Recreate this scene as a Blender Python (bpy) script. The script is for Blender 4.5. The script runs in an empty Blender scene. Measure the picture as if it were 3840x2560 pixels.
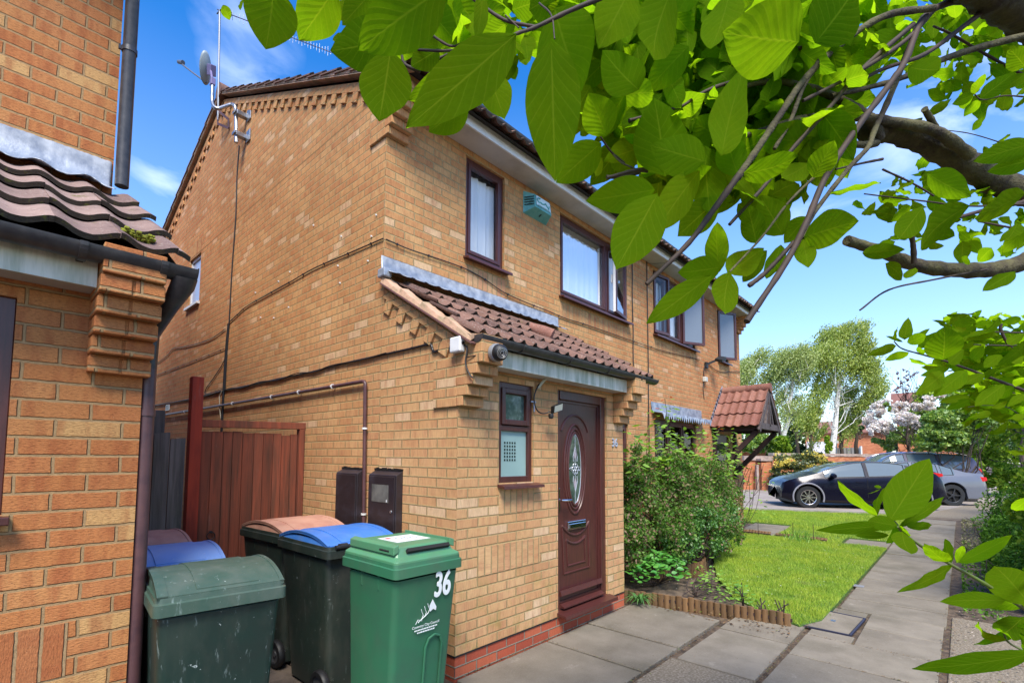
import bpy, bmesh, math, random
import numpy as np
from mathutils import Vector, Matrix
R = math.radians
sc = bpy.context.scene
COL = sc.collection
random.seed(7); rng = np.random.default_rng(7)

# ---------------------------------------------------------------- camera
CP = (-2.4924, -2.684, 1.5852); YAW, PIT, ROL, FPX = .8059, .0668, .0081, 1859.3
PX0, PY0 = 1920 - 97.27, 1280 + 307.46
_fw = Vector((math.sin(YAW)*math.cos(PIT), math.cos(YAW)*math.cos(PIT), math.sin(PIT)))
_r0 = Vector((math.cos(YAW), -math.sin(YAW), 0)); _u0 = _r0.cross(_fw)
_rt = _r0*math.cos(ROL) + _u0*math.sin(ROL); _up = _u0*math.cos(ROL) - _r0*math.sin(ROL)
cd = bpy.data.cameras.new("camera"); cam = bpy.data.objects.new("camera", cd); COL.objects.link(cam)
cd.sensor_width = 36; cd.lens = FPX/3840*36; cd.clip_start = .02; cd.clip_end = 3000
cd.shift_x = (1920-PX0)/3840; cd.shift_y = (PY0-1280)/3840
mm = Matrix((_rt, _up, -_fw)).transposed().to_4x4(); mm.translation = Vector(CP); cam.matrix_world = mm
sc.camera = cam
cd.dof.use_dof = False

# ---------------------------------------------------------------- world, sun, exposure
SUN_EL, SUN_AZ = R(54), R(226)      # azimuth measured clockwise from +Y (the direction the light comes from)
w = bpy.data.worlds.new("World"); sc.world = w; w.use_nodes = True
nt = w.node_tree; nt.nodes.clear()
def wn(t, **k):
    n = nt.nodes.new(t)
    for a, b in k.items(): setattr(n, a, b)
    return n
sky = wn('ShaderNodeTexSky', sky_type='NISHITA', sun_disc=False, sun_elevation=SUN_EL, sun_rotation=SUN_AZ, altitude=50, air_density=1.1, dust_density=.6, ozone_density=3.0)
hs = wn('ShaderNodeHueSaturation'); hs.inputs['Hue'].default_value = .508; hs.inputs['Saturation'].default_value = 1.40; hs.inputs['Value'].default_value = 1.32
nt.links.new(sky.outputs[0], hs.inputs['Color'])
tc = wn('ShaderNodeTexCoord'); mp = wn('ShaderNodeMapping'); mp.inputs['Scale'].default_value = (1, 1, 2.2)
nt.links.new(tc.outputs['Generated'], mp.inputs[0])
nz = wn('ShaderNodeTexNoise'); nz.inputs['Scale'].default_value = 7; nz.inputs['Detail'].default_value = 7; nz.inputs['Roughness'].default_value = .55; nz.inputs['Distortion'].default_value = .4
nt.links.new(mp.outputs[0], nz.inputs[0])
def wm(op, a, b=None, c=False):
    x = wn('ShaderNodeMath', operation=op, use_clamp=c)
    for i, v in enumerate((a, b)):
        if v is None: continue
        if hasattr(v, 'is_linked'): nt.links.new(v, x.inputs[i])
        else: x.inputs[i].default_value = v
    return x.outputs[0]
def _ray0(x, y): return (_fw + _rt*((x-PX0)/FPX) - _up*((y-PY0)/FPX)).normalized()
cloud = None          # a few wisps of cloud in set directions of the sky
for d_, sz, amt in ((_ray0(900, 80), .07, .55), (_ray0(935, 250), .075, .6), (_ray0(1020, 190), .05, .4), (_ray0(612, 655), .055, .85), (_ray0(640, 650), .03, .7), (_ray0(3560, 480), .14, .95), (_ray0(3780, 560), .10, .9), (_ray0(3300, 420), .10, .6), (_ray0(2300, 950), .10, .6), (_ray0(3060, 830), .10, .6), (Vector((.5, -.6, .6)), .5, .7), (Vector((-.7, -.4, .6)), .5, .7)):
    L_ = Vector(d_).length; vd = wn('ShaderNodeVectorMath', operation='DISTANCE'); nt.links.new(tc.outputs['Generated'], vd.inputs[0]); vd.inputs[1].default_value = tuple(q/L_ for q in d_)
    f_ = wm('SUBTRACT', 1, wm('DIVIDE', vd.outputs['Value'], sz), True); f_ = wm('MULTIPLY', wm('POWER', f_, .6), amt)
    cloud = f_ if cloud is None else wm('MAXIMUM', cloud, f_)
cloud = wm('MULTIPLY', cloud, wm('MULTIPLY', wm('SUBTRACT', nz.outputs['Fac'], .38), 2.4, True))
# more cloud and a paler sky towards the horizon
sx = wn('ShaderNodeSeparateXYZ'); nt.links.new(tc.outputs['Generated'], sx.inputs[0])
mr = wn('ShaderNodeMapRange'); mr.inputs[1].default_value = 0; mr.inputs[2].default_value = .62; mr.inputs[3].default_value = .34; mr.inputs[4].default_value = 0
nt.links.new(sx.outputs['Z'], mr.inputs[0])
mxm = wn('ShaderNodeMath', operation='MAXIMUM'); nt.links.new(cloud, mxm.inputs[0]); nt.links.new(mr.outputs[0], mxm.inputs[1])
mx = wn('ShaderNodeMix', data_type='RGBA'); nt.links.new(mxm.outputs[0], mx.inputs[0])
nt.links.new(hs.outputs[0], mx.inputs[6]); mx.inputs[7].default_value = (6.4, 7.3, 9.4, 1)
bg = wn('ShaderNodeBackground'); bg.inputs[1].default_value = .092
out = wn('ShaderNodeOutputWorld'); nt.links.new(mx.outputs[2], bg.inputs[0]); nt.links.new(bg.outputs[0], out.inputs[0])
sd = bpy.data.lights.new("sun", 'SUN'); sd.energy = 2.7; sd.angle = R(22); sd.color = (1, .94, .83)
so = bpy.data.objects.new("sun", sd); COL.objects.link(so); so.location = (-5, -5, 12)
dirv = Vector((math.sin(SUN_AZ)*math.cos(SUN_EL), math.cos(SUN_AZ)*math.cos(SUN_EL), math.sin(SUN_EL)))
so.rotation_euler = dirv.to_track_quat('Z', 'Y').to_euler()
sc.view_settings.view_transform = 'Standard'; sc.view_settings.look = 'None'
sc.view_settings.exposure = 1.33; sc.view_settings.gamma = 1
sc.render.resolution_x = 1024; sc.render.resolution_y = 682
sc.cycles.max_bounces = 8; sc.cycles.transparent_max_bounces = 8

# ---------------------------------------------------------------- picture point -> place
def ray(x, y):                      # full-size photo pixel
    return _fw + _rt*((x-PX0)/FPX) - _up*((y-PY0)/FPX)
def at(x, y, d): return Vector(CP) + ray(x, y)*d
def on(x, y, ax, v):
    d = ray(x, y); t = (v-CP[ax])/d[ax]; return Vector(CP) + d*t
def zg(X):                          # the ground rises a little towards the road
    t = min(1, max(0, (X-9)/3)); return .1*t*t*(3-2*t)

# ---------------------------------------------------------------- materials
class NB:
    def __init__(s, name):
        s.m = bpy.data.materials.new(name); s.m.use_nodes = True; s.t = s.m.node_tree; s.t.nodes.clear()
        s.o = s.n('ShaderNodeOutputMaterial'); s.uvn = None
    def n(s, t, **k):
        x = s.t.nodes.new(t)
        for a, b in k.items(): setattr(x, a, b)
        return x
    def put(s, sock, v):
        if v is None: return
        if hasattr(v, 'is_linked'): s.t.links.new(v, sock)
        elif isinstance(v, (tuple, list)) and len(v) == 3 and sock.type == 'RGBA': sock.default_value = (*v, 1)
        else: sock.default_value = v
    def math(s, op, a, b=None, c=None, clamp=False):
        x = s.n('ShaderNodeMath', operation=op, use_clamp=clamp)
        for i, v in enumerate((a, b, c)): s.put(x.inputs[i], v)
        return x.outputs[0]
    def uv(s):
        if not s.uvn: s.uvn = s.n('ShaderNodeUVMap'); s.uvn.uv_map = 'UVMap'
        return s.uvn.outputs[0]
    def obj(s): return s.n('ShaderNodeTexCoord').outputs['Object']
    def vec(s, v, scale=(1, 1, 1), loc=(0, 0, 0), rot=(0, 0, 0)):
        x = s.n('ShaderNodeMapping'); s.put(x.inputs[0], v); x.inputs['Scale'].default_value = scale; x.inputs['Location'].default_value = loc; x.inputs['Rotation'].default_value = rot
        return x.outputs[0]
    def noise(s, v, scale, detail=3, rough=.5, dist=0, col=False):
        x = s.n('ShaderNodeTexNoise'); s.put(x.inputs['Vector'], v); x.inputs['Scale'].default_value = scale
        x.inputs['Detail'].default_value = detail; x.inputs['Roughness'].default_value = rough; x.inputs['Distortion'].default_value = dist
        return x.outputs['Color' if col else 'Fac']
    def ramp(s, f, stops, const=False):
        x = s.n('ShaderNodeValToRGB'); s.put(x.inputs[0], f); r = x.color_ramp
        r.interpolation = 'CONSTANT' if const else 'LINEAR'
        while len(r.elements) < len(stops): r.elements.new(.5)
        for e, (p, c) in zip(r.elements, stops):
            e.position = p; e.color = (*c, 1) if isinstance(c, (tuple, list)) else (c, c, c, 1)
        return x.outputs[0]
    def mix(s, f, a, b, mode='MIX'):
        x = s.n('ShaderNodeMix', data_type='RGBA', blend_type=mode); s.put(x.inputs[0], f); s.put(x.inputs[6], a); s.put(x.inputs[7], b)
        return x.outputs[2]
    def rng(s, f, a, b, c, d):
        x = s.n('ShaderNodeMapRange'); s.put(x.inputs[0], f)
        for i, v in enumerate((a, b, c, d)): x.inputs[i+1].default_value = v
        return x.outputs[0]
    def sep(s, v):
        x = s.n('ShaderNodeSeparateXYZ'); s.put(x.inputs[0], v); return x.outputs
    def comb(s, a, b, c=0):
        x = s.n('ShaderNodeCombineXYZ'); s.put(x.inputs[0], a); s.put(x.inputs[1], b); s.put(x.inputs[2], c); return x.outputs[0]
    def bump(s, h, strength=.5, dist=.01, normal=None):
        x = s.n('ShaderNodeBump'); s.put(x.inputs['Height'], h); x.inputs['Strength'].default_value = strength; x.inputs['Distance'].default_value = dist
        if normal: s.put(x.inputs['Normal'], normal)
        return x.outputs[0]
    def rnd(s): return s.n('ShaderNodeNewGeometry').outputs['Random Per Island']
    def pbr(s, col, rough=.6, metal=0, normal=None, spec=.5, trans=0, coat=0, alpha=None, sheen=0):
        x = s.n('ShaderNodeBsdfPrincipled'); s.put(x.inputs['Base Color'], col); s.put(x.inputs['Roughness'], rough); s.put(x.inputs['Metallic'], metal)
        s.put(x.inputs['Specular IOR Level'], spec); s.put(x.inputs['Normal'], normal)
        x.inputs['Transmission Weight'].default_value = trans; x.inputs['Coat Weight'].default_value = coat; x.inputs['Coat Roughness'].default_value = .05
        s.t.links.new(x.outputs[0], s.o.inputs[0]); return x
    def surf(s, sh): s.t.links.new(sh, s.o.inputs[0]); return s.m

def brick_mat(name, cols, mortar, streak=.28, rough_scale=(110, 14), bw=.225, bh=.075, red=(.36, .12, .055), redamt=.45, algae=0.0, bond=.5, u0=0, tone_grade=False, crease=0):
    cols = [(r_*1.0, g_*1.07, b_*1.16) for r_, g_, b_ in cols]
    b = NB(name); uv = b.uv()
    wob = b.noise(uv, 22, 2); s = b.sep(uv)
    u = b.math('ADD', s[0], b.math('MULTIPLY', b.math('SUBTRACT', wob, .5), .006))
    wob2 = b.noise(b.vec(uv, loc=(3, 7, 0)), 26, 2)
    v = b.math('ADD', s[1], b.math('MULTIPLY', b.math('SUBTRACT', wob2, .5), .006))
    vr = b.math('DIVIDE', v, bh); row = b.math('FLOOR', vr); fv = b.math('FRACT', vr)
    ur = b.math('ADD', b.math('DIVIDE', b.math('SUBTRACT', u, u0), bw), b.math('MULTIPLY', row, bond)); colm = b.math('FLOOR', ur); fu = b.math('FRACT', ur)
    mu = b.math('MINIMUM', fu, b.math('SUBTRACT', 1, fu)); mv = b.math('MINIMUM', fv, b.math('SUBTRACT', 1, fv))
    mus = b.rng(b.math('MULTIPLY', mu, bw), .0038, .0072, 0, 1); mvs = b.rng(b.math('MULTIPLY', mv, bh), .0038, .0072, 0, 1)
    mask = b.math('MULTIPLY', mus, mvs)
    wn_ = b.n('ShaderNodeTexWhiteNoise', noise_dimensions='2D'); b.put(wn_.inputs[0], b.comb(colm, row))
    idv = wn_.outputs[0]
    stops = [(i/len(cols), c) for i, c in enumerate(cols)]
    base = b.ramp(idv, stops, const=True)
    # dragged texture and kiss-mark banding of each brick
    uo = b.comb(b.math('ADD', u, b.math('MULTIPLY', idv, 9.3)), v)
    st = b.noise(b.vec(uo, scale=(rough_scale[0], rough_scale[1], 1)), 1, 3, .6)
    band = b.noise(b.vec(uo, scale=(17, 3, 1)), 1, 2, .5)
    bandm = b.rng(band, .46, .66, 0, redamt)
    c1 = b.mix(bandm, base, red)
    c2 = b.mix(streak, c1, b.ramp(st, [(.3, .32), (.5, .9), (.72, 1.25)]), 'MULTIPLY')
    pits = b.noise(uv, 260, 1); pm = b.rng(pits, .70, .76, 0, .7)
    c2 = b.mix(pm, c2, (.05, .03, .02))
    dirt = b.noise(uv, 1.1, 4, .6); c3 = b.mix(b.rng(dirt, .38, .7, 0, .5), c2, b.mix(1, c2, (.62, .56, .52), 'MULTIPLY')); wash = b.noise(b.vec(uv, scale=(2.2, .45, 1), loc=(2, 5, 0)), 1, 4, .65); c3 = b.mix(b.rng(wash, .52, .72, 0, .3), c3, b.mix(1, c3, (.70, .62, .58), 'MULTIPLY'))
    if crease:
        ck = b.noise(b.vec(uv, scale=(70, 420, 1)), 1, 2, .6); c3 = b.mix(b.rng(ck, .60, .66, 0, crease), c3, (.10, .03, .015)); c3 = b.mix(b.rng(b.noise(b.vec(uv, loc=(5, 5, 0)), 300, 1), .74, .78, 0, .7), c3, (.75, .55, .35))
    if tone_grade:      # brick colour turns paler towards the ground and redder farther along the wall
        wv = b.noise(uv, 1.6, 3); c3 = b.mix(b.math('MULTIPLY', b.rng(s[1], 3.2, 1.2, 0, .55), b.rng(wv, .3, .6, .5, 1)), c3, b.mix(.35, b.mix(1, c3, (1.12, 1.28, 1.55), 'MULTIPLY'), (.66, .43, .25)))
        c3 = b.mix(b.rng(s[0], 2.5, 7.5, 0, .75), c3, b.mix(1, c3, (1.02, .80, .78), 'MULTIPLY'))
    mc = b.mix(b.noise(uv, 60, 3), tuple(x*.7 for x in mortar), tuple(x*1.3 for x in mortar))
    col = b.mix(mask, mc, c3)
    if algae:
        an = b.noise(uv, 5, 4, .6); z = s[1]
        am = b.math('MULTIPLY', b.rng(an, .5, .66, 0, 1), b.rng(z, .1, .95, algae, 0))
        col = b.mix(am, col, b.mix(.6, col, (.17, .19, .03)))
    h = b.math('ADD', mask, b.math('MULTIPLY', st, .35)); h = b.math('SUBTRACT', h, b.math('MULTIPLY', pm, .5))
    b.pbr(col, .9, normal=b.bump(h, .9, .009), spec=.2); return b.m

MAT = {}
MAT['brick'] = brick_mat('buff_brick', [(.53, .255, .095), (.56, .285, .11), (.52, .245, .09), (.58, .305, .12), (.54, .265, .10), (.50, .225, .085), (.56, .28, .105), (.53, .25, .095), (.57, .295, .115), (.55, .27, .105), (.64, .39, .20), (.52, .24, .09)], (.36, .26, .125), algae=.75, tone_grade=True, streak=.38, redamt=.4)
MAT['brick_near'] = brick_mat('red_buff_brick', [(.50, .19, .065), (.49, .175, .057), (.51, .20, .068), (.48, .17, .055), (.50, .195, .063), (.49, .18, .057), (.51, .205, .068), (.48, .175, .055), (.50, .185, .06), (.52, .215, .072), (.49, .18, .06), (.56, .30, .11)], (.32, .205, .10), streak=.4, rough_scale=(60, 170), crease=.75, redamt=.5, red=(.30, .075, .03))
MAT['soldier_near'] = brick_mat('near_soldier_brick', [(.46, .165, .06), (.45, .15, .052), (.47, .175, .062), (.44, .145, .05)], (.34, .225, .115), bond=0, u0=.673, streak=.4, rough_scale=(60, 170), redamt=.4, red=(.30, .075, .03), crease=.5)
MAT['brick_dpc'] = brick_mat('red_plinth_brick', [(.42, .085, .04), (.36, .07, .035), (.46, .11, .05)], (.24, .20, .15), streak=.15, redamt=.1)
MAT['brick_far'] = brick_mat('far_orange_brick', [(.58, .19, .08), (.50, .16, .07), (.62, .23, .10)], (.35, .22, .15), redamt=.1)

def simple(name, col, rough=.6, metal=0, nscale=0, namt=.3, bumpd=0, bscale=80, spec=.5, coat=0, stretch=(1, 1, 1), col2=None, thr=(.4, .65)):
    b = NB(name); c = col; nrm = None; o = b.obj()
    if nscale:
        f = b.noise(b.vec(o, scale=stretch), nscale, 5, .6)
        c = b.mix(b.rng(f, thr[0], thr[1], 0, 1), col, col2 if col2 else tuple(x*(1-namt) for x in col))
    if bumpd: nrm = b.bump(b.noise(b.vec(o, scale=stretch), bscale, 4, .6), .6, bumpd)
    b.pbr(c, rough, metal, nrm, spec, coat=coat); return b.m
MAT['lead'] = simple('lead_flashing', (.36, .39, .44), .42, .25, 9, bumpd=.006, bscale=14, col2=(.16, .19, .25), thr=(.38, .66))
MAT['tile'] = simple('brown_concrete_tile', (.20, .105, .085), .8, 0, 14, bumpd=.003, bscale=200, col2=(.10, .055, .05))
MAT['tile_edge'] = simple('tile_moss', (.065, .05, .035), .95, 0, 30, bumpd=.01, bscale=90, col2=(.13, .125, .03), thr=(.58, .68))
MAT['tile_red'] = simple('terracotta_tile', (.30, .11, .07), .75, 0, 10, bumpd=.003, bscale=120, col2=(.20, .075, .055))
MAT['plastic'] = simple('dark_grey_gutter_plastic', (.030, .028, .031), .38, 0, 20, col2=(.055, .05, .05), bumpd=.0008, bscale=200)
MAT['plastic_brown'] = simple('brown_pipe_plastic', (.10, .045, .045), .42, 0, 12, col2=(.065, .03, .035))
MAT['upvc'] = simple('mahogany_frame', (.080, .023, .019), .33, 0, 60, col2=(.052, .016, .014), stretch=(1, 1, .1))
MAT['white'] = simple('white_plastic', (.72, .72, .72), .4, 0, 8, namt=.12)
MAT['metal'] = simple('galvanised_steel', (.42, .43, .45), .35, .9, 40, namt=.3)
MAT['chrome'] = simple('chrome', (.75, .75, .78), .12, 1)
MAT['black'] = simple('black_rubber', (.012, .012, .013), .55, 0, 20, namt=.4)
MAT['cable'] = simple('black_cable', (.012, .011, .012), .5)
MAT['mortar'] = simple('mortar', (.30, .24, .17), .95, 0, 25, bumpd=.008, bscale=70)
MAT['mortar_pink'] = simple('verge_mortar', (.50, .30, .20), .95, 0, 9, bumpd=.012, bscale=40, col2=(.30, .22, .13))
MAT['dark'] = simple('dark_interior', (.012, .011, .010), .9)
MAT['soil'] = simple('bare_soil', (.15, .105, .07), .97, 0, 9, bumpd=.02, bscale=45, col2=(.055, .038, .025), thr=(.35, .6))
MAT['mosaic'] = simple('meter_box_brown', (.022, .016, .019), .4, 0, 7, col2=(.04, .034, .045), thr=(.5, .75))

def fascia_mat():
    b = NB('weathered_white_fascia'); o = b.obj(); s = b.n('ShaderNodeTexCoord')
    f = b.noise(b.vec(o, scale=(14, 14, 1.6)), 1, 5, .65)
    c = b.mix(b.rng(f, .42, .68, 0, .9), (.64, .62, .53), (.25, .29, .19)); b.pbr(c, .5); return b.m
MAT['fascia'] = fascia_mat()
MAT['soffit'] = simple('soffit_board', (.52, .49, .45), .6, 0, 3, namt=.25)
MAT['fascia_clean'] = simple('white_fascia_board', (.74, .74, .72), .45, 0, 5, namt=.15)

def wood_mat(name, a, bcol, dark, axis='z'):
    b = NB(name); o = b.obj(); sc_ = (24, 24, 1.3) if axis == 'z' else (1.3, 24, 24)
    f = b.noise(b.vec(o, scale=sc_), 1, 6, .65, .6); g = b.noise(b.vec(o, scale=(5, 5, .8)), 1, 4, .6)
    c = b.mix(b.rng(f, .35, .65, 0, 1), a, bcol); c = b.mix(b.rng(g, .5, .72, 0, .8), c, dark)
    c = b.mix(b.math('MULTIPLY', b.n('ShaderNodeObjectInfo').outputs['Random'], .55), c, b.mix(1, c, (.45, .42, .42), 'MULTIPLY')); c = b.mix(b.rng(b.noise(b.vec(o, scale=(9, 9, 2.2), loc=(3, 1, 2)), 1, 5, .75), .60, .72, 0, .5), c, b.mix(.5, c, (.30, .20, .16)))
    b.pbr(c, .78, normal=b.bump(f, .5, .006), spec=.3); return b.m
MAT['wood_red'] = wood_mat('red_stained_wood', (.33, .088, .045), (.15, .058, .034), (.06, .045, .03))
MAT['wood_red2'] = wood_mat('bright_red_stained_post', (.46, .065, .03), (.33, .05, .028), (.05, .02, .015))
MAT['wood_grey'] = wood_mat('grey_weathered_wood', (.20, .18, .155), (.10, .09, .075), (.08, .08, .045))
MAT['wood_log'] = wood_mat('treated_log', (.24, .13, .055), (.13, .075, .035), (.07, .055, .03))
MAT['wood_dark'] = wood_mat('dark_stained_timber', (.045, .022, .02), (.03, .016, .016), (.02, .012, .012))
MAT['wood_pale'] = wood_mat('weathered_canopy_timber', (.16, .13, .12), (.07, .05, .05), (.045, .03, .03))

def curtain_mat():
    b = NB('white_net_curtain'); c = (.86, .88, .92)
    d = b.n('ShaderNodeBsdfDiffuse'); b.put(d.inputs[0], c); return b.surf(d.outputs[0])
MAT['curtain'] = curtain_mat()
def glass_mat(name, tint, rough=.02, clear=.82):
    b = NB(name); t = b.n('ShaderNodeBsdfTransparent'); t.inputs[0].default_value = (*tint, 1)
    g = b.n('ShaderNodeBsdfGlossy'); g.inputs[0].default_value = (1, 1, 1, 1); g.inputs['Roughness'].default_value = rough
    fr = b.n('ShaderNodeFresnel'); fr.inputs[0].default_value = 1.5
    m = b.n('ShaderNodeMixShader'); b.put(m.inputs[0], b.math('ADD', b.math('MULTIPLY', fr.outputs[0], .55), .01, clamp=True)); b.put(m.inputs[1], t.outputs[0]); b.put(m.inputs[2], g.outputs[0])
    return b.surf(m.outputs[0])
MAT['glass'] = glass_mat('window_glass', (.93, .95, .96))
MAT['glass_dark'] = glass_mat('dark_window_glass', (.5, .6, .58))
def frost():
    b = NB('frosted_glass'); b.pbr(b.mix(b.noise(b.obj(), 6, 3), (.22, .34, .33), (.30, .44, .42)), .35, spec=.6); return b.m
MAT['frost'] = frost()
MAT['car_glass'] = simple('car_window_glass', (.10, .13, .14), .06, 0, spec=.9, coat=.6)

def slab_mat():
    b = NB('concrete_paving'); o = b.obj(); n1 = b.noise(o, 3.2, 6, .65); n2 = b.noise(o, 90, 3, .7); n3 = b.noise(o, .8, 3)
    c = b.mix(b.rng(n1, .35, .68, 0, 1), (.25, .215, .165), (.175, .148, .112))
    c = b.mix(b.math('MULTIPLY', b.rnd(), .45), c, b.mix(1, c, (.60, .60, .60), 'MULTIPLY'))
    c = b.mix(b.rng(n2, .5, .75, 0, .35), c, (.30, .27, .22)); c = b.mix(b.rng(n3, .52, .7, 0, .45), c, (.085, .08, .05)); st_ = b.noise(b.vec(o, loc=(4, 2, 0)), 7, 5, .7); c = b.mix(b.rng(st_, .62, .70, 0, .35), c, (.36, .32, .26)); c = b.mix(b.rng(b.noise(b.vec(o, loc=(9, 2, 0)), 38, 2), .73, .77, 0, .7), c, (.07, .06, .04))
    b.pbr(c, .9, normal=b.bump(b.math('ADD', n2, n1), .35, .006), spec=.25); return b.m
MAT['slab'] = slab_mat()
MAT['gravelconc'] = simple('exposed_pebble_concrete', (.25, .205, .15), .95, 0, 60, bumpd=.010, bscale=60, col2=(.15, .12, .08), thr=(.42, .55))
MAT['road'] = simple('pale_asphalt', (.30, .255, .22), .97, 0, 1.2, bumpd=.003, bscale=300, namt=.25)
MAT['grassbase'] = simple('turf', (.085, .17, .02), .95, 0, 14, bumpd=.02, bscale=60, col2=(.05, .10, .014))
def blade_mat(name, a, bb):
    b = NB(name); r = b.rnd(); c = b.mix(r, a, bb); c = b.mix(b.rng(b.noise(b.obj(), 1.6, 4, .6), .4, .62, 0, .75), c, b.mix(1, c, (1.35, 1.12, .9), 'MULTIPLY')); c = b.mix(b.rng(b.noise(b.vec(b.obj(), loc=(7, 3, 0)), 2.6, 5, .7), .5, .66, 0, .6), c, b.mix(1, c, (.50, .62, .6), 'MULTIPLY')); c = b.mix(b.rng(b.noise(b.vec(b.obj(), loc=(1, 8, 0)), 3.3, 4, .6), .6, .72, 0, .55), c, (.42, .36, .16))
    d = b.n('ShaderNodeBsdfDiffuse'); b.put(d.inputs[0], c); t = b.n('ShaderNodeBsdfTranslucent'); b.put(t.inputs[0], c)
    m = b.n('ShaderNodeMixShader'); m.inputs[0].default_value = .35; b.put(m.inputs[1], d.outputs[0]); b.put(m.inputs[2], t.outputs[0]); return b.surf(m.outputs[0])
MAT['blade'] = blade_mat('grass_blade', (.19, .36, .025), (.46, .58, .11))
def leafc_mat(name, stops, tr=.3, gloss=.06, boost=1.5):
    b = NB(name); c = b.ramp(b.rnd(), stops)
    d = b.n('ShaderNodeBsdfDiffuse'); b.put(d.inputs[0], c)
    t = b.n('ShaderNodeBsdfTranslucent'); b.put(t.inputs[0], b.mix(1, c, (boost, boost, boost*.6), 'MULTIPLY'))
    m = b.n('ShaderNodeMixShader'); m.inputs[0].default_value = tr; b.put(m.inputs[1], d.outputs[0]); b.put(m.inputs[2], t.outputs[0])
    g = b.n('ShaderNodeBsdfGlossy'); g.inputs['Roughness'].default_value = .55; g.inputs[0].default_value = (.8, .8, .8, 1)
    m2 = b.n('ShaderNodeMixShader'); m2.inputs[0].default_value = gloss; b.put(m2.inputs[1], m.outputs[0]); b.put(m2.inputs[2], g.outputs[0])
    return b.surf(m2.outputs[0])
MAT['l_birch'] = leafc_mat('birch_leaves', [(0, (.14, .22, .02)), (.5, (.25, .33, .04)), (1, (.38, .43, .07))])
MAT['l_birch2'] = leafc_mat('pale_birch_leaves', [(0, (.20, .28, .06)), (.5, (.29, .37, .09)), (1, (.38, .43, .14))])
MAT['l_dark'] = leafc_mat('conifer_leaves', [(0, (.02, .06, .015)), (.6, (.045, .11, .02)), (1, (.09, .17, .03))], .15)
MAT['l_mid'] = leafc_mat('hedge_leaves', [(0, (.06, .14, .008)), (.5, (.16, .30, .018)), (1, (.36, .46, .05))], gloss=.015)
MAT['l_hedge2'] = leafc_mat('bright_hedge_leaves', [(0, (.08, .19, .015)), (.5, (.17, .30, .03)), (1, (.33, .42, .05))], gloss=.08)
MAT['l_shrub'] = leafc_mat('box_shrub_leaves', [(0, (.04, .11, .012)), (.4, (.09, .20, .022)), (.7, (.15, .27, .045)), (.85, (.22, .14, .09)), (1, (.32, .21, .15))], gloss=.02)
MAT['l_shrub_lo'] = leafc_mat('deep_green_leaves', [(0, (.03, .10, .01)), (.5, (.06, .19, .02)), (1, (.12, .28, .03))], gloss=.08)
MAT['l_rose'] = leafc_mat('rose_leaves', [(0, (.05, .15, .04)), (.45, (.12, .27, .06)), (.85, (.25, .38, .08)), (.95, (.35, .10, .03)), (1, (.45, .07, .03))], gloss=.1)
MAT['l_red'] = leafc_mat('red_young_leaves', [(0, (.30, .05, .02)), (1, (.42, .12, .03))])
MAT['l_yellow'] = leafc_mat('yellow_flowers', [(0, (.55, .42, .04)), (1, (.75, .62, .12))])
MAT['l_mahonia'] = leafc_mat('mahonia_leaves', [(0, (.03, .05, .015)), (.6, (.08, .11, .03)), (1, (.22, .24, .05))])
MAT['l_blossom'] = leafc_mat('pink_white_blossom', [(0, (.66, .50, .52)), (.4, (.84, .77, .78)), (1, (.90, .88, .87))], boost=1.0)
MAT['l_purple'] = leafc_mat('purple_leaves', [(0, (.10, .03, .04)), (1, (.22, .07, .07))])
MAT['l_ivy'] = leafc_mat('ivy_leaves', [(0, (.035, .10, .008)), (.6, (.09, .22, .015)), (1, (.20, .36, .04))], .25, .02)
MAT['l_litter'] = simple('dry_leaves', (.17, .10, .05), .9, 0, 30, namt=.5)
MAT['bark'] = simple('brown_bark', (.085, .062, .045), .95, 0, 12, bumpd=.01, bscale=50, col2=(.04, .03, .025))
MAT['bark_green'] = simple('greenish_bark', (.10, .105, .05), .85, 0, 8, bumpd=.004, bscale=60, col2=(.055, .05, .035), stretch=(1, 1, 1))
MAT['twig'] = simple('red_brown_twig', (.050, .028, .020), .75, 0, 20, col2=(.025, .016, .013))
MAT['twig_green'] = simple('green_stem', (.10, .15, .03), .6, 0, 10, col2=(.09, .08, .03))
MAT['bark_birch'] = simple('white_birch_bark', (.68, .66, .62), .8, 0, 6, col2=(.07, .06, .05), thr=(.56, .62), stretch=(1, 1, 3))

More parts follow.
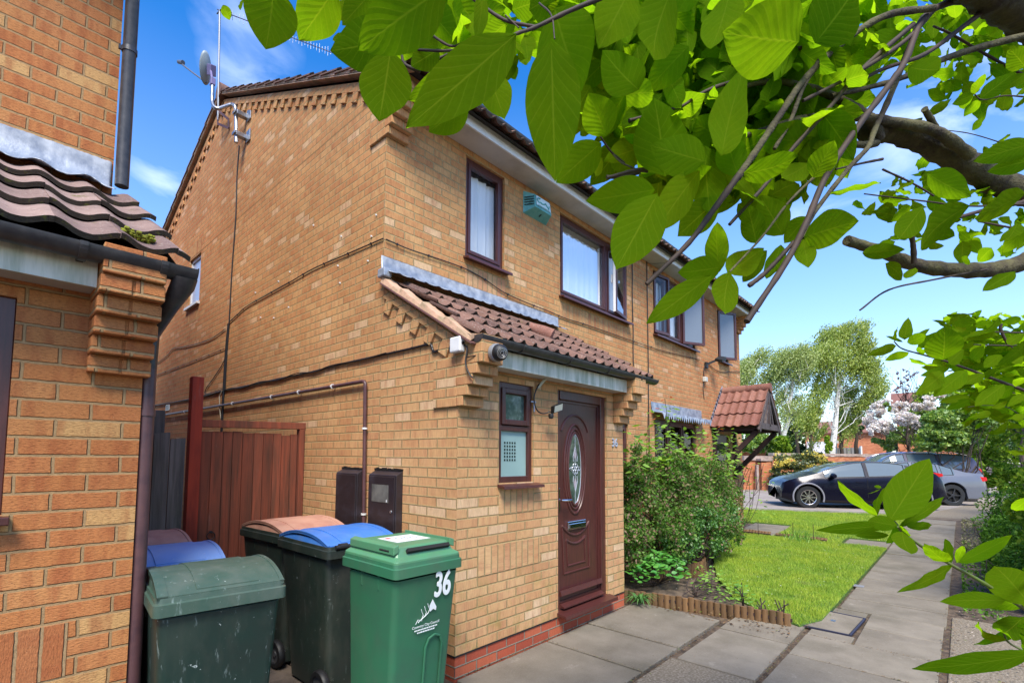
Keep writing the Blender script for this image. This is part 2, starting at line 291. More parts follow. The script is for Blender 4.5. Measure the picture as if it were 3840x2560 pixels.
# ---------------------------------------------------------------- mesh helpers
OFF = {}
class MB:
    def __init__(s): s.v = []; s.f = []; s.m = []; s.swap = []
    def add(s, vs, fs, mat=0, swap=False):
        k = len(s.v); s.v += [tuple(p) for p in vs]
        for f in fs: s.f.append(tuple(i+k for i in f)); s.m.append(mat); s.swap.append(swap)
        return s
    def quad(s, *p, mat=0, swap=False): return s.add(p, [tuple(range(len(p)))], mat, swap)
    def box(s, x0, y0, z0, x1, y1, z1, mat=0, swap=False):
        v = [(x, y, z) for z in (z0, z1) for y in (y0, y1) for x in (x0, x1)]
        return s.add(v, [(0, 2, 3, 1), (4, 5, 7, 6), (0, 1, 5, 4), (2, 6, 7, 3), (0, 4, 6, 2), (1, 3, 7, 5)], mat, swap)
    def obox(s, c, ax, ay, az, mat=0, swap=False):      # centre and three half-axis vectors
        c, ax, ay, az = map(Vector, (c, ax, ay, az))
        v = [c + ax*i + ay*j + az*k for k in (-1, 1) for j in (-1, 1) for i in (-1, 1)]
        return s.add(v, [(0, 2, 3, 1), (4, 5, 7, 6), (0, 1, 5, 4), (2, 6, 7, 3), (0, 4, 6, 2), (1, 3, 7, 5)], mat, swap)
    def beam(s, a, b, w, h, mat=0, up=(0, 0, 1)):
        a, b = Vector(a), Vector(b); d = (b-a); n = d.normalized(); sd_ = n.cross(Vector(up)); sd_ = sd_.normalized() if sd_.length > 1e-5 else Vector((1, 0, 0)); u = sd_.cross(n)
        return s.obox((a+b)/2, d/2, sd_*w/2, u*h/2, mat)
    def tube(s, pts, r, n=8, mat=0, cap=True):
        pts = [Vector(p) for p in pts]; rs = r if isinstance(r, (list, tuple)) else [r]*len(pts); base = len(s.v); prev = None
        for i, p in enumerate(pts):
            t = (pts[min(i+1, len(pts)-1)] - pts[max(i-1, 0)]); t = t.normalized() if t.length > 1e-9 else Vector((0, 0, 1))
            if prev is None:
                a = t.orthogonal().normalized()
            else:
                a = prev - t*prev.dot(t); a = a.normalized() if a.length > 1e-6 else t.orthogonal().normalized()
            prev = a; b = t.cross(a)
            for k in range(n):
                th = 2*math.pi*k/n; s.v.append(tuple(p + (a*math.cos(th) + b*math.sin(th))*rs[i]))
        for i in range(len(pts)-1):
            for k in range(n):
                s.f.append((base+i*n+k, base+i*n+(k+1) % n, base+(i+1)*n+(k+1) % n, base+(i+1)*n+k)); s.m.append(mat); s.swap.append(False)
        if cap:
            s.f.append(tuple(base+k for k in range(n))[::-1]); s.m.append(mat); s.swap.append(False)
            e = base+(len(pts)-1)*n; s.f.append(tuple(e+k for k in range(n))); s.m.append(mat); s.swap.append(False)
        return s
    def cyl(s, a, b, r, r2=None, n=16, mat=0): return s.tube([a, b], [r, r if r2 is None else r2], n, mat)
    def lathe(s, prof, c=(0, 0, 0), axis='z', n=24, mat=0):      # prof: (radius, height)
        base = len(s.v); c = Vector(c)
        for r, h in prof:
            for k in range(n):
                a = 2*math.pi*k/n; p = {'z': (r*math.cos(a), r*math.sin(a), h), 'y': (r*math.cos(a), h, r*math.sin(a)), 'x': (h, r*math.cos(a), r*math.sin(a))}[axis]
                s.v.append(tuple(c+Vector(p)))
        for i in range(len(prof)-1):
            for k in range(n):
                s.f.append((base+i*n+k, base+i*n+(k+1) % n, base+(i+1)*n+(k+1) % n, base+(i+1)*n+k)); s.m.append(mat); s.swap.append(False)
        return s
    def prism(s, poly, axis, a, b, mat=0):              # poly in the two other axes, extruded along axis
        def P(u, v, w): return {'x': (w, u, v), 'y': (u, w, v), 'z': (u, v, w)}[axis]
        n = len(poly); v = [P(*p, a) for p in poly] + [P(*p, b) for p in poly]
        return s.add(v, [tuple(range(n))[::-1], tuple(range(n, 2*n))] + [(i, (i+1) % n, n+(i+1) % n, n+i) for i in range(n)], mat)
    def build(s, name, mats, parent=None, smooth=False, bevel=0, uv=True, fixn=True, thick=0, seg=2, sub=0):
        if not isinstance(mats, (list, tuple)): mats = [mats]
        v = np.array(s.v, dtype=np.float64).reshape(-1, 3)
        if parent is not None: off = OFF.get(parent.name, Vector((0, 0, 0)))
        else:
            lo, hi = v.min(0), v.max(0); off = Vector(((lo[0]+hi[0])/2, (lo[1]+hi[1])/2, lo[2]))
        me = bpy.data.meshes.new(name); me.from_pydata((v-np.array(off)).tolist(), [], s.f); me.update()
        for m in mats: me.materials.append(MAT[m] if isinstance(m, str) else m)
        me.polygons.foreach_set('material_index', s.m)
        if fixn and len(s.f) < 60000:
            bm = bmesh.new(); bm.from_mesh(me); bmesh.ops.recalc_face_normals(bm, faces=bm.faces); bm.to_mesh(me); bm.free()
        if uv:
            ul = me.uv_layers.new(name='UVMap'); nl = len(me.loops); li = np.empty(nl, dtype=np.int32); me.loops.foreach_get('vertex_index', li)
            nrm = np.empty(len(me.polygons)*3); me.polygons.foreach_get('normal', nrm); nrm = np.abs(nrm.reshape(-1, 3))
            tot = np.empty(len(me.polygons), dtype=np.int32); me.polygons.foreach_get('loop_total', tot)
            dom = np.repeat(nrm.argmax(1), tot); sw = np.repeat(np.array(s.swap, dtype=bool), tot); p = v[li]
            U = np.where(dom == 0, p[:, 1], p[:, 0]); V = np.where(dom == 2, p[:, 1], p[:, 2])
            U2 = np.where(sw, V, U); V2 = np.where(sw, U, V); ul.data.foreach_set('uv', np.stack([U2, V2], 1).ravel())
        if smooth: me.polygons.foreach_set('use_smooth', [True]*len(me.polygons))
        o = bpy.data.objects.new(name, me); COL.objects.link(o)
        if parent is not None: o.parent = parent; OFF[o.name] = off
        else: o.location = off; OFF[o.name] = off
        if thick:
            md = o.modifiers.new('t', 'SOLIDIFY'); md.thickness = thick; md.offset = 0
        if bevel:
            md = o.modifiers.new('b', 'BEVEL'); md.width = bevel; md.segments = seg; md.limit_method = 'ANGLE'; md.angle_limit = R(40)
            if smooth is None or smooth: pass
        if sub:
            md = o.modifiers.new('s', 'SUBSURF'); md.levels = sub; md.render_levels = sub
        if smooth and bevel == 0 and sub == 0 and len(s.f) < 60000:
            try: me.set_sharp_from_angle(angle=R(42))
            except Exception: pass
        return o
def comps(mb):
    p = list(range(len(mb.v)))
    def fd(a):
        while p[a] != a: p[a] = p[p[a]]; a = p[a]
        return a
    for f in mb.f:
        for q in f[1:]: p[fd(q)] = fd(f[0])
    d = {}
    for i, f in enumerate(mb.f): d.setdefault(fd(f[0]), []).append(i)
    return list(d.values())
def build_groups(mb, name, mats, parent, key=None, **k):
    g = {}
    for n, c in enumerate(comps(mb)):
        ids = sorted({q for i in c for q in mb.f[i]}); ce = [sum(mb.v[q][a] for q in ids)/len(ids) for a in range(3)]
        g.setdefault(n if key is None else key(ce), []).append((c, ids))
    out = []
    for kk, L in g.items():
        s = MB()
        for c, ids in L:
            ix = {q: j+len(s.v) for j, q in enumerate(ids)}; s.v += [mb.v[q] for q in ids]
            for i in c: s.f.append(tuple(ix[q] for q in mb.f[i])); s.m.append(mb.m[i]); s.swap.append(mb.swap[i])
        out.append(s.build(name, mats, parent, **k))
    return out
def thing(name, label, cat, loc=(0, 0, 0), group=None):
    o = bpy.data.objects.new(name, None); COL.objects.link(o); o.location = loc; o.empty_display_size = .1
    OFF[o.name] = Vector(loc); return tag(o, label, cat, group)
def tag(o, label=None, cat=None, group=None, kind=None):
    if label: o['label'] = label
    if cat: o['category'] = cat
    if group: o['group'] = group
    if kind: o['kind'] = kind
    return o
def dup(o, parent=None):
    c = o.copy(); COL.objects.link(c); c.parent = parent
    for ch in list(o.children): dup(ch, c)
    return c
def wall(mb, ax, pos, u0, u1, v0, v1, holes=(), depth=.09, inward=1, mat=0):
    """rectangular wall in the plane axis=pos with openings and their reveals"""
    us = sorted({u0, u1, *[h[0] for h in holes], *[h[1] for h in holes]}); vs = sorted({v0, v1, *[h[2] for h in holes], *[h[3] for h in holes]})
    us = [x for x in us if u0 <= x <= u1]; vs = [x for x in vs if v0 <= x <= v1]
    def P(u, v, d=0): return (pos+d*inward, u, v) if ax == 0 else (u, pos+d*inward, v)
    for i in range(len(us)-1):
        for j in range(len(vs)-1):
            a, b, c, d = us[i], us[i+1], vs[j], vs[j+1]; cu, cv = (a+b)/2, (c+d)/2
            if any(h[0] < cu < h[1] and h[2] < cv < h[3] for h in holes): continue
            mb.quad(P(a, c), P(b, c), P(b, d), P(a, d), mat=mat)
    for a, b, c, d in holes:
        for p, q in (((a, c), (b, c)), ((b, c), (b, d)), ((b, d), (a, d)), ((a, d), (a, c))):
            mb.quad(P(*p), P(*q), P(*q, depth), P(*p, depth), mat=mat)
def cr_spline(pts, n=8):
    P = [Vector(p) for p in pts]; P = [P[0]*2-P[1]] + P + [P[-1]*2-P[-2]]; o = []
    for i in range(1, len(P)-2):
        for k in range(n):
            t = k/n; a, b, c, d = P[i-1], P[i], P[i+1], P[i+2]
            o.append(.5*((2*b) + (c-a)*t + (2*a-5*b+4*c-d)*t*t + (3*b-a-3*c+d)*t*t*t))
    o.append(P[-2]); return o
# ================================================================ tiles
def tile_roof(name, mats, parent, O, u, s, nrm, width, ncourse, gauge, tw, prof, lift=.03, th=.016, seed=0, samples=12, skew=None, uv=False):
    """interlocking tiles: each tile a wavy sheet with a thick lower edge; O = eave corner, u along the eave, s up the slope"""
    rr = random.Random(seed); O, u, s, nrm = Vector(O), Vector(u).normalized(), Vector(s).normalized(), Vector(nrm).normalized(); mb = MB()
    for c in range(ncourse):
        x = -(.5*tw if False else 0)
        lo, hi = (skew(c) if skew else (0, width))
        k0 = int(math.floor(lo/tw))
        for k in range(k0, int(math.ceil(hi/tw))):
            a, b = max(lo, k*tw), min(hi, (k+1)*tw)
            if b-a < .02: continue
            j = rr.uniform(-.005, .005); js = rr.uniform(-.006, .006); jt = rr.uniform(-.004, .004)
            n = max(3, int(samples*(b-a)/tw)); top = []; bot = []; up_ = []
            for i in range(n+1):
                q = a+(b-a)*i/n; h = prof(q % tw if q < (k+1)*tw-1e-9 else tw)
                base = O + u*q
                wear = rr.uniform(-.003, .003)
                top.append(base + s*(c*gauge-.02+js+wear) + nrm*(h+lift+j+jt*(i/n-.5)))
                bot.append(base + s*(c*gauge-.018+js+wear) + nrm*(h+lift-th+j+jt*(i/n-.5)))
                up_.append(base + s*(c*gauge+gauge+.04) + nrm*(h+j*.3))
            N = n+1; vs = top+bot+up_ + [p - nrm*th for p in up_]
            fs = [(i, i+1, 2*N+i+1, 2*N+i) for i in range(n)] + [(N+i, i, i+1, N+i+1)[::-1] for i in range(n)] + [(N+i, N+i+1, 3*N+i+1, 3*N+i)[::-1] for i in range(n)]
            fs += [(0, N, 3*N, 2*N), (n, N+n, 3*N+n, 2*N+n)]
            k_ = len(mb.v); mb.v += [tuple(p) for p in vs]
            for f in fs:
                mb.f.append(tuple(t+k_ for t in f)); mb.m.append(0); mb.swap.append(False)
            for q_ in range(n, 2*n): mb.m[len(mb.m)-len(fs)+q_] = 1
    return mb.build(name, mats, parent, smooth=True, uv=False)
def roman(period=.15, rise=.032, frac=.42):
    def f(q):
        q = q % period; r = period*frac
        return rise*math.sin(math.pi*q/r) if q < r else .003*math.cos((q-r)/(period-r)*2*math.pi)
    return f
def pan(period=.205, rise=.05):
    return lambda q: rise*(.5+.5*math.cos(2*math.pi*q/period))**1.25
def tile_mat(name, a, b_, moss=True, amt=.5):
    b = NB(name); r = b.rnd(); o = b.obj(); n = b.noise(o, 6, 5, .65); n2 = b.noise(o, 70, 3, .7)
    c = b.mix(r, a, b_); c = b.mix(b.rng(n, .45, .7, 0, .6), c, b.mix(1, c, (.5, .5, .52), 'MULTIPLY'))
    c = b.mix(b.rng(n2, .61, .67, 0, .6), c, (.42, .38, .33)); c = b.mix(b.rng(b.noise(b.vec(o, loc=(3, 3, 3)), 22, 4, .7), .60, .66, 0, .6), c, b.mix(1, c, (.4, .4, .38), 'MULTIPLY'))
    if moss: c = b.mix(b.rng(b.noise(o, 9, 6, .7), .62, .68, 0, amt), c, (.10, .10, .02))
    b.pbr(c, .85, normal=b.bump(b.math('ADD', n2, n), .4, .005), spec=.25); return b.m
MAT['tile'] = tile_mat('brown_concrete_tile', (.10, .058, .048), (.21, .115, .085))
MAT['tile_near'] = tile_mat('weathered_brown_tile', (.15, .095, .085), (.31, .215, .185), amt=.9)
MAT['tile_red'] = tile_mat('red_brown_tile', (.19, .075, .055), (.27, .125, .09))

# ================================================================ the house pair
GX, W2 = 0.0, 9.92; YF, YR = 1.0, 9.75; ZE = 4.87; YA = 5.45
def zf(y): return 7.26-.47*(YA-y)      # roof surface over the front slope
def zr(y): return 7.26-.415*(y-YA)
H = thing('semi_detached_house', 'pair of buff brick semi-detached houses with a brown front door under a lean-to tiled porch', 'house', (4.9, 1, 0))
m = MB()
# gable wall with its bathroom window
gw = (6.27, 6.88, 4.1, 4.93)
wall(m, 0, 0, 0, YR, .15, 2.4, depth=.09)
m.f[-1:], m.m[-1:], m.swap[-1:] = [], [], []       # rebuilt below around the porch line
m = MB()
wall(m, 0, 0, YF, YR, .15, 4.95, [gw], .1)
wall(m, 0, 0, 0, YF, .15, 2.45)
m.quad((0, 0, 2.45), (0, YF, 2.45), (0, YF, 3.12), (0, .02, 2.50))
m.quad((0, YF, 4.95), (0, YR, 4.95), (0, YR, zr(YR)-.12), (0, YA, 7.10), (0, YF, zf(YF)-.12))
W = [(1.01, 1.625, 3.69, 4.79), (2.715, 4.5, 3.69, 4.79), (5.42, 7.21, 3.69, 4.79), (8.49, 9.1, 3.69, 4.79), (2.75, 4.5, .9, 2.1), (5.4, 7.2, .9, 2.24), (8.25, 9.15, .15, 2.1)]
wall(m, 1, YF, 0, W2, .15, ZE, W, .085)
wall(m, 0, W2, YF, YR, .15, ZE, inward=-1); m.quad((W2, YF, ZE), (W2, YR, ZE), (W2, YR, zr(YR)-.12), (W2, YA, 7.10), (W2, YF, zf(YF)-.12))
wall(m, 1, YR, 0, W2, .15, ZE+.3, inward=-1)
# porch walls
PW = [(.455, .9, 1.375, 2.2), (1.26, 2.13, .19, 2.215)]
wall(m, 1, 0, 0, 2.475, .15, 2.29, PW, .07)
wall(m, 0, 2.475, 0, YF, .15, 2.45, inward=-1); m.quad((2.475, 0, 2.45), (2.475, YF, 2.45), (2.475, YF, 3.12), (2.475, .02, 2.50))
m.quad((0, 0, 2.29), (2.475, 0, 2.29), (2.475, .02, 2.5), (0, .02, 2.5))
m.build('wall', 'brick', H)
# damp course plinth in red brick, standing 4 mm proud of nothing: same faces, below the walls
m = MB(); wall(m, 0, 0.003, 0.003, YR, -.1, .15); wall(m, 1, 0.003, 0.003, 2.472, -.1, .15); wall(m, 0, 2.472, 0.003, YF, -.1, .15, inward=-1); wall(m, 1, YF+.003, 2.47, W2, -.1, .15); wall(m, 0, W2-.003, YF, YR, -.1, .15, inward=-1)
m.build('plinth', 'brick_dpc', H)
m = MB(); m.box(-.004, -.004, .146, 1.24, .1, .156); m.box(2.15, -.004, .146, 2.479, .1, .156); m.box(-.004, .1, .146, .02, YR, .156); m.build('damp_course', 'black', H)
# soldier course panels, 2 mm proud
m = MB()
for x0, x1, z0, z1 in ((.218, .987, .675, .893), (.457, .902, 1.123, 1.347)): m.box(x0, -.0025, z0, x1, .01, z1, swap=True)
for x0, x1 in ((1.01, 1.64), (2.7, 4.52), (5.41, 7.22), (8.48, 9.11)): m.box(x0, YF-.0025, 3.375, x1, YF+.01, 3.60, swap=True)
for x0, x1 in ((1.01, 1.64),): m.box(x0, YF-.0025, 2.9, x1, YF+.01, 3.0, swap=True)
m.box(-.0025, 6.25, 3.8, .01, 6.9, 4.02, swap=True); m.box(-.0025, 6.25, 4.95, .01, 6.9, 5.17, swap=True)
build_groups(m, 'soldier_course', brick_mat('soldier_brick', [(.52, .25, .095), (.56, .29, .115), (.50, .22, .09), (.58, .31, .125)], (.36, .26, .125), bond=0, u0=.673, tone_grade=True) , H)

def corbel(mb, x0, x1, y, z, n, step=.05, first=.06, dirn=-1):
    for i in range(n):
        yy = y + dirn*(first+step*i); mb.box(x0, min(y+.25 if i == 0 else y+.2, yy), z+i*.075, x1, max(y+.2, yy), z+i*.075+.0745)
# kneelers
m = MB()
m.box(-.02, .0, 1.955, .2, .262, 2.33); 
for i in range(5):
    m.box(-.02, -(.068+.049*i), 1.957+i*.075, .205, 0, 1.957+i*.075+.0735 + (.13 if i == 4 else 0))
    m.box(2.27, -(.068+.049*i), 1.957+i*.075, 2.50, 0, 1.957+i*.075+.0735 + (.13 if i == 4 else 0))
m.box(2.3, 0, 1.955, 2.495, .262, 2.33)
for i in range(5):
    for xa, xb in ((-.02, .22), (W2-.22, W2+.02)):
        m.box(xa, YF-(.055+.05*i), 4.5+i*.075, xb, YF, 4.5+i*.075+.0735 + (.12 if i == 4 else 0))
m.box(-.02, YF, 4.5, .2, 1.25, 4.95); m.box(W2-.2, YF, 4.5, W2+.02, 1.25, 4.95)
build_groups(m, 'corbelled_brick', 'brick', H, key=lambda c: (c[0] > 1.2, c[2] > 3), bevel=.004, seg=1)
# verge bands and dentils along the gable and the porch verge
m = MB(); d = MB()
def verge(ya, za, yb, zb, x, nd, band=.085, dent=.10, dw=.105, gap=0):
    A, B = Vector((x, ya, za)), Vector((x, yb, zb)); t = (B-A).normalized(); n = Vector((0, -t.z, t.y)); n = n if n.z > 0 else -n; L = (B-A).length
    m.obox((A+B)/2 - n*band/2 + Vector((.009, 0, 0)), t*L/2, n*band/2, (.019, 0, 0))
    for i in range(nd):
        p = A + t*(L*(i+.5)/nd) - n*(band+dent/2) + Vector((.012, 0, 0)); d.obox(p, t*dw/2, n*dent/2, (.022, 0, 0))
verge(.95, zf(.95)-.13, YA, zf(YA)-.13, -.012, 21)
verge(YA, zr(YA)-.13, YR, zr(YR)-.13, -.012, 20)
verge(.93, 3.045, -.02, 2.46, -.012, 5, band=.07, dent=.11)
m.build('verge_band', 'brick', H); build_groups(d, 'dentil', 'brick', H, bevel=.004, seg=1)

# main roof: tile courses seen edge-on along the verge
RF = MB()
for ya, yb, fz in ((.62, YA, zf), (YA, YR+.35, zr)):
    RF.quad((-.08, ya, fz(ya)-.06), (W2+.08, ya, fz(ya)-.06), (W2+.08, yb, fz(yb)-.06), (-.08, yb, fz(yb)-.06))
roof = RF.build('roof', 'dark', H)
nF = 16; gl = (YA-.6)/math.cos(math.atan(.47))/nF
tile_roof('roof_tiles', ['tile', 'tile_edge'], roof, (-.09, .6, zf(.6)-.03), (1, 0, 0), (0, 1, .47), (0, -.47, 1), W2+.18, nF, gl, .3, roman(), seed=3, samples=8)
nR = 15; gl2 = (YR+.35-YA)/math.cos(math.atan(.415))/nR
tile_roof('roof_tiles', ['tile', 'tile_edge'], roof, (W2+.09, YR+.35, zr(YR+.35)-.03), (-1, 0, 0), (0, -1, .415), (0, .415, 1), W2+.18, nR, gl2, .3, roman(), seed=4, samples=6)
m = MB()
for i in range(23):
    x = -.1+i*.45; m.tube([(x, YA, 7.235), (x+.46, YA, 7.225)], [.125, .118], 12)
m.build('ridge_tile', 'tile', roof, smooth=True)
m = MB()
for ya, yb, fz in ((.62, YA, zf), (YA, YR+.3, zr)):
    m.add([(-.075, ya, fz(ya)-.075), (-.075, yb, fz(yb)-.075), (-.075, yb, fz(yb)-.01), (-.075, ya, fz(ya)-.01), (.02, ya, fz(ya)-.075), (.02, yb, fz(yb)-.075), (.02, yb, fz(yb)-.01), (.02, ya, fz(ya)-.01)], [(0, 1, 2, 3), (0, 4, 5, 1), (3, 2, 6, 7)])
m.build('verge_mortar', 'mortar_pink', roof)
# soffit, fascia, gutter
m = MB(); m.box(.22, .73, 4.862, W2-.2, YF-.002, 4.875); m.build('soffit', 'soffit', H)
m = MB(); m.box(.22, .712, 4.858, W2-.2, .73, 5.0); m.build('fascia', 'fascia_clean', H)
def gutter(name, parent, x0, x1, y, z, r=.056, br=(), down=0, mat='plastic'):
    g = MB(); n = 12
    for (ra, s_) in ((r, 1), (r-.004, -1)):
        pass
    vs = []; N = n+1
    for x in (x0, x1):
        for ra in (r, r-.005):
            for i in range(N):
                a = math.pi + math.pi*i/n; vs.append((x, y+ra*math.cos(a), z+ra*math.sin(a)*.95))
    fs = [(i, i+1, 2*N+i+1, 2*N+i) for i in range(n)] + [(N+i, 3*N+i, 3*N+i+1, N+i+1) for i in range(n)] + [(0, 2*N, 3*N, N), (n, N+n, 3*N+n, 2*N+n)] + [(i, N+i, N+i+1, i+1) for i in range(n)] + [(2*N+i, 2*N+i+1, 3*N+i+1, 3*N+i) for i in range(n)]
    g.add(vs, fs)
    for x in (x0, x1):      # stop ends
        g.add([(x+(.004 if x == x1 else -.004)*k, y+(r+.003)*math.cos(math.pi+math.pi*i/n), z+.004+(r+.003)*math.sin(math.pi+math.pi*i/n)*.95) for k in (0, 1) for i in range(N)], [tuple(range(N)), tuple(range(N, 2*N))[::-1]] + [(i, i+1, N+i+1, N+i) for i in range(n)])
    go = g.build(name, mat, parent, smooth=True)
    for x in br:
        b = MB(); pts = [(x, y+(r+.004)*math.cos(math.pi+math.pi*i/n), z+(r+.004)*math.sin(math.pi+math.pi*i/n)*.95) for i in range(N)]
        for p, q in zip(pts[:-1], pts[1:]): b.obox(((p[0]), (p[1]+q[1])/2, (p[2]+q[2])/2), (.013, 0, 0), (0, (q[1]-p[1])/2*1.05, (q[2]-p[2])/2*1.05), Vector((0, -(q[2]-p[2]), (q[1]-p[1]))).normalized()*.003)
        b.box(x-.012, y+r, z-.05, x+.012, y+r+.04, z+.0); b.build('gutter_bracket', mat, go)
    return go
gutter('gutter', H, .1, 5.0, .655, 5.055, .055, [.6, 1.7, 2.8, 3.9], mat='plastic'); gutter('gutter', H, 5.02, W2-.05, .655, 5.055, .055, [6, 7.2, 8.4, 9.5])
gutter('porch_gutter', H, -.02, 2.79, -.22, 2.452, .056, [.45, 1.1, 1.75, 2.4])

# windows
def frame_box(mb, x0, x1, z0, z1, y, wd=.055, dp=.06, mat=0):
    mb.box(x0, y, z0, x0+wd, y+dp, z1, mat); mb.box(x1-wd, y, z0, x1, y+dp, z1, mat)
    mb.box(x0+wd, y, z0, x1-wd, y+dp, z0+wd, mat); mb.box(x0+wd, y, z1-wd, x1-wd, y+dp, z1, mat)
def curtain(parent, x0, x1, z0, z1, y, seed=0, mat='curtain', amp=.012):
    rr = random.Random(seed); n = int((x1-x0)/.012); c = MB(); ph = rr.uniform(0, 6); vs = []
    for z in (z0, z1):
        for i in range(n+1):
            x = x0+(x1-x0)*i/n; vs.append((x, y+amp*math.sin(x*38+ph+1.5*math.sin(x*9))+.006*math.sin(x*91), z))
    c.add(vs, [(i, i+1, n+2+i, n+1+i) for i in range(n)]); return c.build('curtain', mat, parent, smooth=True, uv=False, fixn=False)
def window(parent, x0, x1, z0, z1, y, mull=(), glass='glass', cur=True, seed=0, sill=True, head=.1, openable=True):
    f = MB(); frame_box(f, x0, x1, z0, z1, y)
    xs = [x0] + list(mull) + [x1]
    for q in mull: f.box(q-.03, y, z0+.055, q+.03, y+.06, z1-.055)
    fo = f.build('window', 'upvc', parent, bevel=.004)
    for a, b in zip(xs[:-1], xs[1:]):
        a2, b2 = a+(.055 if a == x0 else .03), b-(.055 if b == x1 else .03)
        s = MB(); frame_box(s, a2, b2, z0+.055, z1-.055, y-.012, .038, .05); s.build('sash', 'upvc', fo, bevel=.004)
        g = MB(); g.quad((a2+.03, y+.02, z0+.09), (b2-.03, y+.02, z0+.09), (b2-.03, y+.02, z1-.09), (a2+.03, y+.02, z1-.09)); g.build('pane', glass, fo)
    if sill:
        s = MB(); s.prism([(y+.02, z0-.002), (y-.115, z0-.028), (y-.118, z0-.055), (y-.10, z0-.055), (y-.098, z0-.04), (y+.02, z0-.03)], 'x', x0-.03, x1+.05); s.build('sill', 'upvc', fo)
    if cur:
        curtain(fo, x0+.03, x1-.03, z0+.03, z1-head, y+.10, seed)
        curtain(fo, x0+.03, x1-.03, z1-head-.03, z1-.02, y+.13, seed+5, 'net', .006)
    bk = MB(); bk.quad((x0-.1, y+.5, z0-.1), (x1+.1, y+.5, z0-.1), (x1+.1, y+.5, z1+.1), (x0-.1, y+.5, z1+.1)); bk.build('room_interior', 'dark', fo)
    return fo
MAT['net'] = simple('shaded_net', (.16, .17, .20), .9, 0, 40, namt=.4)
MAT['net_blue'] = simple('pale_blue_blind', (.50, .56, .62), .8)
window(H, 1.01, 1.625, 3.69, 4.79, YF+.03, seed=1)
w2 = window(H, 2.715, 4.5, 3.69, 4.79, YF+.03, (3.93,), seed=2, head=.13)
GREYG = simple('sky_reflecting_glass', (.15, .17, .20), .08, spec=.8)
def sash_open(parent, hx, wd, z0, z1, y, ang, side=1, glass='glass', white=True):
    """opened casement hinged at x=hx, swung outwards by ang; side=+1 hinge on the left"""
    s = MB(); frame_box(s, 0, wd, z0, z1, 0, .045, .05)
    g = MB(); g.quad((.04, .02, z0+.04), (wd-.04, .02, z0+.04), (wd-.04, .02, z1-.04), (.04, .02, z1-.04))
    e = MB(); e.box(wd-.002, .008, z0+.01, wd+.006, .045, z1-.01); h = MB(); h.box(wd-.04, .05, (z0+z1)/2-.06, wd-.02, .085, (z0+z1)/2+.06)
    ca, sa = math.cos(ang), math.sin(ang)
    for b_, nm, mt in ((s, 'sash', 'upvc'), (g, 'pane', glass), (e, 'sash_seal', 'white'), (h, 'window_handle', 'white')):
        b_.v = [(hx+side*(px*ca + py*sa*1), y - (px*sa - py*ca), pz) for px, py, pz in b_.v]
        b_.build(nm, mt, parent)
sash_open(w2, 4.47, .5, 3.72, 4.76, YF-.01, R(11), -1)
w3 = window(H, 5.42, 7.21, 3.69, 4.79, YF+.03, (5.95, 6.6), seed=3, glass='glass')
sash_open(w3, 5.45, .48, 3.72, 4.76, YF-.01, R(7), 1); sash_open(w3, 6.63, .52, 3.72, 4.76, YF-.01, R(26), 1, glass=GREYG)
w4 = window(H, 8.49, 9.1, 3.69, 4.79, YF+.03, seed=4, cur=False); curtain(w4, 8.5, 8.8, 3.7, 4.75, YF+.12, 8, 'net_blue')
sash_open(w4, 8.53, .50, 3.72, 4.76, YF-.01, R(26), 1, glass=GREYG)
window(H, 2.75, 4.5, .9, 2.1, YF+.03, (3.35, 3.9), seed=6, head=.02)
window(H, 5.4, 7.2, .9, 2.24, YF+.03, (6.0, 6.6), seed=7, cur=False, glass='glass')
c_ = bpy.data.objects['window.001'] if 'window.001' in bpy.data.objects else None
# gable window (white frame)
f = MB(); y0, y1, z0, z1 = gw
for a in ((.03, y0, z0, .08, y0+.05, z1), (.03, y1-.05, z0, .08, y1, z1), (.03, y0, z0, .08, y1, z0+.05), (.03, y0, z1-.05, .08, y1, z1)): f.box(*a)
gf = f.build('window', 'white', H)
g = MB(); g.quad((.05, y0+.04, z0+.04), (.05, y1-.04, z0+.04), (.05, y1-.04, z1-.04), (.05, y0+.04, z1-.04)); g.build('pane', simple('bathroom_glass', (.35, .42, .62), .2), gf)
s = MB(); s.box(-.05, y0-.04, z0-.05, .06, y1+.04, z0-.012); s.build('sill', 'white', gf)

# neighbour's front door behind the shrubs
m = MB(); m.box(8.25, YF+.05, .15, 9.15, YF+.1, 2.1); nd = m.build('front_door', 'upvc', H)
g = MB(); g.box(8.45, YF+.045, 1.0, 8.95, YF+.06, 1.9); g.build('door_glass', 'glass_dark', nd)

# lead flashings
m = MB()
def flash(x0, x1, ya, za, zb, yo, zo, n=40, seed=1, wave=None):
    rr = random.Random(seed); vs = []
    for i in range(n+1):
        x = x0+(x1-x0)*i/n; e = rr.uniform(-.006, .006)
        vs += [(x, ya-.006, zb+e*.3), (x, ya-.012, za+e), (x, yo+e*2, zo+(.012*math.sin(x*41) if wave is None else wave(x))+e)]
    m.add(vs, [(3*i+k, 3*i+k+1, 3*i+k+4, 3*i+k+3) for i in range(n) for k in (0, 1)])
flash(-.03, 2.66, YF, 3.255, 3.375, .80, 3.155, 160, wave=lambda x: roman()(x % .15)*.35+.012)
m.build('lead_flashing', 'lead', H, smooth=True, thick=.003)
m = MB(); m.box(-.075, .88, 3.15, .01, .985, 3.23); m.build('flashing_end', 'lead', H, bevel=.012)
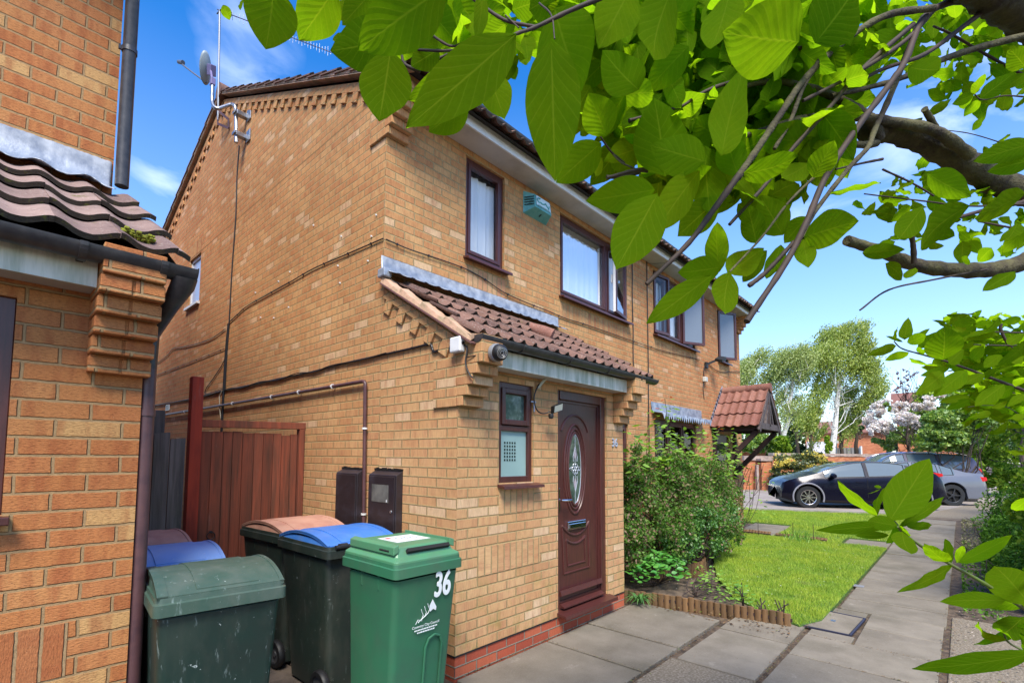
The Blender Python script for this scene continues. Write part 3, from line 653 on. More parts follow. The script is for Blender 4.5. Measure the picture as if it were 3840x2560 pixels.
# porch roof
s_dir = Vector((0, 1, .615)).normalized(); n_dir = Vector((0, -.615, 1)).normalized()
m = MB(); m.add([(-.03, -.17, 2.45), (2.72, -.17, 2.45), (2.66, .99, 3.16), (-.03, .99, 3.16), (-.03, -.17, 2.41), (2.72, -.17, 2.41), (2.66, .99, 3.12), (-.03, .99, 3.12)], [(0, 1, 2, 3), (4, 7, 6, 5), (0, 4, 5, 1), (1, 5, 6, 2), (0, 3, 7, 4)])
pr_ = m.build('porch_roof', 'dark', H)
tile_roof('porch_tiles', ['tile', 'tile_edge'], pr_, (.0, -.19, 2.462), (1, 0, 0), s_dir, n_dir, 2.74, 4, .315, .3, roman(), seed=11, skew=lambda c: (.0+.02*c, 2.78-.03*c), samples=16, lift=.034)
m = MB(); pts = []      # bedding mortar on the verge, between undercloak and tiles
rr = random.Random(5)
N = 48
for i in range(N+1):
    t = i/N; y = .95-1.14*t; z = 3.105-.70*t; step = ((t*4) % 1)
    pts.append((y, z+.002, z+.022+.04*(1-step) + rr.uniform(-.003, .003)))
vs = []
for y, a, b in pts: vs += [(-.062, y, a), (-.052+rr.uniform(-.002, .002), y, b), (.03, y, b+.01)]
m.add(vs, [(3*i+k, 3*i+k+1, 3*i+k+4, 3*i+k+3) for i in range(N) for k in (0, 1)] + [(0, 1, 2), (3*N, 3*N+2, 3*N+1)])
m.build('bedding_mortar', 'mortar_pink', pr_)
m = MB(); m.obox((-.03, .375, 2.745), Vector((0, 1.16, .714))*.5, (.038, 0, 0), Vector((0, -.524, .85))*.006); m.build('undercloak', simple('undercloak_strip', (.16, .075, .07), .6), pr_)
m = MB(); m.obox((-.02, .33, 2.885), Vector((0, 1.16, .714))*.36, (.012, 0, 0), Vector((0, -.524, .85))*.012)
m = MB(); m.tube([(1.33, .40, 2.885), (1.42, .30, 2.83), (1.47, .22, 2.785)], [.05, .07, .075], 12); m.build('red_ridge_offcut', 'tile_red', pr_, smooth=True)
# porch soffit and fascia
m = MB(); m.box(.205, -.145, 2.276, 2.27, -.001, 2.288); m.build('porch_soffit', 'soffit', H)
m = MB(); m.box(.205, -.162, 2.27, 2.27, -.145, 2.40); m.build('porch_fascia', 'fascia', H)

# porch window
f = MB(); frame_box(f, .455, .9, 1.375, 2.2, .02, .05, .06); f.box(.5, .02, 1.8, .86, .08, 1.845)
pwf = f.build('window', 'upvc', H, bevel=.004)
s = MB(); frame_box(s, .50, .86, 1.85, 2.155, .005, .045, .05); s.build('sash', 'upvc', pwf, bevel=.006)
g = MB(); g.quad((.53, .04, 1.88), (.83, .04, 1.88), (.83, .04, 2.13), (.53, .04, 2.13)); g.build('pane', simple('patterned_glass', (.06, .10, .09), .06, 0, 25, col2=(.16, .22, .2), spec=.8, thr=(.5, .7)), pwf)
g = MB(); g.quad((.49, .045, 1.42), (.87, .045, 1.42), (.87, .045, 1.81), (.49, .045, 1.81)); g.build('pane', 'frost', pwf)
g = MB()
for i in range(5):
    for j in range(6):
        x, z = .575+i*.032, 1.56+j*.0285
        g.box(x-.0085, .0425, z-.0085, x+.0085, .0448, z+.0085)
g.build('square_pattern', simple('clear_squares', (.02, .035, .035), .15), pwf)
s = MB(); s.prism([(.03, 1.372), (-.075, 1.352), (-.078, 1.33), (-.062, 1.33), (-.06, 1.34), (.03, 1.342)], 'x', .44, .96); s.build('sill', 'upvc', pwf)

# front door
m = MB(); m.box(1.26, .03, .19, 1.325, .1, 2.215); m.box(2.045, .02, .19, 2.13, .1, 2.215); m.box(1.325, .02, 2.13, 2.045, .1, 2.215); m.box(1.325, .03, .19, 2.045, .1, .235)
df = m.build('door_frame', 'upvc', H, bevel=.005)
m = MB(); m.box(1.32, .055, .22, 2.05, .1, 2.15); dr = m.build('front_door', 'upvc', H)
m = MB()      # raised mouldings of the leaf
frame_box(m, 1.322, 2.048, .235, 2.135, .043, .028, .02)
def bead(pts, r=.012, sq=.6): m.tube(pts, r, 8)
cx, cz = 1.617, 1.475
def oval(a, b, t0=0, t1=360, n=48, y=.055): return [(cx+a*math.cos(R(t0+(t1-t0)*i/n)), y, cz+b*math.sin(R(t0+(t1-t0)*i/n))) for i in range(n+1)]
bead(oval(.185, .43), .013); bead(oval(.150, .385), .012); bead(oval(.120, .35), .014)
bead([(1.617+.245*math.cos(R(t)), .055, 1.76+.235*math.sin(R(t))) for t in range(20, 161, 7)], .012)
def arc(x0, x1, z, sag, y=.055): return [(x0+(x1-x0)*i/16, y, z-sag*(1-(2*i/16-1)**2)) for i in range(17)]
bead(arc(1.40, 1.86, .945, .105), .013); bead([(1.40, .055, .93), (1.425, .055, .50), (1.86, .055, .50), (1.855, .055, .93)], .011)
bead(arc(1.465, 1.79, .81, .05), .012); bead([(1.47, .055, .80), (1.49, .055, .565), (1.79, .055, .565), (1.785, .055, .80)], .010)
m.obox((1.685, .035, .335), (.36, 0, 0), (0, .022, -.008), (0, .008, .022)); 
m.build('moulding', 'upvc', dr, smooth=True)
m = MB(); m.prism([(.03, .245), (-.018, .225), (-.018, .212), (.03, .212)], 'x', 1.33, 2.04); m.build('weather_bar', 'upvc', dr)
m = MB(); n = 40; m.add([(cx, .052, cz)]+[(cx+.113*math.cos(2*math.pi*i/n), .052, cz+.343*math.sin(2*math.pi*i/n)) for i in range(n)], [(0, i+1, (i+1) % n+1) for i in range(n)])
dgl = m.build('door_glass', simple('dark_door_glass', (.03, .05, .04), .05, 0, 9, col2=(.09, .13, .10), spec=.9), dr)
m = MB()      # leaded flower and drops
m.tube([(cx, .05, cz+.34), (cx, .05, cz-.34)], .0025, 6); m.tube([(cx+.0+.1*math.cos(R(t)), .05, cz+.33*math.sin(R(t))) for t in range(-88, 89, 8)], .003, 6)
for a in range(0, 360, 60): m.tube([(cx+.035*math.cos(R(a))+.02*math.cos(R(b)), .049, cz+.035*math.sin(R(a))+.02*math.sin(R(b))) for b in range(0, 361, 40)], .0035, 6)
for s_ in (1, -1):
    m.tube([(cx-.03, .049, cz+s_*.07), (cx-.035, .049, cz+s_*.12), (cx, .049, cz+s_*.22), (cx+.035, .049, cz+s_*.12), (cx+.03, .049, cz+s_*.07)], .0035, 6)
    m.tube([(cx+s_*.06, .049, cz+.02), (cx+s_*.1, .049, cz), (cx+s_*.06, .049, cz-.02)], .0035, 6)
m.build('leaded_pattern', simple('lead_came', (.55, .58, .66), .35, .5), dgl)
m = MB()
for s_ in (1, -1): m.add([(cx, .0495, cz+s_*.21), (cx+.022, .0495, cz+s_*.13), (cx, .0495, cz+s_*.08), (cx-.022, .0495, cz+s_*.13)], [(0, 1, 2, 3)])
m.build('bevelled_glass', simple('pink_bevel_glass', (.35, .28, .32), .2), dgl)
m = MB(); m.box(1.475, .035, .898, 1.785, .056, .978); lb = m.build('letterbox', 'chrome', dr, bevel=.006)
m = MB(); m.box(1.49, .026, .91, 1.77, .036, .955); m.build('letterbox_flap', 'chrome', lb, bevel=.004)
m = MB(); m.box(1.318, .035, 1.075, 1.345, .056, 1.30); hd = m.build('handle_plate', 'chrome', dr, bevel=.004)
m = MB(); m.tube([(1.332, .05, 1.19), (1.332, .0, 1.19), (1.35, -.012, 1.19), (1.46, -.012, 1.185)], .009, 8); m.build('handle', 'chrome', hd, smooth=True)
m = MB(); m.prism([(.03, .195), (-.095, .178), (-.10, .148), (-.08, .148), (-.078, .16), (.03, .165)], 'x', 1.245, 2.16); m.build('door_sill', 'upvc', H)
# painted-metal house number
def digits(txt, size, mat, name, parent, loc, rot=(R(90), 0, 0), ext=.004, font=None, bold=0, sx=1, heavy=0):
    cu = bpy.data.curves.new(name, 'FONT'); cu.body = txt; cu.size = size; cu.extrude = ext; cu.offset = bold; cu.align_x = 'CENTER'; cu.align_y = 'CENTER'
    o = bpy.data.objects.new(name, cu); COL.objects.link(o); bpy.context.view_layer.update()
    me = bpy.data.meshes.new_from_object(o.evaluated_get(bpy.context.evaluated_depsgraph_get())); bpy.data.objects.remove(o)
    if heavy:
        bm = bmesh.new()
        for k in range(8):
            t_ = me.copy(); t_.transform(Matrix.Translation((heavy/sx*math.cos(k*math.pi/4), heavy*math.sin(k*math.pi/4), k*.00004))); bm.from_mesh(t_)
        bm.to_mesh(me); bm.free()
    mt = Matrix.Translation(loc) @ Matrix.Rotation(rot[2], 4, 'Z') @ Matrix.Rotation(rot[0], 4, 'X') @ Matrix.Diagonal((sx, 1, 1, 1))
    me.transform(mt); off = OFF[parent.name]; me.transform(Matrix.Translation(-off))
    me.materials.clear(); me.materials.append(MAT[mat] if isinstance(mat, str) else mat)
    o = bpy.data.objects.new(name, me); COL.objects.link(o); o.parent = parent; OFF[o.name] = off; return o
digits('36', .125, simple('grey_metal_number', (.45, .50, .62), .4, .3), 'house_number', H, (2.285, -.006, 1.742), bold=0)

# serrated lead apron over the ground floor window next door
m = MB(); flash(5.27, 7.46, YF, 2.36, 2.52, .82, 2.32, 40, 4)
vs = []; rr = random.Random(9); n = 48
for i in range(n+1): x = 5.3+2.14*i/n; vs += [(x, .825, 2.335), (x, .80, 2.335-(.105 if i % 2 else .02)-rr.uniform(0, .03))]
m.add(vs, [(2*i, 2*i+1, 2*i+3, 2*i+2) for i in range(n)]); m.build('lead_apron', 'lead', H, thick=.003)

# gabled timber canopy of the far house
CX, CH, CYF = 8.7, .72, .1
cz_r, cz_e = 3.02, 2.24
m = MB()
for s_ in (-1, 1): m.add([(CX, 1, cz_r-.03), (CX, CYF, cz_r-.03), (CX+s_*CH, CYF, cz_e-.03), (CX+s_*CH, 1, cz_e-.03)], [(0, 1, 2, 3)])
cn = m.build('door_canopy', 'wood_dark', H, thick=.03)
sl = math.hypot(CH, cz_r-cz_e)
tile_roof('canopy_tiles', ['tile_red', 'tile_red'], cn, (CX-CH-.03, .99, cz_e-.02), (0, -1, 0), (CH, 0, cz_r-cz_e), (-(cz_r-cz_e), 0, CH), .9, 3, sl/3, .3, pan(.15, .035), seed=21, samples=12)
tile_roof('canopy_tiles', ['tile_red', 'tile_red'], cn, (CX+CH+.03, CYF-.02, cz_e-.02), (0, 1, 0), (-CH, 0, cz_r-cz_e), (cz_r-cz_e, 0, CH), .9, 3, sl/3, .3, pan(.15, .035), seed=22, samples=12)
m = MB()
for i in range(2): m.tube([(CX, .98-i*.45, cz_r), (CX, .98-i*.45-.47, cz_r+.01)], [.09, .095], 12)
m.build('ridge_tile', 'tile_red', cn, smooth=True)
m = MB()      # front truss, brackets and struts
for s_ in (-1, 1):
    m.beam((CX, CYF, cz_r-.06), (CX+s_*(CH+.03), CYF, cz_e-.12), .035, .09); m.beam((CX+s_*.06, CYF+.02, cz_r-.35), (CX+s_*.25, CYF+.02, cz_e+.02), .05, .05)
m.beam((CX-CH, CYF+.02, cz_e-.01), (CX+CH, CYF+.02, cz_e-.01), .06, .12); m.beam((CX, CYF+.02, cz_r-.1), (CX, CYF+.02, cz_e), .05, .06)
m.build('canopy_truss', 'wood_pale', cn)
m = MB()
for s_ in (-1, 1):
    x = CX+s_*(CH-.1); m.beam((x, 1, cz_e-.06), (x, CYF, cz_e-.06), .08, .09); m.beam((x, .16, cz_e-.1), (x, .98, cz_e-.98), .08, .09); m.beam((x, .97, cz_e-.05), (x, .97, cz_e-1.1), .08, .06)
build_groups(m, 'bracket', 'wood_dark', cn, key=lambda c: c[0] > CX)
m = MB(); vs = []; n = 10
for i in range(n):       # stepped soakers up the wall
    t = i/n; x = CX-CH-.02+CH*t; z = cz_e+(cz_r-cz_e)*t; m.add([(x, .985, z), (x+CH/n, .985, z+(cz_r-cz_e)/n), (x+CH/n-.02, .985, z+(cz_r-cz_e)/n+.13), (x-.09, .985, z+.10)], [(0, 1, 2, 3)])
m.add([(CX-CH, .985, cz_e+.0), (CX, .985, cz_r+.01), (CX, .82, cz_r+.03), (CX-CH, .82, cz_e+.045)], [(0, 1, 2, 3)]); m.build('stepped_flashing', 'lead', cn, thick=.003)

# ================================================================ left house
LX = -1.97
HL = thing('end_house', 'red-brown brick house cut off at the left edge with a tiled lean-to and black gutter', 'house', (-4, 1, 0))
m = MB()
lw = (-3.4, -2.39, 1.345, 2.2)
wall(m, 1, 0, -4.4, LX+.01, .15, 2.31, [lw], .09); wall(m, 0, LX+.01, 0, 1, .15, 2.45, inward=-1); m.quad((LX+.01, 0, 2.45), (LX+.01, 1, 2.45), (LX+.01, 1, 3.12), (LX+.01, .02, 2.5))
wall(m, 1, 1, -7.0, LX, .15, ZE); wall(m, 0, LX, 1, YR, .15, 4.95, inward=-1); m.quad((LX, YF, 4.95), (LX, YR, 4.95), (LX, YR, zr(YR)-.12), (LX, YA, 7.10), (LX, YF, zf(YF)-.12)); wall(m, 1, YR, -7, LX, .15, ZE, inward=-1)
wall(m, 0, -7, 1, YR, .15, ZE)
m.build('wall', 'brick_near', HL)
m = MB(); m.box(-2.40, -.0025, .68, -2.17, .01, .893, swap=True); m.box(-2.95, -.0025, .68, -2.40, .01, .893, swap=True); build_groups(m, 'soldier_course', 'soldier_near', HL)
m = MB(); wall(m, 1, .003, -4.4, LX, -.1, .15); wall(m, 0, LX+.007, 0, YR, -.1, .15, inward=-1); m.build('plinth', 'brick_dpc', HL)
m = MB()
for i in range(5):      # stepped corbel, two headers wide
    z = 1.93+i*.0765
    for xa, xb in ((-2.165, -2.058), (-2.048, LX+.03)): m.box(xa, -(.055+.045*i), z, xb, 0, z+.066)
    m.box(-2.16, -(.045+.045*i), z+.066, LX+.026, 0, z+.0765); m.box(-2.07, -(.047+.045*i), z, -2.04, 0, z+.066)
m.box(-2.16, -.25, 2.31, LX+.028, 0, 2.43)
co = m.build('corbelled_brick', 'brick_near', HL, bevel=.005, seg=2)
RF = MB()
for ya, yb, fz in ((.62, YA, zf), (YA, YR+.35, zr)): RF.quad((-7.1, ya, fz(ya)-.02), (LX+.08, ya, fz(ya)-.02), (LX+.08, yb, fz(yb)-.02), (-7.1, yb, fz(yb)-.02))
RF.build('roof', 'tile', HL, thick=.05)
m = MB(); flash(-4.4, LX-.01, YF, 3.20, 3.36, .80, 3.105, 220, 7, wave=lambda x: pan(.205, .033)((-1.905-x) % .205)+.008)
m.build('lead_flashing', 'lead', HL, smooth=True, thick=.004)
m = MB(); m.add([(-4.4, -.15, 2.42), (-1.98, -.15, 2.42), (-2.02, .99, 3.14), (-4.4, .99, 3.14), (-4.4, -.15, 2.38), (-1.98, -.15, 2.38), (-2.02, .99, 3.10), (-4.4, .99, 3.10)], [(0, 1, 2, 3), (4, 7, 6, 5), (0, 4, 5, 1), (1, 5, 6, 2)])
plr = m.build('porch_roof', 'dark', HL)
tile_roof('porch_tiles', ['tile_near', 'tile_edge'], plr, (-1.905, -.205, 2.432), (-1, 0, 0), s_dir, n_dir, 2.5, 4, .322, .205, pan(.205, .033), seed=31, samples=14, lift=.034, th=.024, skew=lambda c: (-.05+.012*c, 2.5))
m = MB(); m.obox((-1.95, .33, 2.735), Vector((0, 1.16, .714))*.5, (.055, 0, 0), Vector((0, -.524, .85))*.012); m.build('undercloak', 'dark', plr)
m = MB(); rr = random.Random(2)
for k in range(120):
    q = rr.random(); p = Vector((-1.97-rr.random()*.13-(.5 if q < .15 else 0), -.16+rr.random()*.10, 2.515+rr.random()*.03)); r = rr.uniform(.004, .011); m.obox(p, (r, 0, 0), (0, r, 0), (0, 0, r*.6))
m.build('moss', simple('yellow_green_moss', (.26, .27, .02), .95, 0, 60, namt=.5), plr, bevel=.003, seg=1)['kind'] = 'stuff'
m = MB(); m.box(-4.4, -.155, 2.262, -2.165, -.138, 2.42); m.build('porch_fascia', 'fascia', HL)
m = MB(); m.box(-4.4, -.138, 2.27, -2.165, -.001, 2.285); m.build('porch_soffit', 'soffit', HL)
lg = gutter('porch_gutter', HL, -4.4, -1.83, -.215, 2.402, .057, [-2.225, -1.955, -2.95])
m = MB(); m.tube([(-1.87, -.215, 2.37), (-1.87, -.205, 2.335), (-1.895, -.12, 2.25), (-1.93, .02, 2.14), (-1.932, .035, 1.98)], [.055, .048, .034, .033, .033], 14); dome_end = 1; m.build('gutter_outlet', 'plastic', lg, smooth=True)
m = MB(); m.tube([(-1.932, .035, 2.0), (-1.932, .035, .02)], .033, 14)
dp1 = m.build('downpipe', 'plastic_brown', HL, smooth=True)
m = MB()
for z in (1.76, .5): m.cyl((-1.932, .035, z), (-1.932, .035, z+.028), .0375); m.box(-1.965, .03, z+.002, -1.94, .045, z+.026)
m.build('pipe_clip', 'plastic_brown', dp1, smooth=True)
m = MB(); m.tube([(-1.935, .93, 3.2), (-1.935, .93, 4.72), (-1.93, .80, 4.9), (-1.93, .66, 5.0)], .036, 14); dp2 = m.build('downpipe', 'plastic', HL, smooth=True)
m = MB()
for z in (4.05,): m.cyl((-1.935, .93, z), (-1.935, .93, z+.03), .041); m.box(-1.99, .925, z+.002, -1.95, .94, z+.028)
m.build('pipe_clip', 'plastic', dp2, smooth=True)
m = MB(); frame_box(m, -3.4, -2.39, 1.345, 2.2, .02, .05, .06); lwf = m.build('window', 'upvc', HL, bevel=.004)
m = MB(); m.quad((-3.36, .05, 1.38), (-2.43, .05, 1.38), (-2.43, .05, 2.16), (-3.36, .05, 2.16)); m.build('pane', 'dark', lwf)
m = MB(); m.box(-3.45, -.06, 1.31, -2.37, .03, 1.342); m.build('sill', 'upvc', lwf, bevel=.004)
# ================================================================ ground, paving, lawn
def sheet(name, poly, z, mat, kind='structure', step=None, thick=.03):
    """flat ground piece following the rise of the ground; poly = outline (x, y)"""
    m = MB(); n = len(poly)
    m.add([(x, y, zg(x)+z) for x, y in poly], [tuple(range(n))]); m.add([(x, y, zg(x)+z-.2) for x, y in poly] + [(x, y, zg(x)+z) for x, y in poly], [(i, (i+1) % n, n+(i+1) % n, n+i) for i in range(n)])
    o = m.build(name, mat); 
    if kind: tag(o, kind=kind)
    return o
xs = [-70, -20, -8, -4, 0, 4, 8, 9, 9.5, 10, 10.5, 11, 11.5, 12, 14, 20, 40, 80, 160, 400]; ys = [-150, -40, -10, 0, 10, 40, 150, 400]
m = MB(); m.add([(x, y, zg(x)-.03) for y in ys for x in xs], [(j*len(xs)+i, j*len(xs)+i+1, (j+1)*len(xs)+i+1, (j+1)*len(xs)+i) for j in range(len(ys)-1) for i in range(len(xs)-1)])
tag(m.build('ground', 'soil', uv=False), kind='structure')
# road and its kerbs
sheet('road', [(12.95, 2.6), (15.0, -1.75), (15.2, -9), (60, -9), (60, 3), (32, 4.2), (24.5, 5.6), (16, 8.5), (8, 13), (8, 9)], .012, 'road')
sheet('driveway', [(15.0, -1.75), (15.2, -4.5), (22, -5.2), (22, -3.0)], .018, 'gravelconc')
m = MB()
for a, b in (((12.88, 2.75), (14.97, -1.72)), ((16, 8.62), (24.5, 5.75)), ((24.5, 5.75), (32, 4.35)), ((32, 4.35), (60, 3.1))): m.beam((*a, zg(a[0])+.03), (*b, zg(b[0])+.03), .1, .09)
tag(m.build('kerb', simple('kerb_concrete', (.32, .29, .26), .9, 0, 6, namt=.3)), kind='structure')
sheet('verge', [(16, 8.7), (24.5, 5.82), (32, 4.42), (60, 3.2), (60, 9), (34, 9), (20, 13), (14, 14)], .05, 'grassbase')

# slabs: every slab an island of one mesh, slightly uneven
def slabs(name, rects, mat='slab', seed=1, gap=.010, h=.05, z=.0):
    rr = random.Random(seed); m = MB()
    for x0, y0, x1, y1 in rects:
        off_ = rr.uniform(-.006, .006); c = [(x0+gap, y0+gap), (x1-gap, y0+gap), (x1-gap, y1-gap), (x0+gap, y1-gap)]; dz = [rr.uniform(-.003, .003)+off_+zg(p[0])+z for p in c]
        m.add([(x, y, d-h) for (x, y), d in zip(c, dz)] + [(x, y, d) for (x, y), d in zip(c, dz)], [(0, 3, 2, 1), (4, 5, 6, 7), (0, 1, 5, 4), (1, 2, 6, 5), (2, 3, 7, 6), (3, 0, 4, 7)])
    return tag(m.build(name, mat, bevel=.005, seg=1), kind='structure')
R_ = []
for x0, x1 in ((.0, 1.075), (1.075, 1.715), (1.715, 2.72)): R_.append((x0, -.905, x1, -.004))
R_ += [(-.02-.62, -.905, 0, -.3)]
for x0, x1 in ((1.52, 2.50), (2.50, 3.12)): R_.append((x0, -1.545, x1, -.955))
for x0, x1 in ((-.4, .45), (.45, 1.35), (1.35, 2.24), (2.24, 2.87)): R_.append((x0, -2.5, x1, -1.58))
R_ += [(2.87, -2.5, 3.47, -1.93), (3.47, -2.5, 4.06, -1.93), (3.86, -1.92, 4.06, -1.62), (2.87, -1.93, 3.10, -1.58)]
x = 4.06
for d in (.55, .56, .76, .62, .66, .68, .56, .58, .60, .61, .60, .62, .60, .62, .61, .60, .60): R_.append((x, -2.515, x+d, -1.65)); x += d
slabs('path', R_)
slabs('pebble_slabs', [(.6, -1.545, 1.5, -.925), (-.4, -1.545, .59, -.925)], 'gravelconc', 2, z=-.004)
slabs('alley_paving', [(-1.9+.6*i, -.9+.6*j, -1.3+.6*i, -.3+.6*j) for i in range(3) for j in range(6) if not (i == 2 and j < 1)], simple('alley_concrete', (.165, .125, .095), .95, 0, 4, bumpd=.006, bscale=60, col2=(.085, .065, .05)), 3, z=-.008)
slabs('side_path', [(8.98, -.98, 9.75, -1.645) if False else (8.98, -1.645, 9.78, -.98), (9.0, .2, 9.8, .92), (9.8, .22, 10.65, .98)], 'slab', 5, z=-.004)
# pebble-faced strip beside the path, then bare earth
slabs('pebble_strip', [(-.6, -3.3, 4.6, -2.53), (-.6, -4.3, 4.6, -3.32)], 'gravelconc', 7, z=-.012)
sheet('soil_bed', [(2.66, .98), (2.68, .05), (2.9, -.5), (3.05, -1.5), (3.6, -1.3), (4.4, .2), (9.0, .5), (9.0, .98)], -.004, 'soil')
LAWN = [(3.06, -1.5), (3.4, -1.62), (8.95, -1.645), (8.95, .93), (7.6, .75), (6.1, .36), (4.6, -.22), (3.65, -.72), (3.22, -1.2)]
LAWN2 = [(9.8, -1.645), (14.9, -1.66), (12.9, 2.6), (10.7, 2.2), (10.7, .18), (9.0, .18), (9.0, -.95), (9.8, -.95)]
sheet('lawn', LAWN, .012, 'grassbase'); sheet('lawn', LAWN2, .012, 'grassbase')
def inpoly(x, y, P):
    c = False; n = len(P)
    for i in range(n):
        (x1, y1), (x2, y2) = P[i], P[i-1]
        if (y1 > y) != (y2 > y) and x < (x2-x1)*(y-y1)/(y2-y1)+x1: c = not c
    return c
def blades(name, P, n, h0, h1, wd, mat, z=.012, seed=0):
    r = np.random.default_rng(seed); lo = np.min(P, 0); hi = np.max(P, 0)
    x = r.uniform(lo[0], hi[0], n*2); y = r.uniform(lo[1], hi[1], n*2)
    clump = np.sin(x*7.3+np.sin(y*5.1)*2)*np.sin(y*8.7+np.sin(x*4.3))
    k = np.array([inpoly(a, b, P) for a, b in zip(x, y)]) ; x, y, clump = x[k][:n], y[k][:n], clump[k][:n]; n = len(x)
    t = np.clip((x-9)/3, 0, 1); zz = .1*t*t*(3-2*t)+z
    h = r.uniform(h0, h1, n)*(1+.35*clump); a = r.uniform(0, 6.28, n); ln = r.uniform(.1, .8, n)*h; b = r.uniform(0, 6.28, n)
    v = np.zeros((n, 3, 3)); v[:, 0] = np.stack([x+np.cos(a)*wd, y+np.sin(a)*wd, zz], 1); v[:, 1] = np.stack([x-np.cos(a)*wd, y-np.sin(a)*wd, zz], 1); v[:, 2] = np.stack([x+np.cos(b)*ln, y+np.sin(b)*ln, zz+h], 1)
    return fastmesh(name, v.reshape(-1, 3), 3, mat)
def fastmesh(name, v, k, mat, parent=None, mats=None, mi=None, uvs=None):
    n = len(v)//k; off = np.array(OFF[parent.name]) if parent is not None else np.array([v[:, 0].mean(), v[:, 1].mean(), v[:, 2].min()])
    me = bpy.data.meshes.new(name); me.vertices.add(len(v)); me.vertices.foreach_set('co', (v-off).astype(np.float32).ravel()); me.loops.add(len(v)); me.loops.foreach_set('vertex_index', np.arange(len(v), dtype=np.int32))
    me.polygons.add(n); me.polygons.foreach_set('loop_start', np.arange(0, len(v), k, dtype=np.int32)); me.polygons.foreach_set('loop_total', np.full(n, k, dtype=np.int32))
    for q in (mats or [mat]): me.materials.append(MAT[q] if isinstance(q, str) else q)
    if mi is not None: me.polygons.foreach_set('material_index', mi.astype(np.int32))
    if uvs is not None: ul = me.uv_layers.new(name='UVMap'); ul.data.foreach_set('uv', uvs.astype(np.float32).ravel())
    me.update(); o = bpy.data.objects.new(name, me); COL.objects.link(o); OFF[o.name] = Vector(off)
    if parent is not None: o.parent = parent
    else: o.location = off
    return o
tag(blades('grass', LAWN, 90000, .018, .05, .0028, 'blade', seed=1), 'short mown grass of the front lawn with daisies', 'grass', kind='stuff')
tag(blades('grass', LAWN2, 70000, .02, .055, .004, 'blade', seed=2), 'short grass of the farther lawn by the road', 'grass', kind='stuff')
tag(blades('grass', [(16, 8.75), (24.5, 5.85), (32, 4.45), (32, 6), (17, 11)], 30000, .05, .11, .012, 'blade', z=.05, seed=3), 'roadside grass below the yellow bush', 'grass', kind='stuff')
# leaf litter, gravel crumbs and moss in the joints
r = np.random.default_rng(5); V = []
def litter(n, x0, x1, y0, y1, s0, s1, r):
    x = r.uniform(x0, x1, n); y = r.uniform(y0, y1, n); s = r.uniform(s0, s1, n); a = r.uniform(0, 6.28, n); ti = r.uniform(-.4, .4, n); v = np.zeros((n, 4, 3))
    for q, (p, w_) in enumerate(((1, 0), (0, .6), (-1, 0), (0, -.6))): v[:, q] = np.stack([x+s*(p*np.cos(a)-w_*np.sin(a)), y+s*(p*np.sin(a)+w_*np.cos(a)), .006+np.abs(ti)*s+p*s*ti*.5], 1)
    return v.reshape(-1, 3)
V = np.concatenate([litter(260, 2.62, 3.05, -1.5, .1, .006, .02, r), litter(420, -.4, 7, -2.58, -2.48, .004, .014, r), litter(500, .5, 6, -3.6, -2.55, .004, .018, r), litter(420, .0, 3, -.965, -.90, .003, .010, r), litter(420, -.4, 3.3, -1.59, -1.535, .003, .010, r), litter(60, 1.06, 1.09, -.9, 0, .003, .007, r), litter(60, 1.70, 1.73, -.9, 0, .003, .007, r), litter(60, 2.23, 2.25, -2.5, -1.58, .003, .007, r), litter(90, 2.86, 2.88, -2.5, -1.58, .003, .008, r), litter(300, 0, 2.6, -.03, 0.0, .003, .008, r), litter(260, 3.6, 9, -1.68, -1.62, .004, .012, r), litter(120, 3, 9, .1, .9, .006, .02, r), litter(60, 0, 9, -2.5, -1, .003, .007, r)])
tag(fastmesh('leaf_litter', V, 4, leafc_mat('litter', [(0, (.05, .03, .02)), (.5, (.13, .07, .03)), (.85, (.28, .18, .10)), (1, (.12, .18, .03))], .1, .02)), 'dead leaves and crumbs along the edges of the slabs', 'leaf litter', kind='stuff')
# pebbles on the strip
V = litter(1500, .8, 6, -3.8, -2.56, .005, .012, np.random.default_rng(8))
tag(fastmesh('pebbles', V, 4, leafc_mat('pebble', [(0, (.12, .09, .07)), (.6, (.28, .22, .17)), (1, (.5, .42, .36))], 0, .02)), 'small stones showing in the rough strip beside the path', 'pebbles', kind='stuff')
V = litter(2600, 3.2, 8.9, -1.62, .3, .006, .012, np.random.default_rng(19)); V[:, 2] += .03; V = V.reshape(-1, 4, 3); V = V[[inpoly(q[0, 0], q[0, 1], LAWN) for q in V]].reshape(-1, 3)
tag(fastmesh('clover', V, 4, 'l_ivy'), 'dark clover and weed leaves scattered through the front lawn', 'weeds', kind='stuff')
# daisies
V = litter(150, 3.2, 8.9, -1.6, .3, .006, .010, np.random.default_rng(9)); V[:, 2] += .045
tag(fastmesh('daisies', V, 4, simple('daisy', (.8, .78, .74), .8)), 'tiny white daisies in the lawn', 'daisies', kind='stuff')

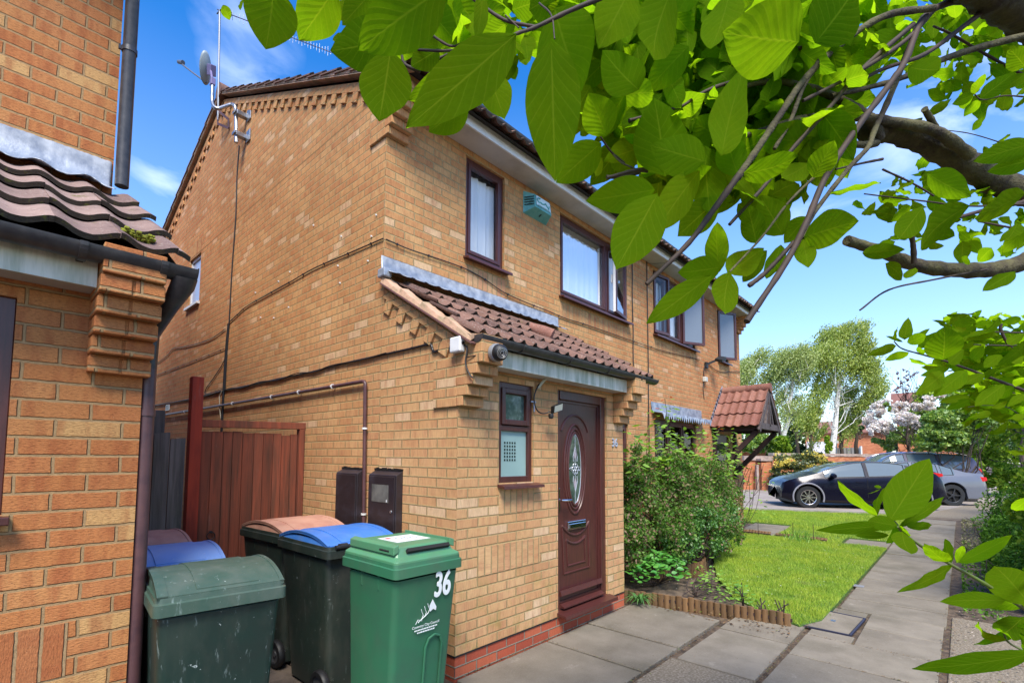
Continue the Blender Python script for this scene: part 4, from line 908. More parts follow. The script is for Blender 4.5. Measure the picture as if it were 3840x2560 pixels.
# manhole cover with its frame
t = thing('manhole_cover', 'square concrete-filled manhole cover where the path meets the lawn', 'manhole cover', (3.46, -1.73, 0))
m = MB(); m.add([(3.14, -1.52, .0), (3.82, -1.58, .0), (3.80, -1.90, .0), (3.14, -1.87, .0), (3.14, -1.52, .006), (3.82, -1.58, .004), (3.80, -1.90, .003), (3.14, -1.87, .004)], [(4, 5, 6, 7), (0, 1, 5, 4), (1, 2, 6, 5), (2, 3, 7, 6), (3, 0, 4, 7)]); m.build('cover', 'slab', t)
m = MB()
P_ = [(3.125, -1.505), (3.84, -1.565), (3.815, -1.915), (3.125, -1.885)]
for a, b in zip(P_, P_[1:]+P_[:1]): m.beam((*a, -.002), (*b, -.002), .016, .016)
m.build('frame', simple('iron_frame', (.03, .028, .05), .5), t)
m = MB(); m.box(3.46, -1.72, .004, 3.52, -1.68, .0075); m.build('keyhole', 'metal', t)
m = MB(); m.box(5.28, -1.73, .004, 5.40, -1.60, .01); tag(m.build('stop_tap_cover', simple('tap_cover', (.20, .20, .21), .6), bevel=.003), 'small grey stop tap lid on the lawn side of the path', 'tap cover')
# log edging
def logroll(name, label, pts, h, w, seed, tilt=0):
    rr = random.Random(seed); t = thing(name, label, 'log edging', (pts[0][0], pts[0][1], 0)); P = [Vector((*p, 0)) for p in pts]
    L = sum((b-a).length for a, b in zip(P, P[1:])); n = int(L/w); k = 0; acc = 0
    for i in range(n):
        d = (i+.5)*w
        for a, b in zip(P, P[1:]):
            l = (b-a).length
            if d <= l: q = a+(b-a)*d/l; tan = (b-a).normalized(); break
            d -= l
        nn = Vector((-tan.y, tan.x, 0)); mb = MB(); hh = h*rr.uniform(.9, 1.05); lean = nn*rr.uniform(-.01, .01)+nn*tilt
        vs = []; s_ = 10
        for z in (-.03, hh):
            for j in range(s_): a_ = 2*math.pi*j/s_; p = q + tan*math.cos(a_)*w*.49 + nn*math.sin(a_)*w*.32 + lean*(z/h); vs.append((p.x, p.y, z + zg(q.x)))
        mb.add(vs, [tuple(range(s_, 2*s_))] + [(j, (j+1) % s_, s_+(j+1) % s_, s_+j) for j in range(s_)]); mb.build('log', 'wood_log', t, smooth=True)
    mb = MB()
    for a, b in zip(P, P[1:]): mb.beam(a+Vector((0, 0, h*.45)), b+Vector((0, 0, h*.45)), .02, .03)
    mb.build('wire_rail', 'wood_dark', t); return t
logroll('log_edging', 'half-log edging standing along the front of the flower bed beside the paving', [(2.68, .13), (2.87, -.5), (3.03, -1.45)], .115, .062, 1)
logroll('log_edging', 'darker curved run of half-log edging behind the low leafy shrub', [(3.75, .22), (4.6, -.02), (5.3, .12), (6.1, .40)], .17, .065, 2)
logroll('log_edging', 'fallen log edging across the far end of the lawn, nearer the house', [(9.0, .95), (8.98, .22)], .09, .06, 3, .08)
logroll('log_edging', 'fallen log edging across the far end of the lawn, nearer the path', [(9.0, .15), (8.93, -.75)], .08, .06, 4, .08)

# ================================================================ side gate and fence
GY = 2.42
t = thing('side_gate', 'red-stained vertical board gate between the houses', 'gate', (-.5, GY, 0))
rr = random.Random(3); x = -1.0; k = 0
while x < -.09:
    w_ = rr.uniform(.085, .115); m = MB(); zt = 1.80+rr.uniform(-.012, .012); m.box(x, GY-rr.uniform(.0, .004), .05, min(x+w_, -.07)-.004, GY+.02, zt); m.build('board', 'wood_red', t, bevel=.003, seg=1); x += w_
m = MB(); m.beam((-1.0, GY+.04, .4), (-.07, GY+.04, .4), .04, .09); m.beam((-1.0, GY+.04, 1.5), (-.07, GY+.04, 1.5), .04, .09); m.build('ledge', 'wood_red', t)
m = MB(); m.tube([(-.885+.035*math.cos(R(a)), GY-.02, .83+.035*math.sin(R(a))) for a in range(0, 361, 30)], .005, 6); m.cyl((-.885, GY, .865), (-.885, GY-.025, .865), .012); m.build('ring_handle', 'black', t, smooth=True)
t = thing('gate_frame', 'red and weathered timber frame round the side gate, with a tall red post', 'gate frame', (-.5, GY, 0))
m = MB(); m.box(-1.105, GY-.05, 0, -1.01, GY+.05, 2.3); m.build('post', 'wood_red2', t, bevel=.004)
m = MB(); m.obox((-.505, GY, 1.885), (.505, 0, .012), (0, .035, 0), (0, 0, .035)); m.build('lintel', 'wood_red', t, bevel=.004)
m = MB(); m.box(-.065, GY-.035, 0, -.008, GY+.04, 1.86); m.build('hanging_post', 'wood_red', t, bevel=.004)
t = thing('side_fence', 'grey weathered upright fence boards left of the red gate post', 'fence', (-1.5, GY, 0))
x = -1.96
for i in range(7):
    w_ = rr.uniform(.10, .135); m = MB(); z = 1.74+rr.uniform(-.03, .03); dx = rr.uniform(-.01, .01)
    m.add([(x+.003, GY-.01, 0), (x+w_-.003, GY-.01, 0), (x+w_-.003, GY+.012, 0), (x+.003, GY+.012, 0), (x+dx+.003, GY-.01+.01*(i % 2), z), (x+w_+dx-.003, GY-.01, z+rr.uniform(-.015, .015)), (x+w_+dx-.003, GY+.012, z), (x+dx+.003, GY+.012, z)], [(4, 5, 6, 7), (0, 1, 5, 4), (1, 2, 6, 5), (2, 3, 7, 6), (3, 0, 4, 7)]); m.build('board', 'wood_grey', t); x += w_
    if x > -1.13: break
m = MB(); m.box(-1.38, GY+.1, 0, -1.27, GY+.19, 1.98); tag(m.build('fence_post', 'wood_grey', bevel=.01), 'squat grey post standing up behind the weathered fence boards', 'post')

# ================================================================ wheelie bins
def bin_(label, w, d, mats, loc, rot, style='arch', rimz=.98, panel=True, tilt=0, rimcol=None, wheels=True):
    """local axes: x across, front (opening side) at y=-d/2, hinge and wheels at y=+d/2"""
    body, lid, rim = mats; t = thing('wheelie_bin', label, 'wheelie bin', (0, 0, 0))
    bw, bd = w*.80, d*.72; y1 = d/2-.05; y0t = -d/2+.02
    m = MB(); n = 0
    def ring(z, ww, ya, yb, c=.035, seg=4):
        P = []
        for cx, cy, a0 in ((ww/2-c, yb-c, 0), (-ww/2+c, yb-c, 90), (-ww/2+c, ya+c, 180), (ww/2-c, ya+c, 270)):
            for k in range(seg+1): a = R(a0+90*k/seg); P.append((cx+c*math.cos(a), cy+c*math.sin(a), z))
        return P
    zs = [(.02, 0), (.05, .02), (.3, .28), (.62, .62), (.64, .65), (.90, .97), (rimz-.09, 1)]
    rings = [ring(z, bw+(w*.93-bw)*q, (y1-bd)+(y0t-(y1-bd))*q, y1, .04) for z, q in zs]; K = len(rings[0])
    vs = [p for r_ in rings for p in r_]; fs = [(i*K+j, i*K+(j+1) % K, (i+1)*K+(j+1) % K, (i+1)*K+j) for i in range(len(rings)-1) for j in range(K)] + [tuple(range(K))[::-1]]
    m.add(vs, fs)
    if panel:      # recessed-look arched panel outline on the front
        yf = lambda z: (y1-bd)+(y0t-(y1-bd))*min(1, max(0, (z-.02)/.87))
        pw = w*.24; px = w*.14
        pts = [(px-pw/2, yf(.1)-.004, .1), (px-pw/2, yf(.5)-.004, .50), (px-pw/2+.02, yf(.545)-.004, .545), (px-pw/2+.06, yf(.56)-.004, .56), (px+pw/2-.06, yf(.56)-.004, .56), (px+pw/2-.02, yf(.545)-.004, .545), (px+pw/2, yf(.5)-.004, .50), (px+pw/2, yf(.1)-.004, .1)]
        m.tube(pts, .007, 6)
    for sx in (-1, 1):
        for yy in (-d*.18, d*.12): m.box(sx*(w*.455)-.006, yy, rimz-.16, sx*(w*.455)+.006, yy+.01, rimz-.08)
    b_ = m.build('body', body, t, smooth=True)
    if style == 'flat':
        for z0, z1, e in ((rimz-.085, rimz-.03, .0), (rimz-.03, rimz+.0, .0)): pass
    m = MB(); r0 = ring(rimz-.075, w, -d/2, d/2, .03); r1 = ring(rimz-.025, w, -d/2, d/2, .03); r2 = ring(rimz-.02, w*.97, -d/2+.01, d/2-.01, .03); r3 = ring(rimz, w*.965, -d/2+.012, d/2-.012, .03); r4 = ring(rimz-.07, w*.88, -d/2+.04, d/2-.04, .03)
    vs = r4+r0+r1+r2+r3; m.add(vs, [(i*K+j, i*K+(j+1) % K, (i+1)*K+(j+1) % K, (i+1)*K+j) for i in range(4) for j in range(K)] + [tuple(range(4*K, 5*K))]); m.build('rim', rim, t, smooth=True)
    L = MB()
    if style == 'arch':
        H_ = .062; n = 22; ya, yb = -d/2+.015, d/2-.03
        def arch(q): return rimz+.005+H_*(1-abs(2*q-1)**2.3)
        def strip(x0, x1, up, ya_=ya, yb_=yb, q0=0, q1=1, und=.012):
            vs = []
            for i in range(n+1):
                q = q0+(q1-q0)*i/n; y = ya_+(yb_-ya_)*q; z = arch(q)+up
                vs += [(x0, y, z), (x1, y, z), (x0, y, z-und), (x1, y, z-und)]
            fs = []
            for i in range(n): a = 4*i; fs += [(a, a+1, a+5, a+4), (a+2, a+6, a+7, a+3), (a, a+4, a+6, a+2), (a+1, a+3, a+7, a+5)]
            fs += [(0, 2, 3, 1), (4*n, 4*n+1, 4*n+3, 4*n+2)]; L.add(vs, fs)
        strip(-w*.475, w*.475, 0); strip(-w*.475, -w*.40, .004, und=.02); strip(-w*.20, w*.28, .005, q0=.03, q1=.97, und=.016); strip(w*.44, w*.475, .004, und=.02)
        Lo = L.build('lid', lid, t, smooth=True)
        E = MB()     # end caps: a dark hand-hole crescent above a coloured crescent
        for sx in (-1, 1):
            x = sx*w*.40; vs = []
            for i in range(n+1): q = i/n; vs += [(x, ya+(yb-ya)*q, rimz-.01), (x, ya+(yb-ya)*q, arch(q)-.008)]
            E.add(vs, [(2*i, 2*i+1, 2*i+3, 2*i+2) for i in range(n)])
        build_groups(E, 'hand_hole', 'dark', Lo, key=lambda c: c[0] > 0)
        E = MB()
        for sx in (-1, 1):
            vs = []
            for i in range(n+1): q = i/n; y = ya+(yb-ya)*q; zz = rimz+.002+(arch(q)-rimz)*.5; vs += [(sx*w*.47, y, rimz-.01), (sx*w*.46, y, zz), (sx*w*.38, y, zz-.004)]
            E.add(vs, [(3*i+k, 3*i+k+1, 3*i+k+4, 3*i+k+3) for i in range(n) for k in (0, 1)])
        build_groups(E, 'lid_end', lid, Lo, key=lambda c: c[0] > 0, smooth=True)
    else:
        m = L; a = [(w*.955, -d/2+.012, d/2-.012, rimz+.012), (w*.86, -d/2+.05, d/2-.03, rimz+.03), (w*.80, -d/2+.075, d/2-.05, rimz+.075)]
        rr_ = [ring(a[0][3]-.012, *a[0][:3], .03), ring(a[0][3], *a[0][:3], .03), ring(a[1][3], *a[1][:3], .03), ring(a[2][3], *a[2][:3], .03), ring(a[2][3]+.006, w*.76, -d/2+.09, d/2-.065, .02)]
        m.add([p for q in rr_ for p in q], [(i*K+j, i*K+(j+1) % K, (i+1)*K+(j+1) % K, (i+1)*K+j) for i in range(4) for j in range(K)] + [tuple(range(4*K, 5*K))])
        for sx in (-1, 1): m.obox((sx*w*.41, 0, rimz+.07), (w*.035, 0, .006*sx*-1), (0, d*.40, 0), (0, 0, .022))
        Lo = L.build('lid', lid, t, bevel=.004)
        E = MB(); E.obox((.02, -d/2+.060, rimz+.052), (w*.31, 0, 0), (0, .006, .008), (0, -.014, .014)); E.obox((-w*.424, -d*.24, rimz+.05), (.004, 0, 0.006), (0, .045, 0), (-.010, 0, .018)); E.build('hand_hole', 'dark', Lo)
        E = MB(); E.obox((.03, .02, rimz+.0825), (w*.25, 0, 0), (0, d*.18, 0), (0, 0, .0008)); st = E.build('lid_sticker', MAT['white'], Lo)
        E = MB(); E.lathe([(0, 0), (.018, 0), (.018, .0006), (0, .0006)], (-.055, .07, rimz+.0835), n=16); E.build('red_roundel', simple('sticker_red', (.6, .05, .05), .5), st)
        E = MB()
        for i in range(7): E.obox((-.015+i*.022, .045-(i % 3)*.03, rimz+.0838), (.007, .003, 0), (-.002, .005, 0), (0, 0, .0003))
        E.build('recycling_symbols', simple('sticker_blue', (.12, .25, .5), .5), st)
    m = MB(); m.cyl((-w*.40, d/2-.005, rimz-.005), (w*.40, d/2-.005, rimz-.005), .016, n=12)
    for sx in (-.3, 0, .3): m.cyl((w*sx-.03, d/2-.01, rimz-.002), (w*sx+.03, d/2-.01, rimz-.002), .021, n=12)
    m.build('handle_bar', 'black' if style == 'arch' else lid, t, smooth=True)
    for sx in (-1, 1):
        x = sx*(bw/2+.048); q = MB(); q.lathe([(.068, -.024), (.092, -.024), (.1, -.014), (.1, .014), (.092, .024), (.068, .024), (.066, .012)], (x, y1-.015, .10), 'x', 28); wo = q.build('wheel', 'black', t, smooth=True)
        q = MB(); q.lathe([(0, sx*.014), (.02, sx*.016), (.022, sx*.008), (.055, sx*.004), (.07, sx*.012)], (x, y1-.015, .10), 'x', 24); q.lathe([(0, sx*-.014), (.07, sx*-.012)], (x, y1-.015, .10), 'x', 24); q.build('hub', simple('grey_hub', (.05, .05, .055), .5) if 'grey_hub' not in bpy.data.materials else bpy.data.materials['grey_hub'], wo, smooth=True)
    m = MB(); m.cyl((-bw/2-.04, y1-.015, .10), (bw/2+.04, y1-.015, .10), .012); m.build('axle', 'metal', t)
    t.location = loc; t.rotation_euler = (0, 0, rot); return t
def binp(name, c, c2, rough=.42, scr=.0):
    b = NB(name); o = b.obj(); n = b.noise(o, 5, 5, .65); s_ = b.noise(b.vec(o, scale=(30, 30, 6), rot=(.3, .2, .5)), 1, 4, .75); col = b.mix(b.rng(n, .42, .7, 0, 1), c, c2)
    d_ = b.noise(b.vec(o, scale=(3, 3, 1.2), loc=(1, 6, 2)), 1, 5, .7); col = b.mix(b.rng(d_, .50, .72, 0, .45), col, b.mix(.4, col, (.16, .14, .11)))
    if scr: col = b.mix(b.rng(s_, .62, .70, 0, scr), col, (.42, .52, .50)); sp_ = b.noise(b.vec(o, loc=(2, 9, 4)), 26, 3, .8); col = b.mix(b.rng(sp_, .68, .72, 0, min(1, scr*2.5)), col, (.55, .62, .60))
    b.pbr(col, rough, normal=b.bump(b.noise(o, 300, 2), .25, .0008), spec=.5); return b.m
bg_dark = binp('dark_green_black_plastic', (.012, .022, .017), (.022, .026, .022), .5, .1)
bg_dark2 = binp('scuffed_dark_green_plastic', (.010, .030, .023), (.015, .027, .022), .45, .25)
bg_green = binp('green_bin_plastic', (.032, .145, .072), (.04, .12, .068), .42, .0)
bg_green_lid = binp('pale_green_lid_plastic', (.075, .24, .12), (.085, .20, .11), .38)
lid_g2 = binp('weathered_green_lid_plastic', (.035, .075, .055), (.075, .105, .085), .42, .25)
lid_blue = binp('blue_lid_plastic', (.035, .16, .52), (.07, .20, .52), .42, .12)
lid_blue2 = binp('chalky_blue_lid_plastic', (.17, .31, .62), (.22, .33, .58), .5, .2)
lid_br = binp('faded_brown_lid_plastic', (.46, .25, .18), (.34, .15, .11), .6, .1)
b1 = bin_('bright green wheelie bin numbered 36 against the porch corner', .5, .56, (bg_green, bg_green_lid, bg_green), (-.638, -.205, 0), R(0), 'flat', rimz=1.0)
b2 = bin_('black wheelie bin with a clean blue lid behind the bright green bin', .59, .74, (bg_dark, lid_blue, bg_dark), (-.56, .68, 0), R(181), 'arch', rimz=.985, panel=False)
b3 = bin_('black wheelie bin with a faded brown lid nearest the gate, right row', .59, .74, (bg_dark, lid_br, bg_dark), (-.55, 1.42, 0), R(184), 'arch', rimz=.985, panel=False)
b4 = bin_('scuffed dark green wheelie bin beside the brown downpipe', .54, .62, (bg_dark2, lid_g2, lid_g2), (-1.635, .01, 0), R(-6), 'arch', rimz=.985, panel=False)
b5 = bin_('wheelie bin with a chalky blue lid behind the scuffed green bin', .5, .60, (bg_dark, lid_blue2, bg_dark), (-1.66, .68, 0), R(-3), 'arch', rimz=.985, panel=False)
b6 = bin_('wheelie bin with a pinkish brown lid under the grey fence', .5, .60, (bg_dark, lid_br, bg_dark), (-1.66, 1.36, 0), R(2), 'arch', rimz=.985, panel=False)
# number, emblem and lettering on the green bin (front face)
OFF[b1.name] = Vector((0, 0, 0))
yf = lambda z: (.23-.56*.72)+((-.26)-(.23-.56*.72))*min(1, max(0, (z-.02)/.87))-.003
wh = simple('white_print', (.78, .80, .80), .5)
slope = math.atan(((-.26)-(.23-.56*.72))/.87)
digits('36', .20, wh, 'number_sticker', b1, (.100, yf(.84)-.006, .842), (R(90)-slope, 0, 0), ext=.0006, bold=0, sx=.64, heavy=.0045)
m = MB()
for k in range(3):
    pts = [(-.06+k*.022+.02*math.sin(i*1.1), yf(.66+.0)-.002, .655+i*.018+k*.012) for i in range(5)]; m.tube([(x+(i*.009), yf(z)-.001, z) for i, (x, _, z) in enumerate(pts)], .0017, 5)
m.tube([(-.075, yf(.65), .65), (-.06, yf(.672), .672), (-.03, yf(.66), .66)], .0015, 5)
P_ = [(.035, .765), (.012, .72), (.02, .70), (.0, .69), (.012, .735), (.032, .765)]; z_ = [(.035, .77), (.068, .72), (.066, .70), (.045, .712), (.022, .70), (.015, .735)]
m.add([(x, yf(z)-.0015, z) for x, z in z_], [tuple(range(6))]); m.build('council_emblem', wh, b1)
digits('Coventry City Council', .0215, wh, 'council_lettering', b1, (.0, yf(.635)-.001, .632), (R(90)-slope, 0, 0), ext=.0004)
m = MB(); rr = random.Random(4)
for z, x0, x1 in ((.612, -.08, .08), (.597, -.06, .055)):
    x = x0
    while x < x1: l = rr.uniform(.006, .016); m.obox((x+l/2, yf(z)-.001, z), (l/2, 0, 0), (0, .0004, 0), (0, 0, .0033)); x += l+.003
m.build('small_print', wh, b1)
# drain cover among the bins
m = MB(); m.lathe([(0, .012), (.13, .012), (.15, .004), (.15, -.02)], (-.66, .33, 0), n=28); tag(m.build('drain_cover', 'gravelconc'), 'round worn drain surround on the ground by the bin wheels', 'drain')

# ================================================================ things fixed to the walls
def meterbox(label, y0, y1, z0=.80, z1=1.425, win=False):
    t = thing('meter_box', label, 'meter box', (0, (y0+y1)/2, z0)); m = MB()
    m.prism([(0, z0), (-.07, z0), (-.075, z1), (-.06, z1+.008), (0, z1+.04)], 'y', y0, y1) if False else None
    v = [(0, z0), (-.07, z0), (-.07, z1), (0, z1+.04)]
    m.add([(x, y, z) for y in (y0, y1) for x, z in v], [(0, 1, 2, 3), (7, 6, 5, 4), (0, 4, 5, 1), (1, 5, 6, 2), (2, 6, 7, 3), (3, 7, 4, 0)]); m.build('box', 'mosaic', t, bevel=.006)
    m = MB(); m.box(-.08, y0+.012, z0+.01, -.07, y1-.012, z1-.012); d = m.build('door', 'mosaic', t, bevel=.004)
    if win:
        m = MB(); m.box(-.083, y0+.09, 1.20, -.079, y1-.07, 1.345); m.build('viewing_window', simple('fogged_plastic', (.16, .155, .14), .3, 0, 8, col2=(.08, .08, .075)), d)
        m = MB(); m.box(-.0835, y0+.105, 1.205, -.0832, y0+.118, 1.225); m.build('label', 'white', d)
        m = MB(); m.lathe([(0, -.006), (.012, -.006), (.014, 0)], (-.08, y0+.05, 1.13), 'x', 12); m.build('lock', 'metal', d)
    m = MB(); rr = random.Random(int(y0*100))
    for k in range(14): m.box(-.012-rr.random()*.006, y0+(y1-y0)*k/14, z1+.035, 0, y0+(y1-y0)*(k+1)/14, z1+.05+rr.random()*.012)
    m.build('sealant', 'black', t); return t
meterbox('plain dark brown meter box on the gable, left of the waste pipe', 1.235, 1.60)
meterbox('dark brown meter box with a fogged window, right of the waste pipe', .65, 1.05, win=True)
def pipe(name, label, cat, pts, r, mat, clips=(), cm='white', cr_=None, n=10, raw=False, axisf=None):
    t = thing(name, label, cat, pts[0]); m = MB(); m.tube(pts, r, n); m.build('pipe' if 'pipe' in name else 'wire', mat, t, smooth=True)
    for c, a in clips:
        q = MB(); c = Vector(c); a = Vector(a); q.cyl(c-a*.008, c+a*.008, r*1.45, n=12); q.build('clip', cm, t, smooth=True)
    return t
pipe('waste_pipe', 'thin brown waste pipe running along the gable and down between the meter boxes', 'pipe', [(-.035, 9.3, 2.31), (-.035, 4.5, 2.28), (-.035, 1.24, 2.262), (-.035, 1.21, 2.255), (-.035, 1.195, 2.235), (-.035, 1.195, 2.2), (-.035, 1.16, .7)], .017, 'plastic_brown',
     [((-.035, y, 2.262+.005*(y-1.2)), (0, 1, 0)) for y in (1.78, 2.5, 3.2, 4.45, 6.6, 7.9, 9.0)] + [((-.035, 1.187, 1.83), (0, 0, 1)), ((-.035, 1.17, 1.07), (0, 0, 1))])
def cable(label, pts, r=.006, name='cable', sm=True, nails=0, mat='cable', side=(0, 0, 0)):
    p = cr_spline(pts, 6) if sm else pts; t = thing(name, label, 'cable', pts[0]); m = MB(); m.tube(p, r, 6); m.build('wire', mat, t, smooth=True)
    if nails:
        q = MB(); rr = random.Random(int(nails*7+len(p)))
        for k in range(nails):
            a = p[int((k+.5)*len(p)/nails)]; q.obox(a, (.007, 0, 0), (0, .007, 0), (0, 0, .010))
        tag(q.build('cable_clips', mat, t), kind='stuff')
    return t
g = -.012
cable('thick bundle of black cables clipped along the gable just above the waste pipe', [(g, 9.2, 2.54), (g, 7, 2.50), (g, 5.6, 2.485), (g, 5.0, 2.50), (g, 4.0, 2.485), (g, 3.2, 2.48), (g, 2.4, 2.47), (g, 1.84, 2.472), (g, 1.6, 2.478), (g, 1.02, 2.473), (g, .6, 2.47), (g, .34, 2.47), (g, .30, 2.455), (g, .285, 2.42), (g, .26, 2.40), (g, .2, 2.405), (g, .06, 2.405)], .0095, nails=26)
cable('loose second black cable twisted with the bundle on the gable', [(g-.01, 6, 2.50), (g-.01, 5.2, 2.49), (g-.01, 4.6, 2.505), (g-.01, 4.2, 2.475), (g-.01, 3.6, 2.495), (g-.01, 3.1, 2.465), (g-.01, 2.6, 2.49), (g-.01, 2.2, 2.46), (g-.01, 1.84, 2.485), (g-.01, 1.3, 2.47), (g-.01, .9, 2.48)], .005)
cable('aerial cable dropping straight down the gable from the satellite dish', [(g, 4.70, 6.05), (g, 4.74, 5.6), (g, 4.72, 5.0), (g, 4.78, 4.2), (g, 4.80, 3.5), (g, 4.84, 3.0), (g, 4.85, 2.5)], .008)
cable('black cable bundle on the gable continuing down behind the gate', [(g-.006, 4.80, 3.45), (g-.006, 4.86, 3.0), (g-.006, 4.88, 2.6), (g-.006, 4.9, 1.9)], .016)
cable('thin black cable sagging across the middle of the gable to the corner', [(g, 4.80, 3.47), (g, 4.5, 3.52), (g, 4.15, 3.57), (g, 3.5, 3.58), (g, 2.8, 3.59), (g, 2.3, 3.60), (g, 1.6, 3.565), (g, 1.0, 3.535)], .0065, nails=10)
cable('black cable sagging along the front wall under the upstairs windows', [(0.01, .985, 3.53), (.27, .985, 3.52), (.63, .985, 3.535), (1.0, .985, 3.54), (1.3, .985, 3.505), (1.61, .985, 3.44), (2.03, .985, 3.416), (2.39, .985, 3.41), (2.82, .985, 3.395), (3.37, .985, 3.41), (4.7, .985, 3.42), (5.2, .985, 3.425), (5.8, .985, 3.44), (6.5, .985, 3.48), (7.4, .985, 3.53)], .006, nails=12)
cable('loop of black wire hanging from the gable above the gate post', [(g, 4.86, 3.2), (g, 4.92, 2.95), (g, 5.3, 2.75), (g, 5.62, 2.62), (g, 5.72, 2.54), (g, 5.6, 2.51), (g, 5.2, 2.52), (g, 4.9, 2.53)], .006)
cable('old pale cable drooping on the far left of the gable', [(g, 9.1, 3.35), (g, 8.0, 3.42), (g, 7.6, 3.5), (g, 6.8, 3.42), (g, 5.6, 3.35), (g, 4.95, 3.4)], .006)
cable('faint cable below the drooping one on the far gable', [(g, 9.2, 3.13), (g, 7.5, 3.12), (g, 6.0, 3.11), (g, 4.95, 3.11)], .005, nails=6)
m = MB(); m.tube([(-.02, 4.93, 2.5), (-.035, 4.99, 2.42), (-.03, 4.98, 2.25), (-.02, 4.94, 2.1)], .007, 6); tag(m.build('cable_end', simple('cream_wire', (.5, .45, .33), .5)), 'short cream wire end dangling on the black cable', 'cable')
for x, z1, z0, lb in ((4.655, 4.85, 3.72, 'double black cable beside the middle window ending in a loose tail'), (4.66, 3.7, 3.02, 'lower run of black cable above the porch tiles'), (5.17, 4.85, .6, 'black cable running down the wall between the two houses')):
    cable(lb, [(x, .985, z1), (x+.004, .985, (z0+z1)/2+.2), (x-.006, .985, (z0+z1)/2-.1), (x, .985, z0)], .0075)
cable('thin wire looping from the gutter to the black wall cable', [(5.17, .98, 4.82), (5.3, .85, 4.82), (5.6, .7, 4.9), (5.75, .62, 5.05)], .004)
cable('short black wire curling out of the white box to the camera', [(-.03, -.09, 2.40), (-.035, -.13, 2.36), (-.04, -.12, 2.26), (-.035, -.16, 2.17), (-.03, -.19, 2.145)], .006)
cable('wire from the white box into the camera', [(-.035, -.13, 2.30), (-.02, -.2, 2.305), (.02, -.25, 2.31)], .004)
# junction box
t = thing('junction_box', 'square white junction box on the porch verge beside the camera', 'junction box', (-.02, -.04, 2.36))
m = MB(); m.box(-.075, -.095, 2.345, -.02, .02, 2.46); m.build('box', 'white', t, bevel=.012, seg=3)
m = MB(); m.cyl((-.048, -.095, 2.41), (-.048, -.102, 2.41), .012); m.build('cable_gland', 'black', t)
# security camera
t = thing('security_camera', 'round black dome security camera under the end of the porch gutter', 'security camera', (.09, -.3, 2.33))
m = MB(); m.lathe([(0, 0), (.058, 0), (.064, .015), (.066, .04), (.06, .06)], (.09, -.335, 2.33), 'y', 28); m.build('base', simple('silver_ring', (.30, .31, .32), .3, .3), t, smooth=True)
def dome(mb, c, r, d, n=20, k=8, cut=1.0):
    c = Vector(c); d = Vector(d).normalized(); a = d.orthogonal().normalized(); b = d.cross(a); base = len(mb.v)
    for i in range(k+1):
        th = cut*math.pi/2*i/k
        for j in range(n): ph = 2*math.pi*j/n; mb.v.append(tuple(c+d*r*math.cos(th)+(a*math.cos(ph)+b*math.sin(ph))*r*math.sin(th)))
    for i in range(k):
        for j in range(n): mb.f.append((base+i*n+j, base+i*n+(j+1) % n, base+(i+1)*n+(j+1) % n, base+(i+1)*n+j)); mb.m.append(0); mb.swap.append(False)
dv = Vector((-.45, -.85, -.25)).normalized()
m = MB(); dome(m, (.085, -.335, 2.325), .062, dv, cut=1.6); m.build('dome', 'black', t, smooth=True)
m = MB(); c = Vector((.085, -.335, 2.325))+dv*.058
for r_ in (.036, .026, .014): m.tube([c + dv*.003 + (dv.orthogonal().normalized()*math.cos(R(a_))+dv.cross(dv.orthogonal().normalized())*math.sin(R(a_)))*r_ for a_ in range(0, 361, 20)], .0025, 5)
m.build('lens_ring', simple('lens_silver', (.35, .35, .36), .3, .6), t, smooth=True)
m = MB(); 
for a_ in range(0, 360, 30): p = c+dv*.002+(dv.orthogonal().normalized()*math.cos(R(a_))+dv.cross(dv.orthogonal().normalized())*math.sin(R(a_)))*.031; m.obox(p, dv*.002, (.003, 0, 0), (0, 0, .003))
m.build('infrared_leds', 'dark', t)
m = MB(); m.cyl((.235, -.02, 2.235), (.235, -.06, 2.235), .022); tag(m.build('pipe_stub', simple('pale_stub', (.35, .42, .42), .5), smooth=True), 'pale pipe stub under the left end of the porch fascia', 'pipe stub')
# floodlight by the porch door
t = thing('floodlight', 'small black floodlight with sensor hanging beside the front door', 'floodlight', (1.05, -.1, 1.95))
m = MB(); m.obox((1.06, -.13, 2.015), Vector((.045, -.02, .02)), Vector((.012, .02, 0)), Vector((-.012, -.012, .034))); m.build('lamp_body', 'black', t, bevel=.005)
m = MB(); m.obox((1.052, -.157, 2.013), Vector((.036, -.016, .014)), Vector((.0012, .002, 0)), Vector((-.009, -.009, .026))); m.build('lamp_glass', simple('lamp_glass', (.45, .48, .42), .2), t)
m = MB(); m.lathe([(0, -.025), (.018, -.022), (.024, 0), (.02, .02), (0, .024)], (1.02, -.1, 1.945), 'z', 14); m.build('sensor', 'black', t, smooth=True)
m = MB(); m.tube(cr_spline([(.97, -.03, 2.24), (.92, -.03, 2.2), (.87, -.03, 2.1), (.89, -.04, 2.0), (.95, -.06, 1.965), (1.02, -.1, 1.985)], 5), .006, 6); m.build('wire', 'cable', t, smooth=True)
m = MB(); m.tube([(.93, -.02, 2.19), (.985, -.05, 2.26), (1.03, -.05, 2.29)], .013, 8); m.build('connector', simple('cream_connector', (.45, .45, .36), .5), t, smooth=True)
m = MB(); m.box(.90, -.0045, 1.98, .912, -.001, 2.08); m.box(.86, -.0045, 2.06, .93, -.001, 2.072); tag(m.build('paint_smear', simple('blue_grey_paint', (.35, .42, .55), .8)), 'blue-grey paint smear on the bricks left of the door', 'paint mark')
